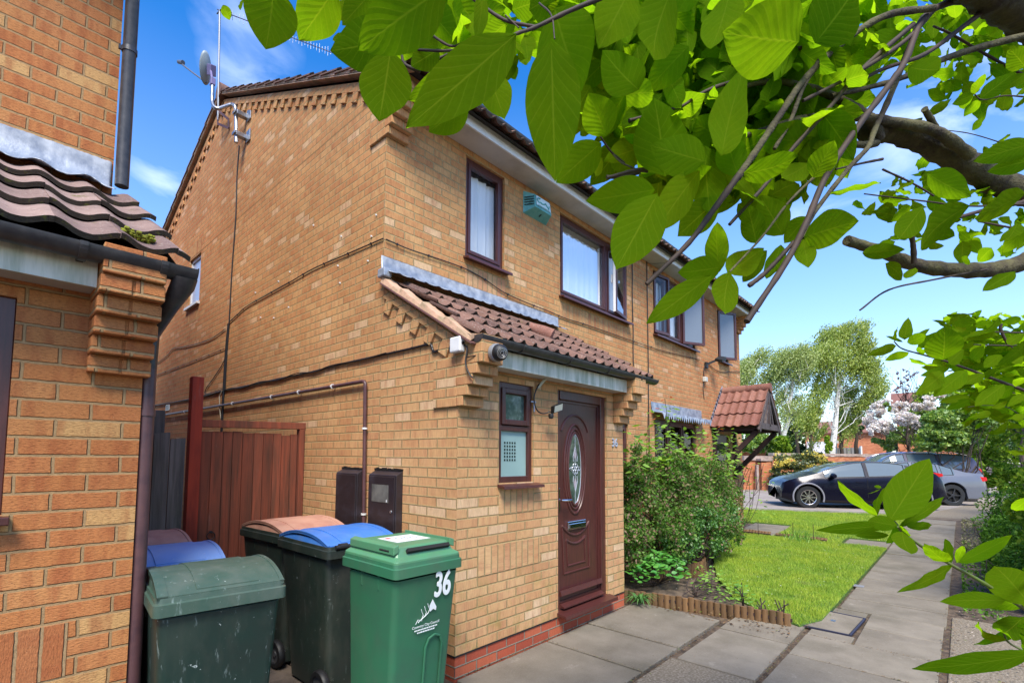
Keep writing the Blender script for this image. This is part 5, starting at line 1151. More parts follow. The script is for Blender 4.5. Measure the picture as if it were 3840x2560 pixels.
# alarm box
t = thing('alarm_box', 'teal burglar alarm box on the wall between the upstairs windows', 'alarm box', (2.15, .99, 4.55))
teal = simple('teal_plastic', (.07, .29, .29), .45, 0, 12, col2=(.12, .36, .36)); 
v = [(1.955, .998, 4.505), (2.41, .998, 4.505), (2.41, .998, 4.775), (1.955, .998, 4.775), (2.03, .87, 4.565), (2.35, .87, 4.565), (2.34, .885, 4.725), (2.04, .885, 4.725)]
m = MB(); m.add(v, [(4, 5, 6, 7), (3, 7, 6, 2), (0, 4, 7, 3), (1, 5, 6, 2), (0, 1, 5, 4)]); m.build('case', teal, t, bevel=.004)
m = MB(); m.quad((2.05, .866, 4.595), (2.335, .866, 4.595), (2.32, .8775, 4.715), (2.055, .8775, 4.715)); lb = m.build('label_plate', simple('label_pale', (.55, .68, .70), .5), t)
m = MB(); m.tube([(2.10+.035*math.cos(R(a)), .867, 4.665+.025*math.sin(R(a))) for a in range(60, 330, 20)]+[(2.16, .866, 4.64), (2.2, .868, 4.65), (2.225, .869, 4.67), (2.25, .869, 4.65), (2.29, .866, 4.62), (2.30, .868, 4.66)], .007, 6); m.tube([(2.07, .8655, 4.603), (2.31, .8655, 4.603)], .003, 5); m.build('emblem', simple('teal_print', (.06, .35, .36), .5), lb)
m = MB()
for k in range(4): m.obox((1.988, .930, 4.60+k*.03), Vector((.030, -.052, 0)), (.002, .001, 0), (0, 0, .0045))
m.build('vent_slots', 'dark', t)
m = MB(); m.obox((2.2, .93, 4.532), (.006, 0, .0), (0, .018, -.008), (0, .001, .002)); m.build('key_slot', 'dark', t)
# lamp and box of the far house
t = thing('floodlight', 'black floodlight on the front wall of the far house', 'floodlight', (7.9, .9, 3.5))
m = MB(); m.obox((7.98, .78, 3.60), Vector((.10, -.01, .04)), Vector((0, .07, .02)), Vector((-.01, -.005, .028))); m.build('lamp_body', 'black', t, bevel=.008)
m = MB(); m.obox((7.98, .775, 3.566), Vector((.085, -.01, .034)), Vector((0, .05, .014)), Vector((-.0006, 0, .0016))); m.build('lamp_glass', simple('dull_lamp_glass', (.3, .32, .25), .3), t)
m = MB(); m.beam((7.75, .98, 3.48), (7.93, .85, 3.58), .04, .04); m.obox((7.72, .97, 3.46), (.05, 0, 0), (0, .02, 0), (0, 0, .06)); m.build('arm', 'black', t)
m = MB(); m.tube(cr_spline([(7.68, .98, 3.46), (7.62, .98, 3.38), (7.60, .98, 3.28), (7.62, .98, 3.18)], 5), .009, 6); m.build('wire', 'cable', t, smooth=True)
t = thing('junction_box', 'small cream junction box below the floodlight of the far house', 'junction box', (7.62, .99, 3.1))
m = MB(); m.box(7.56, .93, 3.11, 7.68, .998, 3.21); m.build('box', simple('cream_box', (.5, .48, .42), .5), t, bevel=.012)
m = MB(); m.tube([(7.58, .985, 3.11), (7.56, .985, 2.95), (7.6, .985, 2.76)], .006, 6); m.build('wire', 'cable', t)
cable('black wire looping along the upper wall of the far house to its corner', [(7.8, .985, 3.52), (8.0, .985, 3.49), (8.3, .985, 3.44), (8.8, .985, 3.46), (9.3, .985, 3.54), (9.9, .985, 3.62)], .007)
# extractor vent
t = thing('wall_vent', 'small white louvred vent low on the far gable', 'vent', (0, 7.78, 2.4))
m = MB(); m.box(-.012, 7.66, 2.385, 0, 7.9, 2.49); m.build('plate', 'white', t)
m = MB()
for k in range(4): m.box(-.0145, 7.69, 2.403+k*.022, -.012, 7.87, 2.411+k*.022)
m.build('louvres', 'dark', t)
# small white clips
rr = random.Random(6); 
t = thing('cable_clips', 'scattered white cable clips left on the brickwork below the upper corner', 'cable clips', (0, 2, 3.6)); m = MB()
for y, z in ((1.13, 3.80), (1.75, 3.79), (1.2, 3.62), (1.8, 3.50), (1.25, 3.40), (1.75, 3.31), (2.9, 3.72), (3.2, 3.68), (3.9, 3.70), (2.35, 4.1), (2.9, 3.3), (3.3, 3.25), (3.7, 3.33)): m.obox((-.006, y, z), (.006, 0, 0), (0, .006, 0), (0, 0, .007))
tag(m.build('clip', 'white', t), kind='stuff')
# satellite dish
def oz(x, y, X): return on(600+x/1.2062, y/1.2062, 0, X)
t = thing('satellite_dish', 'grey satellite dish on a cranked pole at the top of the gable', 'satellite dish', (-.1, 4.6, 6))
p0 = oz(345, 645, -.14); p1 = oz(343, 505, -.14); p1b = oz(338, 480, -.15); p1c = oz(322, 474, -.17); p2 = oz(262, 492, -.34); p2b = oz(242, 480, -.38); p2c = oz(236, 455, -.38); p3 = oz(238, 372, -.38)
m = MB(); m.tube(cr_spline([p0, (p0+p1)/2, p1, p1b, p1c, (p1c+p2)/2, p2, p2b, p2c, (p2c+p3)/2, p3], 5), .025, 10); m.build('pole', 'metal', t, smooth=True)
m = MB()
for q in (oz(348, 510, -.14), oz(345, 605, -.14)): m.box(-.15, q.y-.04, q.z-.03, -.0, q.y+.04, q.z+.03); m.obox((q.x-.03, q.y, q.z), (.012, 0, 0), (0, .055, 0), (0, 0, .02)); m.box(-.02, q.y-.16, q.z-.09, 0, q.y-.03, q.z+.07)
build_groups(m, 'wall_bracket', 'metal', t, key=lambda c: c[2] > 6.25, bevel=.004)
c = oz(205, 308, -.40); up_ = (oz(228, 232, -.40)-oz(185, 382, -.40)); sc_d = up_.length/2*.9; fwd = (at(600+95/1.2062, 293/1.2062, (c-Vector(CP)).dot(_fw)*1.03)-c).normalized()
upn = (up_ - fwd*up_.dot(fwd)).normalized(); sd_ = upn.cross(fwd).normalized(); m = MB(); n, k = 32, 6; base = []
for i in range(k+1):
    r_ = i/k
    for j in range(n): a_ = 2*math.pi*j/n; m.v.append(tuple(c + upn*sc_d*r_*math.cos(a_) + sd_*sc_d*.42*r_*math.sin(a_) - fwd*.05*(1-r_*r_)))
for i in range(k):
    for j in range(n): m.f.append((i*n+j, i*n+(j+1) % n, (i+1)*n+(j+1) % n, (i+1)*n+j)); m.m.append(0); m.swap.append(False)
m.build('dish', simple('dish_grey', (.22, .27, .30), .5), t, smooth=True, thick=.006)
lo = c - upn*sc_d*.85; dep = (c-Vector(CP)).dot(_fw); ln = at(600+100/1.2062, 292/1.2062, dep*1.03)
m = MB(); m.tube([lo-fwd*.02, lo*.4+ln*.6, ln], .011, 8); m.build('feed_arm', simple('dark_arm', (.10, .11, .15), .5), t, smooth=True)
m = MB(); m.cyl(ln+Vector((0, 0, .03))-fwd*.02, ln+Vector((0, 0, .03))+fwd*.09, .032, .026); m.build('receiver', simple('dark_lnb', (.09, .10, .13), .5), t, smooth=True)
m = MB(); m.obox(c-fwd*.14-upn*.02, upn*.07, sd_*.04, fwd*.05); m.tube([c-fwd*.12, p3], .018, 6); m.obox(p3, (.03, 0, 0), (0, .035, 0), (0, 0, .05)); m.build('mount', simple('purple_grey_mount', (.16, .13, .26), .5), t, bevel=.006)
# television aerial
t = thing('tv_aerial', 'thin television aerial mast with a long boom rising from the roof verge', 'aerial', (-.1, 5.3, 6.3))
a0 = oz(262, 545, -.10); a1 = oz(270, 48, -.10)
m = MB(); m.tube([a0, a1], .016, 8); m.build('mast', simple('aerial_grey', (.16, .18, .22), .45, .4), t, smooth=True)
b1_ = on(1250, 200, 1, a1.y); b0_ = a1 + (a1-b1_)*.02
m = MB(); m.tube([b0_, b1_], .008, 6); m.build('boom', 'aerial_' if False else simple('aerial_alu', (.12, .13, .2), .5, .3), t)
m = MB(); dd = (b1_-b0_)
for i in range(34):
    p = b0_+dd*(.06+.94*i/34); L_ = .05+.02*(i % 3); m.tube([p-Vector((0, 0, L_)), p+Vector((0, 0, L_))], .0035, 5); 
m.build('elements', 'metal', t)
m = MB(); m.tube([a1+Vector((0, -.05, -.02)), a1+Vector((0, .12, .02))], .01, 6); m.obox(b0_+dd*.09, (.03, 0, 0), (0, .03, 0), (0, 0, .035)); m.build('coupler', 'black', t)
m = MB(); q0, q1 = oz(262, 500, -.10), oz(310, 540, -.02); q2, q3 = oz(262, 560, -.10), oz(310, 580, -.02)
for a_, b_ in ((q0, q1), (q2, q3), (q0, q2), (q1, q3)): m.beam(a_, b_, .012, .035)
m.build('wall_bracket', simple('rusty_bracket', (.10, .05, .06), .7), t)
# ================================================================ foliage helpers
def leafquads(P, size, r, dirs=None, aspect=.55, jit=1.0):
    """P (n,3) centres -> rhombus leaves; dirs (n,3) preferred long axis"""
    n = len(P); a = r.normal(size=(n, 3)) if dirs is None else dirs + r.normal(size=(n, 3))*jit
    a /= np.linalg.norm(a, axis=1, keepdims=True)+1e-9; b = r.normal(size=(n, 3)); b -= a*(a*b).sum(1, keepdims=True); b /= np.linalg.norm(b, axis=1, keepdims=True)+1e-9
    c = np.cross(a, b); s = (r.uniform(.6, 1.3, n)*size)[:, None]
    v = np.zeros((n, 4, 3)); v[:, 0] = P-a*s; v[:, 1] = P+b*s*aspect+c*s*.12; v[:, 2] = P+a*s; v[:, 3] = P-b*s*aspect+c*s*.12
    return v.reshape(-1, 3)
def blob_pts(cl, total, r, shell=.35):
    """cl: list of (centre, (rx, ry, rz) axes vectors or radii, weight)"""
    w_ = np.array([c[2] for c in cl], float); w_ /= w_.sum(); out = []
    for (c, rad, _), k in zip(cl, (w_*total).astype(int)):
        d = r.normal(size=(k, 3)); d /= np.linalg.norm(d, axis=1, keepdims=True)+1e-9; q = r.uniform(0, 1, k)**(shell)
        sub = r.normal(size=(max(4, k//90), 3)); sub /= np.linalg.norm(sub, axis=1, keepdims=True); sub *= (r.uniform(.2, 1, len(sub))**.4)[:, None]
        pick = r.integers(0, len(sub), k); p = sub[pick]*.85 + d*q[:, None]*.33
        out.append(np.array(c)+p*np.array(rad))
    return np.concatenate(out)
def px_clumps(lst, depth, ox=0, oy=0, s=1, dd=1.0, seed=0):
    """picture-measured ellipses at a real distance become ellipsoids of the same size in depth"""
    rr = random.Random(seed); o = []
    for cx, cy, rx, ry, *w_ in lst:
        d = depth + rr.uniform(-1, 1)*dd; c = at(ox+cx/s, oy+cy/s, d); k = d/FPX/s; m_ = (rx+ry)/2*k
        o.append((c, (max(rx*k, m_*.8), max(rx*k, m_*.8), ry*k), (w_[0] if w_ else 1)*rx*ry))
    return o
def limb(mb, a, b, r0, r1, r, n=6, wig=.12, seg=5):
    a, b = Vector(a), Vector(b); L = (b-a).length; pts = []
    for i in range(seg+1):
        t = i/seg; j = Vector(r.normal(size=3))*wig*L*.25*math.sin(math.pi*t); pts.append(a.lerp(b, t)+j)
    mb.tube(pts, [r0+(r1-r0)*i/seg for i in range(seg+1)], n); return pts
def tree(name, label, base, trunk_top, r0, clumps, nleaf, lsize, leafmat, barkmat, seed, droop=None, group=None, limbs=14, cat='tree', jit=.6, fork=None, split=1, shell=.35, thin=1):
    r = np.random.default_rng(seed); base = Vector(base); t = thing(name, label, cat, base, group); mb = MB()
    top = Vector(trunk_top); pts = limb(mb, base, top, r0, r0*.45, r, 8, .06, 7)
    for i in range(limbs):
        c = clumps[int(r.integers(0, len(clumps)))]; tgt = Vector(c[0]) + Vector(r.normal(size=3)*np.array(c[1])*.4); p0 = pts[int(r.integers(3, len(pts)))]
        q = limb(mb, p0, tgt, r0*.22*thin, r0*.04*thin, r, 5, .35, 6)
        for _ in range(3): limb(mb, q[int(r.integers(2, 6))], tgt+Vector(r.normal(size=3)*np.array(c[1])*.6), r0*.09*thin, r0*.02*thin, r, 4, .3, 4)
    mb.build('trunk', barkmat, t, smooth=True, uv=False, fixn=False)
    P = blob_pts(clumps, nleaf, r, shell); D = None
    if droop is not None:      # leaves hang in wind-blown strands
        k = 16; S0 = P[r.integers(0, len(P), len(P)//k)]; ln = r.uniform(.5, 1.7, len(S0)); tt = np.linspace(0, 1, k); dd = np.array(droop)/np.linalg.norm(droop); sw = r.normal(size=(len(S0), 3))*.16+dd
        P = (S0[:, None] + sw[:, None]*(ln[:, None]*tt)[:, :, None] + np.array([.25, -.2, .12])[None, None]*((1-tt)**2)[None, :, None]*ln[:, None, None]).reshape(-1, 3) + r.normal(size=(len(S0)*k, 3))*.05; D = np.tile(dd, (len(P), 1))
    fastmesh('crown', leafquads(P, lsize, r, D, jit=jit), 4, leafmat, t); return t

B1 = lambda l, d, dd=1.2, seed=0: px_clumps(l, d, 2750, 1150, 2.412, dd, seed)
bp = at(2750+870/2.412, 1150+1330/2.412, 38)
tree('birch_tree', 'tall silver birch with drooping wind-blown crown and white trunk behind the wall', (bp.x, bp.y, 0), at(2750+955/2.412, 1150+640/2.412, 38), .26,
     B1([(900, 260, 150, 110), (1100, 200, 140, 95, .8), (1170, 330, 90, 110), (820, 400, 170, 100), (1010, 470, 170, 100, .8), (1200, 500, 110, 130), (1260, 620, 90, 120), (1330, 710, 55, 80), (720, 600, 90, 70, .5), (870, 640, 110, 80, .6), (1060, 740, 90, 90, .6), (1230, 800, 80, 60), (780, 760, 90, 80, .6), (980, 330, 120, 80, .5), (640, 370, 60, 50, .5), (690, 950, 90, 120, .9), (790, 1070, 45, 90, .8), (1100, 900, 80, 90, .9), (1080, 1040, 45, 90, .8)], 38), 52000, .075, 'l_birch', 'bark_birch', 1, droop=(-.35, .3, -.8), limbs=22, thin=.5)
bp = at(2750+400/2.412, 1150+1340/2.412, 34)
tree('birch_tree', 'pale thin-leaved birch with bare twiggy top beside the far house', (bp.x, bp.y, 0), at(2750+540/2.412, 1150+640/2.412, 34), .2,
     B1([(150, 480, 80, 100, .6), (270, 430, 110, 80, .7), (430, 430, 110, 90, .7), (590, 400, 90, 80), (560, 560, 130, 90, .6), (340, 600, 130, 90, .6), (140, 640, 70, 90, .8), (680, 470, 80, 70), (420, 760, 90, 80, .5), (600, 850, 90, 80, .6), (260, 700, 70, 60, .5), (480, 900, 50, 80, .5), (400, 1100, 40, 80, .4), (100, 560, 60, 100, .8)], 34, .8, 2), 30000, .062, 'l_birch2', 'bark_birch', 2, droop=(-.2, .2, -.5), limbs=26, thin=.5)
for i, (cl, px, lb) in enumerate((([(560, 1000, 90, 100), (600, 1120, 70, 60), (520, 1080, 40, 90)], 575, 'dark leafy tree left of the tall birch trunk, nearest the pale birch'), ([(700, 1060, 60, 80), (740, 960, 60, 80), (770, 1130, 40, 50)], 700, 'dark drooping tree just left of the tall birch trunk'), ([(975, 930, 50, 60), (980, 1040, 60, 90), (960, 1130, 50, 40)], 975, 'very dark tree just right of the tall birch trunk'), ([(1100, 980, 70, 90), (1120, 1100, 60, 60), (1170, 900, 60, 50)], 1110, 'dark evergreen between the tall birch and the blossom tree'))):
    b_ = at(2750+px/2.412, 1150+1290/2.412, 46); tree('evergreen_tree', lb, (b_.x, b_.y, 0), at(2750+px/2.412, 1150+1050/2.412, 46), .22, B1(cl, 46, 1, i+5), 3800, .13, 'l_dark', 'bark', 10+i, group='dark trees behind the wall', limbs=6, shell=.5)
b_ = at(2750+870/2.412, 1150+1330/2.412, 37.5)
def bush(name, label, cl, n, size, mats, seed, base, kind=None, cat='bush', stems=10, group=None, aspect=.6, shell=.4, sr=.012, frac=None, stem_mat='bark', split=False):
    r = np.random.default_rng(seed); base = Vector(base); t = thing(name, label, cat, base, group); mb = MB()
    for i in range(stems):
        c = cl[int(r.integers(0, len(cl)))]; limb(mb, base+Vector((r.uniform(-.12, .12), r.uniform(-.12, .12), 0)), Vector(c[0])+Vector(r.normal(size=3)*np.array(c[1])*.4), sr, sr*.3, r, 5, .3, 5)
    mb.build('stems', stem_mat, t, smooth=True, uv=False, fixn=False)
    P = blob_pts(cl, n, r, shell); ms = mats if isinstance(mats, (list, tuple)) else [mats]
    fastmesh('foliage', leafquads(P, size, r, aspect=aspect), 4, ms[0], t); return t
B = bush('ivy_clump', 'ivy climbing the foot of the tall birch', B1([(870, 1230, 30, 70), (850, 1290, 30, 40)], 37.4, .1), 1500, .1, 'l_mid', 3, (b_.x, b_.y, 0), stems=3, cat='ivy')
for i, (cl, lb, mt) in enumerate((([(200, 1180, 80, 80), (300, 1260, 80, 70), (150, 1270, 90, 60), (330, 1180, 60, 60)], 'bright green conifer hedge behind the canopy', 'l_hedge2'), ([(430, 1220, 60, 60), (470, 1280, 60, 40), (420, 1290, 60, 40)], 'green bush between the conifer hedge and the dark trees', 'l_mid'))):
    c = Vector(cl and B1(cl, 31, .6, i)[0][0]); bush('hedge', lb, B1(cl, 31, .6, i), 5200, .1, mt, 20+i, (c.x, c.y, 0), stems=5, cat='hedge', shell=.6)
# yellow-flowering mahonia
cl = B1([(600, 1400, 200, 90), (480, 1470, 140, 80), (720, 1350, 120, 70), (780, 1430, 110, 80), (420, 1530, 90, 60), (620, 1520, 160, 60), (860, 1440, 50, 50)], 23.5, .5, 4)
c = at(2990, 1810, 23.5); mh = bush('yellow_bush', 'rounded dark bush covered in yellow flowers behind the hatchback', cl, 7000, .065, 'l_mahonia', 31, (c.x, c.y, .05), stems=14, cat='bush')
r = np.random.default_rng(4); P = blob_pts([(a, (b[0]*1.05, b[1]*1.05, b[2]*1.1), w_) for a, b, w_ in cl], 2600, r, .15); P[:, 2] += .06
P = P[(P[:, 2] > P[:, 2].min()+.5) | (r.uniform(0, 1, len(P)) < .25)]; P = np.repeat(P[::3], 3, axis=0)+r.normal(size=(len(P[::3])*3, 3))*.03; fastmesh('flowers', leafquads(P, .05, r), 4, 'l_yellow', mh)
# blossom tree
B3 = lambda l, d, dd=.8, seed=0: px_clumps(l, d, 3250, 1200, 2.2407, dd, seed)
cl = B3([(30, 850, 60, 80), (90, 760, 80, 80, .8), (130, 900, 90, 70), (290, 740, 70, 60), (340, 830, 100, 60), (420, 880, 60, 40), (500, 720, 80, 50), (560, 640, 80, 50, .6), (160, 690, 60, 30, .5), (380, 740, 70, 50), (60, 930, 50, 50)], 21, .8, 6)
c = at(3400, 1700, 21); bt = tree('blossom_tree', 'small tree in pink and white blossom with purplish leaves at its top', (c.x, c.y, 0), at(3250+340/2.24, 1200+800/2.24, 21), .07, cl, 12500, .05, 'l_blossom', 'bark', 41, limbs=26, shell=.5)
r = np.random.default_rng(42); cl2 = B3([(310+20*math.sin(i*2.3)*2.2, 420+i*14, 16, 12, .5) for i in range(15)]+[(330+14*i, 500-9*i, 14, 10, .4) for i in range(8)]+[(280-9*i, 560+6*i, 14, 10, .4) for i in range(6)], 21, .3, 8); fastmesh('young_leaves', leafquads(blob_pts(cl2, 800, r), .035, r), 4, 'l_purple', bt)
cl2 = B3([(160, 1030, 110, 60), (300, 1000, 110, 60), (150, 740, 60, 50), (330, 900, 120, 60), (500, 820, 90, 70), (420, 1040, 90, 60)], 21.6, .3, 9); fastmesh('leaves', leafquads(blob_pts(cl2, 5000, r), .06, r), 4, 'l_hedge2', bt)
mb = MB()
for i in range(16): limb(mb, at(3250+(330+r.uniform(-20, 20))/2.24, 1200+760/2.24, 21), at(3250+(310+r.uniform(-90, 130))/2.24, 1200+(470+r.uniform(-90, 120))/2.24, 21), .02, .004, r, 4, .3, 5)
mb.build('top_twigs', 'twig', bt, uv=False, fixn=False)
# tall greenery closing the view right of the blossom tree
for k_, (cl_, d_, lb_, mt_) in enumerate((([(3450, 1560, 60, 60), (3530, 1500, 80, 70), (3480, 1640, 90, 60)], 27, 'leafy green tree rising behind the large shrub, nearest the blossom', 'l_mid'), ([(3640, 1480, 90, 80), (3720, 1560, 90, 90), (3610, 1600, 80, 70)], 24, 'bright leafy tree rising behind the hedge on the right', 'l_hedge2'), ([(3680, 1650, 90, 80), (3700, 1745, 90, 80), (3640, 1770, 60, 60), (3780, 1790, 90, 70)], 21.5, 'tangled green growth closing the end of the road behind the saloon', 'l_mid'), ([(3830, 1450, 110, 110), (3880, 1600, 110, 110)], 20, 'leafy tree behind the hedge at the very right edge', 'l_mid'))):
    cc = px_clumps(cl_, d_, dd=.8, seed=k_); c0 = Vector(cc[0][0]); tree('garden_tree', lb_, (c0.x, c0.y, 0), c0, .12, cc, 7000, .085, mt_, 'bark', 90+k_, group='garden trees on the right', limbs=8, shell=.5)
# large bright shrub behind the cars, then the hedge along the path
cl = B3([(620, 850, 130, 90), (760, 800, 130, 90), (880, 900, 150, 90), (680, 980, 150, 80), (540, 930, 90, 70), (820, 1040, 140, 80), (1000, 820, 120, 100), (600, 1060, 130, 50, .6)], 18, 1.0, 11)
c = at(3560, 1780, 18); bush('large_shrub', 'big bright green shrub behind the parked cars, right of the blossom', cl, 30000, .06, 'l_hedge2', 51, (c.x, c.y, 0), stems=14, sr=.03, shell=.55)
def hedge(name, label, x0, x1, yf_, depth, hfun, n, s0, s1, mat, seed, zlow=0):
    r = np.random.default_rng(seed); t = thing(name, label, 'hedge', ((x0+x1)/2, yf_((x0+x1)/2)-.6, 0)); mb = MB()
    for i in range(int((x1-x0)*5)):
        x = r.uniform(x0, x1); h = hfun(x)*r.uniform(.6, 1); y = yf_(x)-r.uniform(.1, depth*.6); limb(mb, (x, y, 0), (x+r.uniform(-.5, .5), y+r.uniform(-.2, .5), h), .014, .004, r, 5, .35, 5)
    mb.build('stems', 'bark', t, smooth=True, uv=False, fixn=False)
    u = r.uniform(0, 1, n)**1.8; x = x0+(x1-x0)*u; hh = np.array([hfun(q) for q in x]); z = zlow+r.uniform(0, 1, n)**.8*(hh-zlow)
    bul = .22*np.sin(x*2.1+z*1.7)+.16*np.sin(x*5.3-z*4.1+1)+.08*np.sin(x*13+z*9); y = np.array([yf_(q) for q in x]) + bul*np.clip(z*1.2, .2, 1) - r.uniform(0, 1, n)**2*depth - .25*(z/np.maximum(hh, .1))**3
    P = np.stack([x, y, z+np.array([zg(q) for q in x])], 1); sz = (s0+(s1-s0)*u); V = leafquads(P, 1.0, r); V = (V.reshape(-1, 4, 3)-P[:, None])*sz[:, None, None]+P[:, None]
    fastmesh('foliage', V.reshape(-1, 3), 4, mat, t); return t
hedge('hedge', 'dark tangled hedge along the right side of the path', 5.5, 17, lambda x: -2.95-.075*x, 1.1, lambda x: min(3.1, 1.2+.17*(x-4.0))+.25*math.sin(x*1.3), 32000, .03, .055, 'l_mid', 61, .1)
hedge('ivy_bank', 'low ivy spilling onto the bare soil at the right edge of the path', 5.2, 14, lambda x: -2.85-.035*(x-8)**2 if x < 8 else -2.85-.05*(x-8), .9, lambda x: .42+.05*(x-5)+.12*math.sin(x*3.7), 13000, .024, .035, 'l_ivy', 62)
hedge('garden_shrubs', 'high bright foliage over the hedge at the right edge', 4.5, 13, lambda x: -3.2-.075*x, 1.3, lambda x: 2.9+.1*(x-5)+.3*math.sin(x*2.1), 15000, .035, .045, 'l_hedge2', 63, 1.2)
r = np.random.default_rng(64)
P = np.stack([r.uniform(4.6, 15, 1500), -2.62-r.uniform(0, .5, 1500)**1.5, r.uniform(.01, .06, 1500)], 1)
tag(fastmesh('ground_ivy', leafquads(P, .022, r), 4, 'l_ivy'), 'creeping ivy and weeds over the soil strip beside the path', 'ground cover', kind='stuff')
P = np.stack([r.uniform(8.5, 15, 2500), -2.6-r.uniform(0, 1.0, 2500), r.uniform(.01, .03, 2500)], 1); P[:, 2] += np.array([zg(q) for q in P[:, 0]])
tag(fastmesh('moss_patch', leafquads(P, .02, r), 4, leafc_mat('dry_moss', [(0, (.16, .15, .05)), (1, (.33, .30, .14))])), 'yellowish moss and dead grass beside the far end of the path', 'moss', kind='stuff')
# far wood mass so that the horizon is closed
r = np.random.default_rng(65); rd = random.Random(5); P = blob_pts(px_clumps([(x, 1672+rd.uniform(-18, 18), rd.uniform(50, 90), rd.uniform(40, 62)) for x in range(2700, 4300, 42)], 66, dd=4, seed=4), 42000, r, .6)
tag(fastmesh('distant_trees', leafquads(P, .26, r), 4, 'l_dark'), 'far-off mass of trees and gardens beyond the buildings', 'trees', kind='stuff')

# ================================================================ far walls and buildings
def blk(mb, a, b, z0, z1, th, mat=0):     # upright slab between two plan points
    a, b = Vector((a[0], a[1], 0)), Vector((b[0], b[1], 0)); d = (b-a); n = Vector((-d.y, d.x, 0)).normalized()*th/2
    mb.obox((a+b)/2+Vector((0, 0, (z0+z1)/2)), d/2, n, (0, 0, (z1-z0)/2), mat)
t = thing('brick_wall', 'low orange brick garden wall with pale coping behind the parked cars', 'wall', at(3050, 1800, 27).to_2d().to_3d())
a = at(2890, 1700, 26.5); b = at(3330, 1698, 29.5); z1 = a.z-.12; m = MB(); blk(m, a, b, 0, z1, .23); 
for px in (2975, 3090, 3210): q = at(px, 1700, 26.5+3*(px-2890)/440); q2 = at(px+12, 1700, 26.5+3*(px-2878)/440); blk(m, q, q2, 0, z1+.02, .34)
m.build('wall', 'brick_far', t); m = MB(); blk(m, a, b, z1+.03, z1+.16, .32); m.build('coping', simple('weathered_coping', (.42, .32, .27), .9, 0, 5, col2=(.26, .20, .17)), t)
t = thing('brick_wall', 'short stretch of brick wall with stone slabs on top beside the house corner', 'wall', at(2820, 1800, 24).to_2d().to_3d())
a = at(2780, 1725, 24); b = at(2888, 1725, 24.3); m = MB(); blk(m, a, b, 0, a.z, .23); q, q2 = at(2845, 1735, 23.8), at(2882, 1735, 23.85); blk(m, q, q2, 0, q.z+.02, .4); m.build('wall', 'brick_far', t)
m = MB(); blk(m, a, b, a.z+.003, a.z+.22, .35); q, q2 = at(2842, 1738, 23.8), at(2886, 1738, 23.85); blk(m, q, q2, q.z+.14, q.z+.24, .5); blk(m, at(2834, 1750, 23.7), at(2842, 1750, 23.7), 0, 1.3, .15); m.build('coping', bpy.data.materials['weathered_coping'], t)
# green utility cabinet
q = at(2914, 1816, 22.6); t = thing('utility_cabinet', 'small green utility cabinet on the grass verge', 'cabinet', (q.x, q.y, .1)); gm = simple('cabinet_green', (.03, .15, .06), .5, 0, 6, namt=.3)
m = MB(); m.obox((q.x, q.y, .40), _r0*.17, Vector((_r0.y*-.12, _r0.x*.12, 0)), (0, 0, .32)); m.build('cabinet', gm, t, bevel=.01)
m = MB(); m.obox((q.x, q.y, .735), _r0*.185, Vector((_r0.y*-.135, _r0.x*.135, 0)), (0, 0, .018)); m.build('cap', gm, t, bevel=.008)
# brick buildings
def building(label, pxa, pxb, ytop, d0, d1, deep, mat='brick_far', wins=(), roof=None, name='building', storeys=()):
    ra, rb = ray(pxa, ytop).normalized(), ray(pxb, ytop).normalized(); a = Vector(CP)+ra*d0*1.25; b = Vector(CP)+rb*d0*1.25; zt = (a.z+b.z)/2; A = Vector((a.x, a.y, 0)); B_ = Vector((b.x, b.y, 0)); d = B_-A; n = Vector((-d.y, d.x, 0)).normalized(); n = n if n.dot(Vector(CP)-A) < 0 else -n
    t = thing(name, label, 'building', (A+B_)/2); m = MB(); c = (A+B_)/2+n*deep/2; m.obox(c+Vector((0, 0, zt/2)), d/2, n*deep/2, (0, 0, zt/2)); m.build('wall', mat, t)
    for u0, u1, z0, z1 in wins:
        p = A+d*(u0+u1)/2-n*.02+Vector((0, 0, (z0+z1)/2)); m = MB(); m.obox(p, d*(u1-u0)/2, n*.04, (0, 0, (z1-z0)/2)); wo = m.build('window', 'white', t)
        m = MB(); m.obox(p-n*.045, d*(u1-u0)/2*.84, n*.006, (0, 0, (z1-z0)/2*.86)); m.build('pane', simple('far_glass', (.05, .06, .08), .2) if 'far_glass' not in bpy.data.materials else bpy.data.materials['far_glass'], wo)
    if roof:
        h = roof; m = MB(); e = d.normalized()*.3; o_ = n*.4
        p = [A-e-o_, B_+e-o_, B_+e+n*deep+o_, A-e+n*deep+o_, A-e+n*deep/2, B_+e+n*deep/2]; m.add([(q.x, q.y, zt+(h if i > 3 else -.05)) for i, q in enumerate(p)], [(0, 1, 5, 4), (2, 3, 4, 5), (0, 4, 3), (1, 2, 5)]); m.build('roof', 'tile_red', t, thick=.15)
        m = MB(); m.add([(q.x, q.y, zt+(h-.1 if i > 1 else 0)) for i, q in enumerate([A, A+n*deep, A+n*deep/2])]+[(q.x, q.y, zt+(h-.1 if i > 1 else 0)) for i, q in enumerate([B_, B_+n*deep, B_+n*deep/2])], [(0, 1, 2), (3, 5, 4)]); m.build('gable', mat, t)
    return t
building('long low orange brick building seen under the trees', 3020, 3320, 1622, 58, 62, 9, wins=[(.31, .36, .3, 1.9), (.40, .43, .2, 1.9), (.46, .50, .3, 1.9), (.60, .63, .4, 1.8), (.72, .76, .5, 1.8), (.86, .9, .5, 1.8)], roof=1.6)
building('white single-storey frontage left of the orange building', 3025, 3100, 1655, 55, 55.6, 4, mat=simple('white_render', (.72, .68, .76), .6), wins=[(.12, .3, .8, 1.6), (.4, .62, .8, 1.6), (.7, .9, .8, 1.6)])
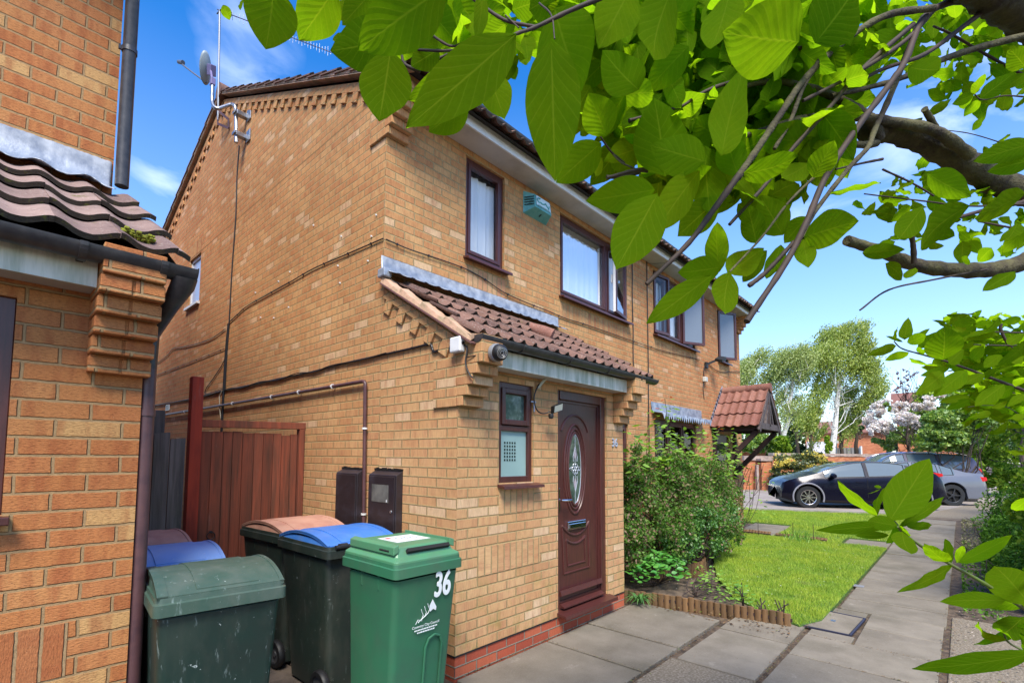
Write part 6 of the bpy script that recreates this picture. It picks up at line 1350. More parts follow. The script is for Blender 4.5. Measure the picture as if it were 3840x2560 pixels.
building('orange brick house with tiled roof rising behind the blossom tree', 3360, 3475, 1512, 40, 42, 8, wins=[(.2, .4, 3.4, 4.4), (.6, .8, 3.4, 4.4)], roof=1.2, name='brick_house')
building('orange brick house half hidden by the canopy struts', 2760, 2870, 1692, 42, 42.6, 7, roof=1.0, name='brick_house')
building('orange brick house glimpsed through the large shrub', 3500, 3600, 1640, 40, 43, 8, roof=.8, name='brick_house')
# grey board fence and white posts in front of them
t = thing('board_fence', 'grey board fence with white posts before the orange building', 'fence', at(3180, 1690, 50).to_2d().to_3d())
for i in range(6):
    a, b = at(3128+i*16, 1678, 50), at(3142+i*16, 1678, 50.1); m = MB(); blk(m, a, b, 0, a.z, .06); m.build('board', simple('grey_boards', (.20, .19, .18), .8) if 'grey_boards' not in bpy.data.materials else bpy.data.materials['grey_boards'], t)
m = MB(); 
for px in (3225,): a, b = at(px, 1672, 49.8), at(px+5, 1672, 49.8); blk(m, a, b, 0, a.z, .2)
m.build('post', 'white', t)
m = MB(); a = at(3138, 1700, 46); m.cyl((a.x, a.y, 0), (a.x, a.y, at(3138, 1645, 46).z), .05); s_ = m.build('sign_post', 'metal'); tag(s_, 'thin grey sign pole with a small pale sign by the board fence', 'sign')
m = MB(); a = at(3138, 1655, 45.9); m.obox(a, _r0*.14, (0, .02, 0), (0, 0, .16)); o = m.build('sign_plate', 'white', s_); 
a = at(3245, 1700, 31); m = MB(); m.cyl((a.x, a.y, 1.5), (a.x, a.y, 1.95), .11, n=10); m.cyl((a.x, a.y, 0), (a.x, a.y, 1.5), .05, n=8); tag(m.build('white_bollard', 'white'), 'white capped post just behind the brick wall', 'post')

# ================================================================ cars
def carpaint(name, c, rough=.25, coat=.5):
    b = NB(name); b.pbr(c, rough, .15, coat=coat, spec=.25); return b.m
def interp(tab, x):
    if x <= tab[0][0]: return tab[0][1]
    for (a, va), (b, vb) in zip(tab, tab[1:]):
        if x <= b:
            t = (x-a)/(b-a); return va+(vb-va)*t
    return tab[-1][1]
def smooth_tab(tab, n=6):
    P = [Vector((a, b, 0)) for a, b in tab]; return [(p.x, p.y) for p in cr_spline(P, n)]
def car(name, label, pos, hd, L, Wd, top, belt, wheels, rw, side, screens, paint, rim, lights=(), rails=None, arch_trim=None, cat='car', spokes=9, doors=(), roofw=.62):
    """x runs from nose (0) to tail (L); y across; pos = place of the nose centre; hd = heading angle of +x"""
    t = thing(name, label, cat, (0, 0, 0)); OFF[t.name] = Vector((0, 0, 0))
    T, Bt = smooth_tab(top), smooth_tab(belt); hw = Wd/2; n = 92; xs = [L*i/n for i in range(n+1)]
    body, gl = MB(), {}
    rows = []
    for x in xs:
        zt, zb = interp(T, x), min(interp(Bt, x), interp(T, x)-.012)
        e = min(1, (x/.55)) ; e2 = min(1, (L-x)/.45); pw = hw*(1-.28*(1-e)**2.2)*(1-.16*(1-e2)**2.2)
        gh = max(0, zt-zb); rwid = pw*.93-min(.24, gh*.46)
        zs = .20+.10*max(0, 1-x/.25)+.14*max(0, 1-(L-x)/.35); za = 0
        for wx in wheels:
            dx = abs(x-wx); ra = rw+.065
            if dx < ra: za = max(za, rw+math.sqrt(ra*ra-dx*dx))
        P = [(pw*.90, max(zs, za)), (pw*.985, max(zs+.06, za+.008)), (pw*1.0, max(zs+(zb-zs)*.42, za+.02)), (pw*.995, max(zs+(zb-zs)*.72, za+.03)), (pw*.965, max(zb-.05, za+.04) if zb-.05 > za+.03 else zb-.02), (pw*.93, zb),
             (pw*.93-(pw*.93-rwid)*.5, zb+gh*.5), (rwid, zb+gh*.93-.0), (rwid*.86, zt-.008 if gh > .2 else zt-.004), (rwid*.5, zt+.008), (0, zt+.014)]
        rows.append(P)
    K = len(rows[0])
    def cell(i, j): return None
    for sgn in (-1, 1):
        base = len(body.v)
        for x, P in zip(xs, rows):
            for (y, z) in P: body.v.append((x, sgn*y, z))
        for i in range(n):
            xm = (xs[i]+xs[i+1])/2
            for j in range(K-1):
                key = None
                if j in (5, 6):
                    for k, (a, b) in enumerate(side):
                        if a < xm < b: key = ('side', k)
                if j in (7, 8, 9) or (j == 6 and False):
                    for k, (a, b) in enumerate(screens):
                        if a < xm < b: key = ('screen', k)
                f = (base+i*K+j, base+i*K+j+1, base+(i+1)*K+j+1, base+(i+1)*K+j)
                if key is None: body.f.append(f); body.m.append(0); body.swap.append(False)
                else:
                    g = gl.setdefault((key, sgn if key[0] == 'side' else 0), MB()); g.add([body.v[q] for q in f], [(0, 1, 2, 3)])
        for i, cap in ((0, 0), (n, 1)): body.f.append(tuple(base+i*K+j for j in range(K))); body.m.append(0); body.swap.append(False)
    bo = body.build('body', paint, t, smooth=True, uv=False)
    for k, (a, b) in enumerate(side):
        for sgn in (-1, 1):
            q = MB(); ii = [i for i in range(n+1) if a-.02 < xs[i] < b+.02]; lo_ = [(xs[i], sgn*rows[i][5][0], rows[i][5][1]) for i in ii]; hi_ = [(xs[i], sgn*rows[i][7][0], rows[i][7][1]) for i in ii]
            q.tube(lo_+hi_[::-1]+[lo_[0]], .013, 5); q.build('window_trim', 'black', t)
    for key, g in gl.items(): g.build('window' if key[0][0] == 'side' else 'windscreen', 'car_glass', t, smooth=True, uv=False, fixn=False)
    m = MB(); m.box(.25, -hw*.8, .16, L-.25, hw*.8, .5); m.build('underbody', 'black', t)
    for wx in wheels:      # dark wheel housings are part of the underbody; the wheels
        for sg in (-1, 1):
            yc = sg*(hw-.10); q = MB(); q.lathe([(rw*.66, -.10), (rw*.95, -.10), (rw, -.07), (rw, .07), (rw*.95, .10), (rw*.68, .095)], (wx, yc, rw), 'y', 32); wo = q.build('wheel', 'black', t, smooth=True)
            q = MB(); q.lathe([(0, sg*.05), (rw*.66, sg*.02)], (wx, yc, rw), 'y', 24); q.build('brake_disc', 'dark', wo)
            q = MB(); q.lathe([(rw*.62, sg*.09), (rw*.69, sg*.10), (rw*.69, sg*.06), (rw*.62, sg*.06), (rw*.62, sg*.09)], (wx, yc, rw), 'y', 32); q.lathe([(0, sg*.092), (rw*.14, sg*.09), (rw*.15, sg*.06)], (wx, yc, rw), 'y', 16)
            for k in range(spokes):
                a = 2*math.pi*k/spokes; c, s_ = math.cos(a), math.sin(a); q.obox((wx+c*rw*.39, yc+sg*.078, rw+s_*rw*.39), (c*rw*.27, 0, s_*rw*.27), (0, .012, 0), (-s_*rw*.045, 0, c*rw*.045))
            q.build('rim', rim, wo, smooth=False)
    if arch_trim:
        for sg in (-1, 1):
            for wx in wheels:
                q = MB(); q.tube([(wx+(rw+.085)*math.cos(R(a)), sg*(hw*.992), rw+(rw+.085)*math.sin(R(a))) for a in range(-18, 199, 8)], .024, 6); q.build('wheel_arch', arch_trim, t, smooth=True)
    for nm, mt, poly, y in lights:     # patches of lamp on the flanks, following the body side
        for sg in (-1, 1):
            q = MB(); q.prism([(a, b) for a, b in poly], 'y', sg*(y*hw-.03), sg*(y*hw+.012)); q.build(nm, mt, t, bevel=.008)
    if rails:
        for sg in (-1, 1): q = MB(); q.tube([(x, sg*hw*.60, z) for x, z in rails], .018, 6); q.build('roof_rail', 'chrome', t, smooth=True)
    for sg in (-1, 1):
        q = MB(); ax_, az_ = side[0][0]+.18, interp(Bt, side[0][0]+.18)+.05; q.lathe([(0, -.11), (.06, -.10), (.085, 0), (.07, .08), (0, .10)], (ax_, sg*(hw+.06), az_), 'y', 12); q.box(ax_-.03, sg*(hw-.1), az_-.04, ax_+.03, sg*(hw+.02), az_-.01); q.build('mirror', paint, t, smooth=True)
        for xd in doors:
            q = MB(); q.box(xd, sg*(hw*.985)-.012, interp(Bt, xd)-.17, xd+.2, sg*(hw*.985)+.02, interp(Bt, xd)-.135); q.build('door_handle', paint, t, bevel=.008)
    q = MB()
    for sg in (-1, 1):
        for a, b in zip(side, side[1:]): q.box((a[1]+b[0])/2-.004, sg*hw*.99-.006, .36, (a[1]+b[0])/2+.004, sg*hw*1.0+.002, interp(Bt, a[1])-.04)
    q.build('door_gap', 'dark', t)
    q = MB(); q.box(L-.03, -.26, .62, L+.012, .26, .73); q.build('number_plate', simple('plate_yellow', (.6, .5, .05), .5) if 'plate_yellow' not in bpy.data.materials else bpy.data.materials['plate_yellow'], t)
    t.location = pos; t.rotation_euler = (0, 0, hd); return t
lamp_r = simple('red_tail_lamp', (.55, .01, .015), .12, coat=.8); lamp_w = simple('clear_head_lamp', (.55, .58, .62), .1, coat=.8)
hx, hy = .518, -.855          # nose to tail
A1 = math.atan2(hy, hx); nn = Vector((.855, .518, 0))
f1 = Vector((15.26, .80, .1)); nose = f1-Vector((hx, hy, 0))*.60+nn*.88
car('hatchback_car', 'dark blue-black hatchback with bright alloy wheels parked nearest on the road', nose, A1, 4.34, 1.78,
    [(0, .60), (.05, .76), (.3, .89), (.65, .98), (.95, 1.07), (1.5, 1.29), (1.95, 1.40), (2.4, 1.435), (2.9, 1.42), (3.4, 1.33), (3.85, 1.20), (4.1, 1.12), (4.22, .95), (4.30, .70), (4.34, .45)],
    [(0, .56), (.05, .70), (.3, .82), (.65, .89), (1.0, .93), (1.9, .965), (2.9, 1.01), (3.6, 1.08), (4.0, 1.08), (4.2, .92), (4.30, .66), (4.34, .40)],
    (.66, 3.46), .335, [(1.14, 2.20), (2.30, 3.28)], [(1.0, 1.86), (3.60, 4.10)], carpaint('midnight_paint', (.005, .005, .014), .22, .12), simple('polished_alloy', (.62, .58, .55), .2, .9),
    lights=[('tail_light', lamp_r, [(3.72, 1.12), (3.92, 1.14), (4.20, 1.10), (4.22, 1.03), (3.98, .96), (3.78, 1.02)], .90), ('headlight', simple('smoked_head_lamp', (.16, .17, .20), .15), [(.10, .62), (.46, .78), (.42, .74), (.14, .58)], .80)], arch_trim=simple('grey_arch', (.22, .22, .25), .4), doors=(1.95, 3.0))
f2 = Vector((19.873, -2.409, .1)); L2 = 4.65; nose = f2-Vector((hx, hy, 0))*3.62+nn*.9
car('saloon_car', 'grey metallic saloon behind the hatchback, its tail towards the hedge', nose, A1, 4.65, 1.81,
    [(0, .60), (.08, .76), (.5, .90), (1.0, .98), (1.4, 1.03), (2.0, 1.33), (2.4, 1.425), (2.8, 1.44), (3.3, 1.38), (3.8, 1.20), (4.1, 1.10), (4.45, 1.07), (4.56, 1.02), (4.62, .8), (4.65, .5)],
    [(0, .56), (.08, .70), (.5, .82), (1.0, .90), (1.5, .94), (2.5, .97), (3.5, 1.0), (4.1, 1.02), (4.5, 1.0), (4.6, .78), (4.65, .45)],
    (.78, 3.62), .35, [(1.62, 2.52), (2.62, 3.30), (3.36, 3.72)], [(1.46, 2.28), (3.34, 4.0)], carpaint('grey_paint', (.13, .14, .17)), simple('dark_alloy', (.05, .05, .055), .35, .7),
    lights=[('tail_light', lamp_r, [(4.12, .93), (4.3, .98), (4.60, .95), (4.62, .84), (4.45, .80), (4.2, .83)], .92)], doors=(2.2, 3.1), spokes=5)
q = on(3430, 1880, 2, .1); nose = Vector((21.0, 1.3, .1))
car('estate_car', 'dark purple-grey estate car with silver roof rails farthest in the row', nose, A1, 4.9, 1.84,
    [(0, .70), (.08, .90), (.5, 1.06), (1.0, 1.14), (1.35, 1.22), (1.95, 1.62), (2.3, 1.73), (3.0, 1.77), (4.0, 1.73), (4.5, 1.64), (4.62, 1.52), (4.8, 1.06), (4.88, .7), (4.9, .45)],
    [(0, .66), (.08, .82), (.5, .95), (1.2, 1.08), (2.5, 1.14), (4.0, 1.18), (4.6, 1.18), (4.8, .9), (4.9, .42)],
    (.9, 3.8), .35, [(1.55, 2.4), (2.5, 3.4), (3.5, 4.35)], [(1.4, 2.2), (4.62, 4.78)], carpaint('purple_grey_paint', (.09, .08, .11)), simple('mid_alloy', (.3, .3, .32), .3, .8),
    rails=[(1.7, 1.52), (2.1, 1.71), (2.6, 1.78), (3.4, 1.80), (4.1, 1.77), (4.45, 1.69)], lights=[('tail_light', lamp_r, [(4.5, 1.2), (4.68, 1.2), (4.78, 1.0), (4.6, 1.0)], .9)])
q = on(2826, 1850, 2, .1)
car('parked_car', 'dark blue car mostly hidden behind the house corner, only its nose showing', Vector((23.2, 5.15, .1)), A1+math.pi+.2, 4.2, 1.75,
    [(0, .58), (.06, .76), (.5, .92), (1.1, 1.05), (1.8, 1.38), (2.3, 1.44), (3.2, 1.40), (3.9, 1.15), (4.1, .8), (4.2, .45)],
    [(0, .54), (.06, .70), (.5, .82), (1.2, .93), (3.0, 1.0), (3.9, 1.0), (4.1, .7), (4.2, .4)],
    (.8, 3.4), .33, [(1.3, 2.3), (2.4, 3.4)], [(1.15, 1.9), (3.5, 3.9)], carpaint('deep_blue_paint', (.01, .018, .05)), 'metal', lights=[('indicator', simple('orange_indicator', (.8, .15, .01), .2), [(.2, .62), (.45, .74), (.5, .68), (.25, .55)], .88)])

# ================================================================ planting by the house
S = lambda x, y, z, rx, ry, rz, w=1: (Vector((x, y, z)), (rx, ry, rz), w)
bush('garden_shrub', 'large dense small-leaved shrub with brownish tips in front of the next-door window', [S(3.7, .35, .85, .55, .35, .6), S(4.5, .35, .95, .65, .4, .65), S(5.3, .4, 1.0, .7, .45, .6), S(6.1, .45, 1.0, .65, .45, .55), S(6.8, .5, .9, .5, .4, .55), S(4.1, .15, .65, .5, .3, .45, .7), S(5.0, .1, .7, .6, .35, .5, .7), S(6.4, .3, .5, .5, .35, .35, .5), S(4.9, .35, 1.35, .8, .35, .3, .8), S(3.3, .4, 1.1, .3, .25, .4, .5), S(3.25, .35, .6, .4, .3, .4, .8), S(4.3, .25, 1.45, .6, .3, .25, .5), S(5.8, .3, 1.4, .6, .3, .25, .5), S(5.6, -.05, .45, .5, .2, .3, .5), S(3.4, .3, 1.45, .35, .2, .3, .35)], 42000, .021, 'l_shrub', 71, (4.6, .4, 0), stems=34, sr=.014, shell=.5, stem_mat='twig')
bush('garden_shrub', 'glossy deep green lower growth at the foot of the large shrub', [S(4.2, .1, .45, .5, .25, .3), S(5.0, .05, .5, .55, .28, .35), S(5.7, .1, .6, .5, .3, .4), S(4.7, .0, .75, .5, .2, .2)], 9000, .019, 'l_shrub_lo', 72, (5.0, .15, 0), stems=20, sr=.012, shell=.5, stem_mat='twig')
# ================================================================ larger single-leaf plants
def leaf_mesh(specs, parent, name, mat, nv=9, nu=5):
    """specs: (base, tip, normal, width, curl, fold) -> real leaf blades with midrib uv; one mesh"""
    V = []; UV = []; k = 0; F = []
    prof = [0, .42, .78, .96, 1.0, .93, .76, .50, .22, 0][:nv+1]
    prof = [math.sin(math.pi*min(1, (i/nv)**.86))**.82*(1-.10*(i/nv)) if 0 < i < nv else 0 for i in range(nv+1)]
    for b, tp, nm, w_, curl, fold in specs:
        b, tp, nm = Vector(b), Vector(tp), Vector(nm); d = tp-b; L = d.length; e = d.normalized(); s = e.cross(nm); s = s.normalized() if s.length > 1e-6 else e.orthogonal().normalized(); n_ = s.cross(e)
        rows = []
        for i in range(nv+1):
            t = i/nv; c = b+d*t+n_*(curl*L*math.sin(math.pi*t)); row = []
            for j in range(nu):
                q = -1+2*j/(nu-1); x = q*prof[i]*w_/2; wob = .012*L*math.sin(t*17+q*3+b.x*90)*abs(q); row.append(c+s*x+n_*(fold*abs(x)+wob))
            rows.append(row)
        base = len(V)
        for i, row in enumerate(rows):
            for j, p in enumerate(row): V.append(tuple(p)); UV.append((-1+2*j/(nu-1), i/nv))
        for i in range(nv):
            for j in range(nu-1): F.append((base+i*nu+j, base+i*nu+j+1, base+(i+1)*nu+j+1, base+(i+1)*nu+j))
    off = OFF[parent.name] if parent else Vector((0, 0, 0)); me = bpy.data.meshes.new(name); me.from_pydata([tuple(Vector(v)-off) for v in V], [], F)
    me.materials.append(MAT[mat] if isinstance(mat, str) else mat); ul = me.uv_layers.new(name='UVMap'); li = np.empty(len(me.loops), dtype=np.int32); me.loops.foreach_get('vertex_index', li); ul.data.foreach_set('uv', np.array(UV)[li].astype(np.float32).ravel()); me.polygons.foreach_set('use_smooth', [True]*len(F)); me.update()
    o = bpy.data.objects.new(name, me); COL.objects.link(o); o.parent = parent; OFF[o.name] = off; return o
def veined(name, c0, c1, vein, tr=.5, gloss=.06, trboost=(1.5, 1.5, .5)):
    b = NB(name); uv = b.uv(); s = b.sep(uv); au = b.math('ABSOLUTE', s[0]); 
    k = b.math('SUBTRACT', b.math('MULTIPLY', s[1], 8.5), b.math('MULTIPLY', b.math('POWER', au, .8), 2.6)); fr = b.math('ABSOLUTE', b.math('SUBTRACT', b.math('FRACT', k), .5))
    side = b.rng(fr, .0, .085, 1, 0); mid = b.rng(au, .012, .05, 1, 0); vm = b.math('MAXIMUM', b.math('MULTIPLY', side, .55), mid)
    net = b.noise(b.vec(uv, scale=(9, 26, 1)), 1, 4, .7); blot = b.noise(b.obj(), 18, 3); r = b.rnd()
    c = b.mix(r, c0, c1); c = b.mix(b.rng(b.noise(b.vec(uv, scale=(5, 9, 1)), 1, 2), .70, .73, 0, .5), c, (.16, .12, .03)); c = b.mix(b.rng(net, .35, .7, 0, .35), c, b.mix(1, c, (.6, .7, .55), 'MULTIPLY')); c = b.mix(b.rng(blot, .4, .7, 0, .4), c, b.mix(1, c, (1.35, 1.12, .7), 'MULTIPLY')); c = b.mix(b.math('MULTIPLY', vm, .45), c, vein)
    h = b.math('ADD', b.math('MULTIPLY', fr, 1.0), b.math('MULTIPLY', net, .25)); nr = b.bump(h, .16, .003)
    d = b.n('ShaderNodeBsdfDiffuse'); b.put(d.inputs[0], c); b.put(d.inputs['Normal'], nr)
    t = b.n('ShaderNodeBsdfTranslucent'); b.put(t.inputs[0], b.mix(1, c, trboost, 'MULTIPLY')); b.put(t.inputs['Normal'], nr)
    m = b.n('ShaderNodeMixShader'); m.inputs[0].default_value = tr; b.put(m.inputs[1], d.outputs[0]); b.put(m.inputs[2], t.outputs[0])
    g = b.n('ShaderNodeBsdfGlossy'); g.inputs['Roughness'].default_value = .4; b.put(g.inputs['Normal'], nr); m2 = b.n('ShaderNodeMixShader'); m2.inputs[0].default_value = gloss; b.put(m2.inputs[1], m.outputs[0]); b.put(m2.inputs[2], g.outputs[0])
    return b.surf(m2.outputs[0])
MAT['leaf_big'] = veined('overhanging_leaf', (.056, .13, .004), (.105, .20, .007), (.18, .26, .02), .66, .0, (3.3, 2.9, .9))
MAT['leaf_rose'] = veined('rose_leaf', (.11, .28, .04), (.28, .45, .07), (.32, .5, .15), .35, .04)
MAT['leaf_hyd'] = veined('rounded_shrub_leaf', (.06, .26, .04), (.13, .36, .06), (.25, .5, .15), .3, .08)
MAT['leaf_red'] = veined('red_rose_leaf', (.35, .06, .02), (.45, .14, .04), (.5, .2, .08), .35, .08)
def scatter_leaves(r, pts, L, wr=.5, up=.5, n=1, droop=.2):
    out = []
    for p in pts:
        for _ in range(n):
            a = r.uniform(0, 6.28); d = Vector((math.cos(a), math.sin(a), r.uniform(-.4, .5)-droop)).normalized(); l = L*r.uniform(.7, 1.25); nm = Vector((r.uniform(-.6, .6), r.uniform(-.6, .6)-.2, 1)); b = Vector(p)+d*.01; out.append((b, b+d*l, nm, l*wr, r.uniform(-.08, .05), r.uniform(-.1, .3)))
    return out
# climbing rose above the big shrub
r = np.random.default_rng(81); t = thing('climbing_rose', 'tall climbing rose with red young leaves reaching up to the lead apron', 'rose bush', (4.2, .5, 0)); mb = MB(); LP, RP = [], []
def oy(x, y, Y): return on(x, y, 1, Y)
stems = [((2420, 1900), (2425, 1700), (2430, 1540)), ((2440, 1900), (2460, 1640), (2440, 1510)), ((2500, 1900), (2495, 1680), (2500, 1560), (2493, 1495)), ((2380, 1950), (2385, 1760), (2400, 1640)), ((2470, 1900), (2530, 1720), (2560, 1640)), ((2560, 1900), (2600, 1720), (2640, 1640)), ((2620, 1900), (2650, 1720), (2700, 1600)), ((2660, 1900), (2720, 1700), (2755, 1620)), ((2700, 1900), (2760, 1720), (2790, 1660)), ((2380, 1980), (2420, 1780), (2470, 1700)), ((2540, 1900), (2620, 1760), (2680, 1700)), ((2460, 1850), (2520, 1760), (2600, 1700)), ((2640, 1900), (2600, 1760), (2570, 1690)), ((2360, 1900), (2362, 1780), (2372, 1700))]
for i, st in enumerate(stems):
    Y = .45+.03*(i % 5); P = cr_spline([oy(x, y, Y) for x, y in st], 8); mb.tube(P, [.007-.004*k/len(P) for k in range(len(P))], 5)
    m0 = len(P)//4
    for p in P[m0::1]:
        for _ in range(2 if r.uniform() < .8 else 3):
            q = p+Vector((r.uniform(-.11, .11), r.uniform(-.09, .05), r.uniform(-.05, .05))); (RP if (p is P[-1] or p is P[-2]) and i in (0, 1, 2, 5, 6) else LP).append(q)
for _ in range(520):
    q = oy(r.uniform(2350, 2790), r.triangular(1590, 1740, 1840), r.uniform(.1, .55)); LP.append(q)
mb.build('stems', 'twig', t, smooth=True, uv=False, fixn=False)
leaf_mesh(scatter_leaves(r, LP, .085, .62), t, 'leaves', 'leaf_rose', 5, 3); leaf_mesh(scatter_leaves(r, RP, .06, .5), t, 'young_leaves', 'leaf_red', 5, 3)
0 and fastmesh('red_tips', leafquads(np.array([tuple(oy(*p, .42)) for p in ((2500, 1530), (2590, 1640), (2600, 1650), (2705, 1635), (2715, 1632), (2790, 1625), (2470, 1560), (2602, 1690))]*5)+r.normal(size=(40, 3))*.03, .03, r), 4, 'l_red', t)
# rounded low shrub
t = thing('low_shrub', 'low shrub with round bright green leaves beside the porch step', 'shrub', (3.6, .1, 0)); pts = []; mb = MB()
for _ in range(330):
    a, q = r.uniform(0, 6.28), r.uniform(0, 1)**.5; x, y = 3.55+.55*q*math.cos(a), .12+.26*q*math.sin(a); pts.append((x, y, .10+.32*(1-q*q)**.5*r.uniform(.55, 1)))
for k in range(24): p = pts[k*13]; mb.tube([(3.55+r.uniform(-.1, .1), .15, 0), (p[0], p[1], p[2]*.6), p], .005, 5)
mb.build('stems', 'twig', t, uv=False, fixn=False); leaf_mesh(scatter_leaves(r, pts, .075, .72, droop=.0), t, 'leaves', 'leaf_hyd', 6, 5)
# striped plant
t = thing('variegated_plant', 'small striped grass-like plant at the foot of the porch pier', 'plant', (2.66, -.12, 0)); sp = []
for _ in range(46):
    a = r.uniform(0, 6.28); b = Vector((2.64+r.uniform(-.03, .03), -.08+r.uniform(-.04, .04), .01)); l = r.uniform(.12, .22); sp.append((b, b+Vector((math.cos(a)*l, math.sin(a)*l-.04, r.uniform(.0, .10))), (0, 0, 1), .014, .3, .2))
leaf_mesh(sp, t, 'leaves', veined('striped_leaf', (.05, .17, .03), (.10, .25, .06), (.55, .6, .4), .2), 6, 3)
# young rose shoots and cut stems in the lawn edge
def shoot(name, label, base, pts_, leaves, cat='rose', L=.055, mat='leaf_rose', rad=.005):
    t = thing(name, label, cat, base); mb = MB()
    for pp in pts_: mb.tube(cr_spline([base]+pp, 4) if len(pp) > 1 else [base]+pp, rad, 5)
    mb.build('stems', 'twig', t, smooth=True, uv=False, fixn=False)
    if leaves: leaf_mesh(scatter_leaves(r, leaves, L, .6), t, 'leaves', mat, 5, 3)
b_ = (3.16, -.98, 0); shoot('rose_plant', 'thin rose plant with pale leaves standing in the lawn behind the edging', b_, [[(3.16, -.98, .12), (3.15, -.97, .30)], [(3.18, -.96, .14), (3.23, -.93, .22)], [(3.14, -.99, .12), (3.06, -1.0, .20)], [(3.16, -.98, .16), (3.10, -.92, .26)]], [Vector((3.15, -.97, .30))+Vector(r.normal(size=3))*.04 for _ in range(9)] + [Vector((3.06, -1.0, .20))+Vector(r.normal(size=3))*.04 for _ in range(8)]+[Vector((3.23, -.93, .22))+Vector(r.normal(size=3))*.04 for _ in range(6)])
for i, (x, y, n_, lb) in enumerate(((3.10, -1.18, 5, 'cut rose stems just behind the edging, nearer the house'), (3.12, -1.33, 5, 'cut rose stems just behind the edging, nearer the path'), (2.98, -.80, 1, 'single cut stub poking over the middle of the edging'))):
    shoot('pruned_stems', lb, (x, y, 0), [[(x+r.uniform(-.05, .05), y+r.uniform(-.05, .05), .08), (x+r.uniform(-.08, .08), y+r.uniform(-.07, .07), r.uniform(.12, .20))] for _ in range(n_)], [], rad=.0055)
pts = [oy(x, y, -.1+.2*r.uniform()) for x, y in [(2560+r.uniform(-20, 110), 2000+r.uniform(-30, 110)) for _ in range(40)]]
shoot('rose_shoots', 'pale green rose shoots leaning out below the large shrub', (4.3, .1, 0), [[(4.2+.1*k, .0, .3), tuple(pts[k*5])] for k in range(8)], pts, L=.075)
pts = [Vector((2.98+r.uniform(0, .5)+u_*1.1, -1.1+r.uniform(-.1, .3)+u_*.95, r.uniform(.02, .16))) for u_ in r.uniform(0, 1, 240)]
shoot('weedy_rose', 'low straggling rose leaves between the two runs of edging', (3.4, -.4, 0), [[(3.4+r.uniform(-.3, .4), -.4+r.uniform(-.2, .2), .07), tuple(pts[k*6])] for k in range(10)], pts, L=.05)
for k, (x, y) in enumerate(((8.86, -.55), (8.9, -.2), (8.8, .4))):
    shoot('rose_stick', ('thin bare rose stick by the far log edging, nearest the path', 'thin rose stick by the middle of the far log edging', 'thin rose stick by the far log edging, nearest the house')[k], (x, y, 0), [[(x, y, .15), (x+.01, y, .34)]], [])
b_ = (9.1, -.35, 0); sp = []
for _ in range(60): a = r.uniform(0, 6.28); l = r.uniform(.1, .25); b2 = Vector((8.75+r.uniform(-.25, .15), -.35+r.uniform(-.25, .25), .0)); sp.append((b2, b2+Vector((math.cos(a)*l*.5, math.sin(a)*l*.5, l)), (1, 0, .2), .012, .1, 0))
t = thing('grass_tuft', 'tuft of longer grass at the far edging', 'grass tuft', (8.75, -.35, 0)); leaf_mesh(sp, t, 'leaves', 'leaf_rose', 4, 3)
shoot('garden_rose', 'sparse rose bush beside the far house corner', (8.9, .8, 0), [[(8.9+r.uniform(-.3, .5), .8+r.uniform(-.3, .2), .5), (9.0+r.uniform(-.5, .8), .7+r.uniform(-.4, .3), r.uniform(.9, 1.5))] for _ in range(9)], [Vector((9.0+r.uniform(-.6, .9), .7+r.uniform(-.4, .3), r.uniform(.3, 1.5))) for _ in range(110)], L=.08)
# ================================================================ the overhanging tree close to the camera
def px4(x, y): return (900+x/1.568, y/1.568)
def px5(x, y): return (2200+x/1.3067, y/1.3067)
def pxm(x, y): return (3250+x/2.2407, 1200+y/2.2407)
def pxs(x, y): return (3000+x/1.6333, 1600+y/1.6333)
def spec(f, sc_, L, r, tiltd=.12, jn=.34):
    out = []
    for bx, by, tx, ty, w_, d in L:
        a, b = f(bx, by), f(tx, ty); dl = r.uniform(-tiltd, tiltd)*d*.6; A, B_ = at(*a, d), at(*b, d+dl); v = (A-Vector(CP)).normalized()*-1
        nm = v + Vector(r.normal(size=3))*jn; w_m = w_/sc_/FPX*d*1.06; out.append((A, B_, nm, w_m, r.uniform(-.09, .09), r.uniform(-.22, .05)))
    return out
r = np.random.default_rng(101); sp = []
L4 = [(200, -90, 150, 292, 330, .62), (560, -70, 345, 238, 250, .74), (780, -50, 600, 150, 150, .80), (900, 215, 530, 300, 290, .72), (1210, -80, 690, 300, 350, .58), (885, 300, 818, 712, 300, .66), (1340, 600, 1110, 778, 190, .74), (1350, 440, 985, 590, 170, .8),
      (1625, 200, 975, 756, 330, .56), (1440, 420, 1556, 705, 205, .70), (1850, 50, 2010, 535, 370, .66), (1830, 225, 1852, 1068, 325, .54), (1425, -40, 1385, 256, 95, .62), (2155, 800, 2050, 548, 205, .78), (2345, 530, 2130, 295, 240, .72), (2125, 840, 1858, 1076, 205, .80),
      (2300, -70, 2110, 285, 260, .66), (1100, 50, 1280, 265, 190, .8), (1170, 290, 1005, 390, 150, .85), (1250, 20, 1380, 190, 150, .85), (1600, 60, 1760, 10, 150, .9), (1900, -60, 1700, 60, 260, .8), (1640, 250, 1480, 300, 110, 1.2), (1640, 330, 1540, 480, 90, 1.2), (1590, 380, 1620, 470, 70, 1.2), (2130, 930, 2090, 1035, 70, .9), (1990, 560, 1990, 760, 90, .95),
      (640, 10, 560, 120, 80, .9), (-100, 30, -60, 120, 60, .9), (60, -30, 0, 60, 70, .8)]
sp += spec(px4, 1.568, L4, r, .10, .20)
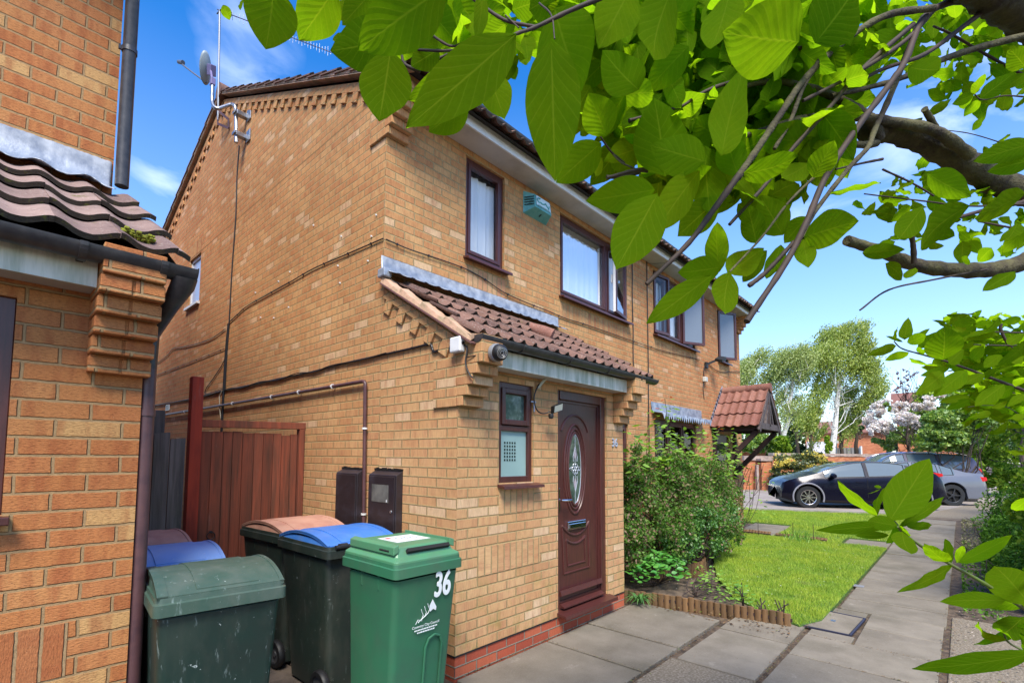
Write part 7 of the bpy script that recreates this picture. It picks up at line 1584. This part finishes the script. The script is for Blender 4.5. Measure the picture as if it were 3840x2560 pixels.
L5 = [(420, -60, 330, 292, 235, .68), (700, -30, 610, 238, 190, .72), (1042, 205, 662, 160, 330, .62), (1120, 212, 1320, -60, 270, .66), (500, 225, 288, 455, 150, .8), (385, 865, 330, 478, 255, .76), (582, 792, 312, 712, 200, .70), (662, 762, 775, 325, 195, .68), (742, 862, 678, 636, 140, .8), (760, 852, 1034, 765, 145, .76),
      (335, 930, -5, 985, 175, .72), (348, 948, 143, 1322, 235, .66), (552, 838, 340, 1132, 175, .72), (642, 978, 445, 1158, 150, .82), (650, 1332, 640, 1088, 108, .78), (662, 1308, 446, 1335, 135, .74), (612, 1350, 292, 1585, 130, .70), (702, 1330, 680, 1538, 135, .72), (690, 1332, 868, 1215, 140, .8), (882, 1228, 765, 1382, 92, .86), (952, 1200, 880, 1366, 85, .84), (832, 1192, 788, 1000, 112, .82), (962, 1152, 850, 958, 150, .84), (1065, 1162, 1332, 1082, 190, .78), (1082, 1060, 968, 1192, 100, .82), (1060, 1168, 1086, 1312, 98, .8),
      (1195, 942, 1442, 898, 122, .82), (1110, 872, 1215, 688, 125, .84), (1092, 800, 955, 872, 115, .84), (1578, 330, 1730, 342, 118, .9), (1545, 158, 1355, 272, 150, .92), (1200, 228, 1242, 385, 100, .85), (1098, 598, 1150, 682, 82, .95), (1300, 1005, 1365, 1030, 55, 1.1), (1360, 1056, 1415, 985, 45, 1.1), (1590, 1010, 1490, 1085, 60, 1.0), (1650, 1010, 1530, 1172, 110, .95), (1872, 1008, 1640, 1222, 170, .84), (1668, 850, 1884, 965, 125, .86), (1590, 880, 1522, 930, 55, 1.0), (1480, 965, 1582, 975, 40, 1.0), (1350, 1240, 1560, 1222, 75, .95), (1465, 1290, 1545, 1372, 75, .95), (1565, 1365, 1612, 1312, 50, .95),
      (2150, 330, 2068, 235, 95, 1.0), (1905, 462, 1848, 392, 60, 1.0), (1900, 462, 1950, 362, 50, 1.0), (1896, 465, 1790, 512, 52, 1.0), (1925, 490, 1848, 572, 50, 1.0), (1930, 482, 2105, 350, 85, .95), (2160, 360, 2045, 440, 60, 1.0), (2160, 390, 2095, 525, 80, .95), (2200, 700, 1893, 792, 110, .85), (2200, 780, 1962, 842, 90, .85), (1645, 578, 1522, 628, 48, 1.0), (1680, 560, 1785, 486, 48, 1.05), (1890, 640, 1940, 576, 35, 1.1), (2060, 660, 1990, 712, 55, 1.05), (2150, 950, 1902, 1075, 130, .9), (2110, 1092, 2038, 1182, 75, .95), (1985, 1215, 1916, 1285, 70, .95), (2100, 1330, 1940, 1428, 75, .95), (2150, 1130, 2035, 1240, 70, .95), (1835, 1265, 1880, 1290, 40, 1.0),
      (240, 480, 140, 690, 130, .9), (300, 640, 140, 780, 120, .95), (150, 560, 280, 640, 110, 1.0), (420, 480, 600, 560, 110, .95), (560, 260, 720, 380, 130, .9), (420, 60, 520, 180, 120, .9), (460, 600, 560, 700, 110, .95), (880, 500, 930, 360, 90, .8), (900, 100, 1040, 20, 120, .9), (20, 420, -60, 560, 120, .9), (140, 720, 220, 860, 110, .95), (720, 500, 860, 640, 130, .95), (820, 600, 950, 700, 110, .9), (560, 900, 720, 980, 120, .9), (900, 960, 1040, 900, 110, .9), (740, 1000, 880, 1100, 100, .95), (1000, 1000, 1060, 900, 80, 1.0), (980, 380, 1120, 300, 110, .9), (500, 380, 420, 520, 120, .95), (1250, 480, 1370, 430, 80, .95), (1160, 420, 1280, 330, 90, .9)]
sp += spec(px5, 1.3067, L5, r, .12, .27)
TR = thing('overhanging_tree', 'broad-leaved tree whose branches hang over the top of the picture close to the camera', 'tree', (-1.15, -4.25, 0))
# leaves that fill the crown behind, carried by the same branches but farther off
for _ in range(820):
    x, y = r.uniform(-60, 1250), r.uniform(-80, 900)
    if y > 980-.55*abs(x-650): continue
    if x < 120 and y > 560: continue
    d = r.uniform(.85, 1.5); l = r.uniform(.06, .105)/d*FPX*1.3067; a = r.uniform(0, 6.28); sp += spec(px5, 1.3067, [(x, y, x+l*math.cos(a), y+l*math.sin(a)*.9+l*.25, l*.58, d)], r, .3)
for _ in range(150):
    x, y = r.uniform(760, 2352), r.uniform(-60, 300); d = r.uniform(.85, 1.4); l = r.uniform(.05, .09)/d*FPX*1.568; a = r.uniform(0, 6.28); sp += spec(px4, 1.568, [(x, y, x+l*math.cos(a), y+l*math.sin(a)*.8, l*.58, d)], r, .3)
for _ in range(620):      # DENSE twiggy mass of smaller leaves
    x, y = r.uniform(380, 1420), r.uniform(-60, 860)
    if y > 1150-.62*x+.35*max(0, 900-x) and x > 900: continue
    d = r.uniform(.95, 1.6); l = r.uniform(.045, .08)/d*FPX*1.3067; a = r.uniform(0, 6.28); sp += spec(px5, 1.3067, [(x, y, x+l*math.cos(a), y+l*math.sin(a)*.9+l*.2, l*.56, d)], r, .35)
for _ in range(270):      # small bright leaves at the right, well above
    x, y = r.uniform(1250, 2250), r.uniform(-60, 520)*r.uniform(.3, 1); d = r.uniform(1.2, 2.0); l = r.uniform(.045, .08)/d*FPX*1.3067; a = r.uniform(0, 6.28)
    sp += spec(px5, 1.3067, [(x, y, x+l*math.cos(a), y+l*math.sin(a), l*.55, d)], r, .3)
for _ in range(130):
    x, y = r.uniform(1480, 2250), r.uniform(820, 1200); d = r.uniform(1.1, 1.8); l = r.uniform(.03, .06)/d*FPX*1.3067; a = r.uniform(0, 6.28)
    if r.uniform() < .75: sp += spec(px5, 1.3067, [(x, y, x+l*math.cos(a), y+l*math.sin(a), l*.55, d)], r, .3)
leaf_mesh(sp, TR, 'leaves', 'leaf_big', 12, 7)
br, tw = MB(), MB()
def stem(mb, f, sc_, pts, w0, w1, d, wig=0):
    P = []
    for i, p in enumerate(pts):
        dd = d if not isinstance(d, tuple) else d[0]+(d[1]-d[0])*i/(len(pts)-1); P.append(at(*f(p[0], p[1]), dd))
    q = cr_spline(P, 7); n = len(q); d0 = d if not isinstance(d, tuple) else (d[0]+d[1])/2
    rad = [((w0+(w1-w0)*i/(n-1))/2/sc_/FPX*d0)*(1+.07*math.sin(i*2.3)+.05*math.sin(i*5.1)) for i in range(n)]; mb.tube(q, rad, 10); return q
main = stem(br, px5, 1.3067, [(2330, 1010), (2200, 960), (2000, 885), (1850, 800), (1650, 690), (1480, 640), (1380, 640)], 135, 95, (1.15, .98))
stem(br, px5, 1.3067, [(1880, 760), (1700, 640), (1450, 590), (1300, 570), (1100, 575), (950, 610), (780, 665)], 60, 20, (1.02, .84)); stem(br, px5, 1.3067, [(1430, 680), (1400, 600), (1330, 540), (1200, 470), (1050, 420), (900, 400), (700, 440)], 60, 18, (.98, .86))
stem(br, px5, 1.3067, [(1420, 700), (1350, 710), (1130, 690), (960, 670), (860, 660)], 40, 14, (.98, .92))
low = stem(br, px5, 1.3067, [(2330, 1220), (2200, 1262), (2050, 1312), (1850, 1325), (1620, 1300), (1450, 1235), (1275, 1178)], 100, 42, (1.15, .98))
top = stem(br, px5, 1.3067, [(2330, 190), (2200, 90), (2080, 20), (1960, -50), (1850, -130)], 200, 150, (1.1, .9))
for pts, w0, w1, d, mb in (([(1980, 30), (1800, 10), (1650, 90), (1560, 300), (1480, 420), (1330, 620), (1180, 850), (1080, 1080), (980, 1280), (785, 1575)], 34, 26, (.98, .76), tw), ([(1620, 130), (1500, 440), (1410, 640), (1380, 720), (1280, 830), (1110, 1050), (1060, 1170)], 30, 18, (.95, .80), br), ([(1700, 40), (1460, 80), (1240, 220), (1060, 400), (950, 560), (830, 740), (740, 870)], 34, 30, (.92, .76), br), ([(745, 860), (620, 1030), (500, 1190), (293, 1392)], 34, 22, (.76, .74), tw),
    ([(1150, 280), (1060, 430), (1000, 590), (920, 730)], 24, 18, (.85, .82), br), ([(1600, 120), (1340, 350), (1180, 540), (1000, 740), (880, 900), (700, 1100)], 26, 16, (.92, .80), tw), ([(2250, 150), (1900, 240), (1700, 310), (1550, 380), (1380, 430), (1200, 470)], 34, 18, (1.0, .9), br), ([(1990, 20), (1820, 150), (1650, 270), (1450, 340), (1280, 430)], 26, 14, (.98, .9), tw), ([(1700, 130), (1790, 170), (1960, 270), (2200, 400)], 9, 14, (.98, 1.1), tw),
    ([(1250, 200), (960, 260), (820, 360), (600, 440), (470, 520)], 22, 14, (.9, .82), tw), ([(1720, 30), (1560, 200), (1300, 370), (1060, 495)], 24, 16, (.95, .85), tw), ([(470, 520), (330, 560), (208, 592)], 14, 18, (.82, .80), tw), ([(300, 835), (240, 835), (100, 872)], 24, 16, .78, tw), ([(60, 660), (150, 780), (240, 830)], 7, 9, (.8, .78), br), ([(1200, 790), (1000, 980), (860, 1160), (700, 1332)], 15, 9, (.86, .78), br), ([(1960, 1320), (1700, 1370), (1480, 1420), (1338, 1520)], 10, 8, (1.0, .98), tw), ([(1015, 1185), (930, 1280), (860, 1350), (795, 1400)], 20, 24, .80, tw), ([(1750, 705), (1700, 610), (1655, 535)], 34, 26, (1.03, .98), br), ([(1605, 1290), (1598, 1190), (1578, 1105)], 26, 20, (1.0, .98), tw), ([(2200, 970), (2100, 1000), (1950, 1030), (1805, 1070)], 22, 16, (1.05, .98), tw), ([(2150, 1000), (1880, 1010), (1650, 985), (1480, 965), (1360, 950)], 9, 6, (1.0, .98), tw), ([(1450, 830), (1600, 900), (1700, 960)], 10, 8, (.98, 1.0), tw), ([(1450, 780), (1350, 800), (1220, 830)], 14, 8, (.98, .95), tw), ([(2200, 480), (2050, 470), (1940, 490), (1900, 462)], 8, 5, (1.0, 1.0), tw), ([(2150, 740), (1900, 660), (1730, 635)], 5, 4, (1.0, 1.0), tw), ([(2200, 1140), (2050, 1110), (1920, 1085)], 12, 8, (1.0, 1.0), tw)):
    stem(mb, px5, 1.3067, pts, w0, w1, d)
for pts, w0, w1, d in (([(2200, -40), (1950, 60), (1740, 160), (1625, 200), (1500, 260)], 30, 14, (.62, .56)), ([(1740, 160), (1560, 120), (1420, 30), (1300, -60)], 18, 20, (.6, .66)), ([(1320, 250), (1230, 270), (1080, 170), (1000, 100)], 12, 18, (.78, .84)), ([(1480, 260), (1300, 290), (1180, 300), (980, 290)], 14, 16, (.72, .86)), ([(1220, 320), (1140, 360), (1060, 385)], 14, 22, (.86, .86)), ([(1060, 420), (970, 380), (950, 320)], 22, 16, (.86, .86)), ([(1560, 90), (1640, 165)], 8, 8, (.62, .6)), ([(1760, 20), (1830, 90), (1850, 230)], 12, 6, (.66, .56)), ([(2260, 960), (2180, 890), (2120, 805)], 14, 10, (.8, .78)), ([(2352, 1010), (2260, 1040), (2155, 1040)], 26, 22, (.8, .8)), ([(1640, 260), (1560, 400), (1480, 430)], 10, 8, (1.2, 1.2)), ([(880, 310), (905, 250), (1000, 180)], 8, 10, (.68, .7)), ([(200, -90), (500, -150), (900, -120), (1300, -120)], 12, 26, (.62, .66))):
    stem(tw, px4, 1.568, pts, w0, w1, d)
tb = OFF[TR.name]; e1, e2, e3 = main[0], low[0], top[0]; knot = Vector((tb.x, tb.y, 1.75))
br.tube([tb+Vector((0, 0, -.05)), tb+Vector((.03, .02, .6)), tb+Vector((-.02, .03, 1.2)), knot, knot+Vector((.02, 0, .5))], [.10, .085, .075, .07, .05], 12)
br.tube(cr_spline([knot, knot*.6+e1*.4+Vector((.12, 0, .10)), knot*.25+e1*.75+Vector((.05, 0, .02)), e1], 5), [.048-.012*i/15 for i in range(16)], 10); br.tube(cr_spline([knot-Vector((0, 0, .2)), knot*.5+e2*.5+Vector((.16, 0, -.10)), e2], 6), [.036-.010*i/12 for i in range(13)], 10); br.tube(cr_spline([knot+Vector((.02, 0, .5)), (knot+e3)/2+Vector((.05, 0, .15)), e3], 6), [.045+.004*i/12 for i in range(13)], 10)
b_ = NB('mottled_tree_bark'); o_ = b_.obj(); n1 = b_.noise(o_, 16, 5, .7); n2 = b_.noise(o_, 70, 4, .7); c_ = b_.mix(b_.rng(n1, .38, .62, 0, 1), (.11, .10, .048), (.045, .035, .027)); c_ = b_.mix(b_.rng(n2, .6, .72, 0, .6), c_, (.02, .015, .012)); b_.pbr(c_, .85, normal=b_.bump(b_.math('ADD', n1, n2), .9, .006), spec=.25); MAT['bark_near'] = b_.m
br.build('branch', 'bark_near', TR, smooth=True, uv=False, fixn=False); tw.build('twig', 'twig', TR, smooth=True, uv=False, fixn=False)

# leafy branch at the right edge
r = np.random.default_rng(111); e = at(*pxm(1400, 620), 1.0); T2 = thing('leafy_branch', 'leafy branch reaching in from the right edge above the parked cars', 'branch', (e.x, e.y, e.z-.02)); mb = MB()
stem(mb, pxm, 2.2407, [(1500, 660), (1322, 590), (1150, 525), (900, 430), (680, 350), (470, 290), (300, 240), (230, 180)], 30, 8, (1.05, .92)); stem(mb, pxm, 2.2407, [(1500, 260), (1300, 215), (1100, 212), (900, 205)], 16, 8, (1.1, 1.0)); stem(mb, pxm, 2.2407, [(1230, 240), (1180, 190), (1130, 90), (1125, 30)], 18, 24, (1.1, 1.1)); stem(mb, pxm, 2.2407, [(1500, 110), (1300, 105), (1100, 100), (980, 90)], 16, 8, (1.1, 1.0)); stem(mb, pxm, 2.2407, [(1400, 900), (1200, 740), (1000, 715), (850, 730)], 8, 4, (1.1, 1.0))
stem(mb, pxm, 2.2407, [(1450, 780), (1300, 640), (1150, 600), (1000, 600)], 12, 8, (1.1, 1.0)); mb.build('twig', 'twig', T2, smooth=True, uv=False, fixn=False)
LM = [(250, 215, -5, 292, 82, .92), (355, 270, 152, 342, 85, .92), (240, 180, 262, 58, 38, .92), (305, 185, 160, 133, 28, .94), (315, 165, 350, -25, 95, .93), (312, 135, 532, 68, 80, .92), (340, 190, 500, 125, 95, .92), (430, 238, 625, 92, 85, .94), (640, 335, 655, 50, 245, .86), (605, 375, 360, 318, 125, .92), (690, 365, 820, 245, 120, .90), (700, 395, 450, 468, 72, .92), (645, 440, 412, 628, 130, .90), (842, 418, 558, 645, 150, .86), (985, 450, 795, 542, 90, .90), (1155, 540, 908, 722, 125, .84), (865, 635, 610, 690, 62, 1.0), (875, 668, 668, 750, 72, .98), (1240, 560, 1050, 655, 100, .95), (1130, 290, 985, 400, 110, .95), (1340, 190, 1100, 368, 135, .84), (1350, 390, 1085, 450, 90, .88), (1090, 110, 735, 185, 82, .95), (850, 142, 1120, -20, 130, .9), (880, 335, 985, 215, 90, .95), (1040, 775, 868, 820, 60, 1.0), (1060, 742, 1180, 672, 60, 1.0), (1000, 210, 860, 260, 70, 1.0), (1180, 200, 1330, 110, 80, 1.0), (1250, 560, 1350, 480, 80, .95), (920, 10, 720, 30, 90, 1.0), (840, 60, 700, 90, 60, 1.0), (1200, 350, 1320, 300, 90, .95), (960, 470, 1100, 420, 80, .95), (1200, 620, 1330, 640, 60, 1.0), (470, 290, 430, 225, 55, .95), (560, 330, 640, 380, 60, .95), (1230, 830, 1330, 790, 60, .9), (1340, 620, 1180, 730, 70, 1.0)]
sm = spec(pxm, 2.2407, LM, r)
for _ in range(420):
    x, y = r.uniform(640, 1400), r.uniform(-40, 880); d = r.uniform(1.2, 2.4)
    if x < 640+.5*max(0, y-300)-0: continue
    l = r.uniform(.04, .075)/d*FPX*2.2407; a = r.choice([0, 3.14])+r.uniform(-.7, .7); sm += spec(pxm, 2.2407, [(x, y, x+l*math.cos(a), y+l*math.sin(a), l*.42, d)], r, .3)
leaf_mesh(sm, T2, 'leaves', 'leaf_big', 12, 7)
# sprig low at the right, in front of the path
r = np.random.default_rng(121); e = at(*pxs(1480, 1500), .85); T3 = thing('leafy_sprig', 'leafy sprig leaning in over the path at the lower right, close to the camera', 'branch', (e.x, e.y, e.z-.1)); mb = MB()
stem(mb, pxs, 1.6333, [(1480, 1190), (1372, 1110), (1270, 1045), (1100, 940), (920, 840), (760, 740), (640, 655), (600, 610)], 28, 12, (.85, .76)); stem(mb, pxs, 1.6333, [(1480, 1420), (1372, 1370), (1270, 1310), (1240, 1220)], 14, 10, (.85, .82)); stem(mb, pxs, 1.6333, [(610, 615), (560, 560), (470, 540)], 9, 7, (.77, .78)); stem(mb, pxs, 1.6333, [(1480, 1390), (1372, 1385), (1300, 1368)], 16, 12, (.72, .7)); mb.build('stem', 'twig_green', T3, smooth=True, uv=False, fixn=False)
LS = [(548, 575, 792, 193, 215, .76), (472, 545, 228, 325, 112, .78), (468, 540, 525, 368, 95, .82), (545, 600, 95, 632, 78, .76), (600, 605, 415, 572, 92, .74), (545, 662, 335, 665, 46, .80), (605, 615, 882, 428, 62, .78), (645, 602, 808, 600, 56, .77), (640, 625, 530, 712, 92, .74), (625, 640, 680, 778, 135, .74), (905, 832, 758, 712, 98, .80), (925, 832, 890, 685, 82, .80), (960, 832, 1002, 728, 42, .83), (968, 832, 1302, 662, 82, .80), (925, 848, 600, 1012, 66, .78), (1260, 1060, 855, 1068, 102, .78), (1420, 1100, 1190, 850, 250, .76), (1390, 1070, 1085, 1095, 82, .82), (1400, 1195, 1065, 1332, 72, .80), (1265, 1300, 1098, 1190, 66, .82), (1450, 1385, 686, 1478, 135, .68), (1440, 1360, 1350, 1260, 90, .8), (1420, 425, 1300, 505, 66, .8), (1372, 1160, 1240, 1250, 130, .84), (1440, 940, 1372, 870, 80, .8), (1400, 1330, 1372, 1240, 60, .84), (490, 380, 415, 410, 26, .84), (500, 372, 455, 362, 20, .84), (1420, 160, 1340, 120, 40, 1.0), (1420, 150, 1260, 145, 34, 1.0)]
leaf_mesh(spec(pxs, 1.6333, LS, r, .25), T3, 'leaves', 'leaf_big', 12, 7)
# ================================================================ groups of repeated things
for o in list(bpy.data.objects):
    if o.parent is None and o.get('category') and not o.get('group'):
        g_ = {'wheelie bin': 'wheelie bins standing between the houses', 'car': 'parked cars', 'cable': 'cables fixed to the house walls', 'meter box': 'meter boxes on the gable', 'log edging': 'half-log garden edging', 'floodlight': 'floodlights on the front walls', 'junction box': 'junction boxes on the walls', 'hedge': 'hedges', 'building': 'buildings behind the trees', 'rose': 'roses in the front garden', 'wall': 'garden walls by the road', 'branch': 'leafy branches close to the camera', 'bush': 'garden bushes'}.get(o['category'])
        if o['category'] == 'tree' and 'birch' in o.name: g_ = 'silver birches behind the wall'
        if g_: o['group'] = g_
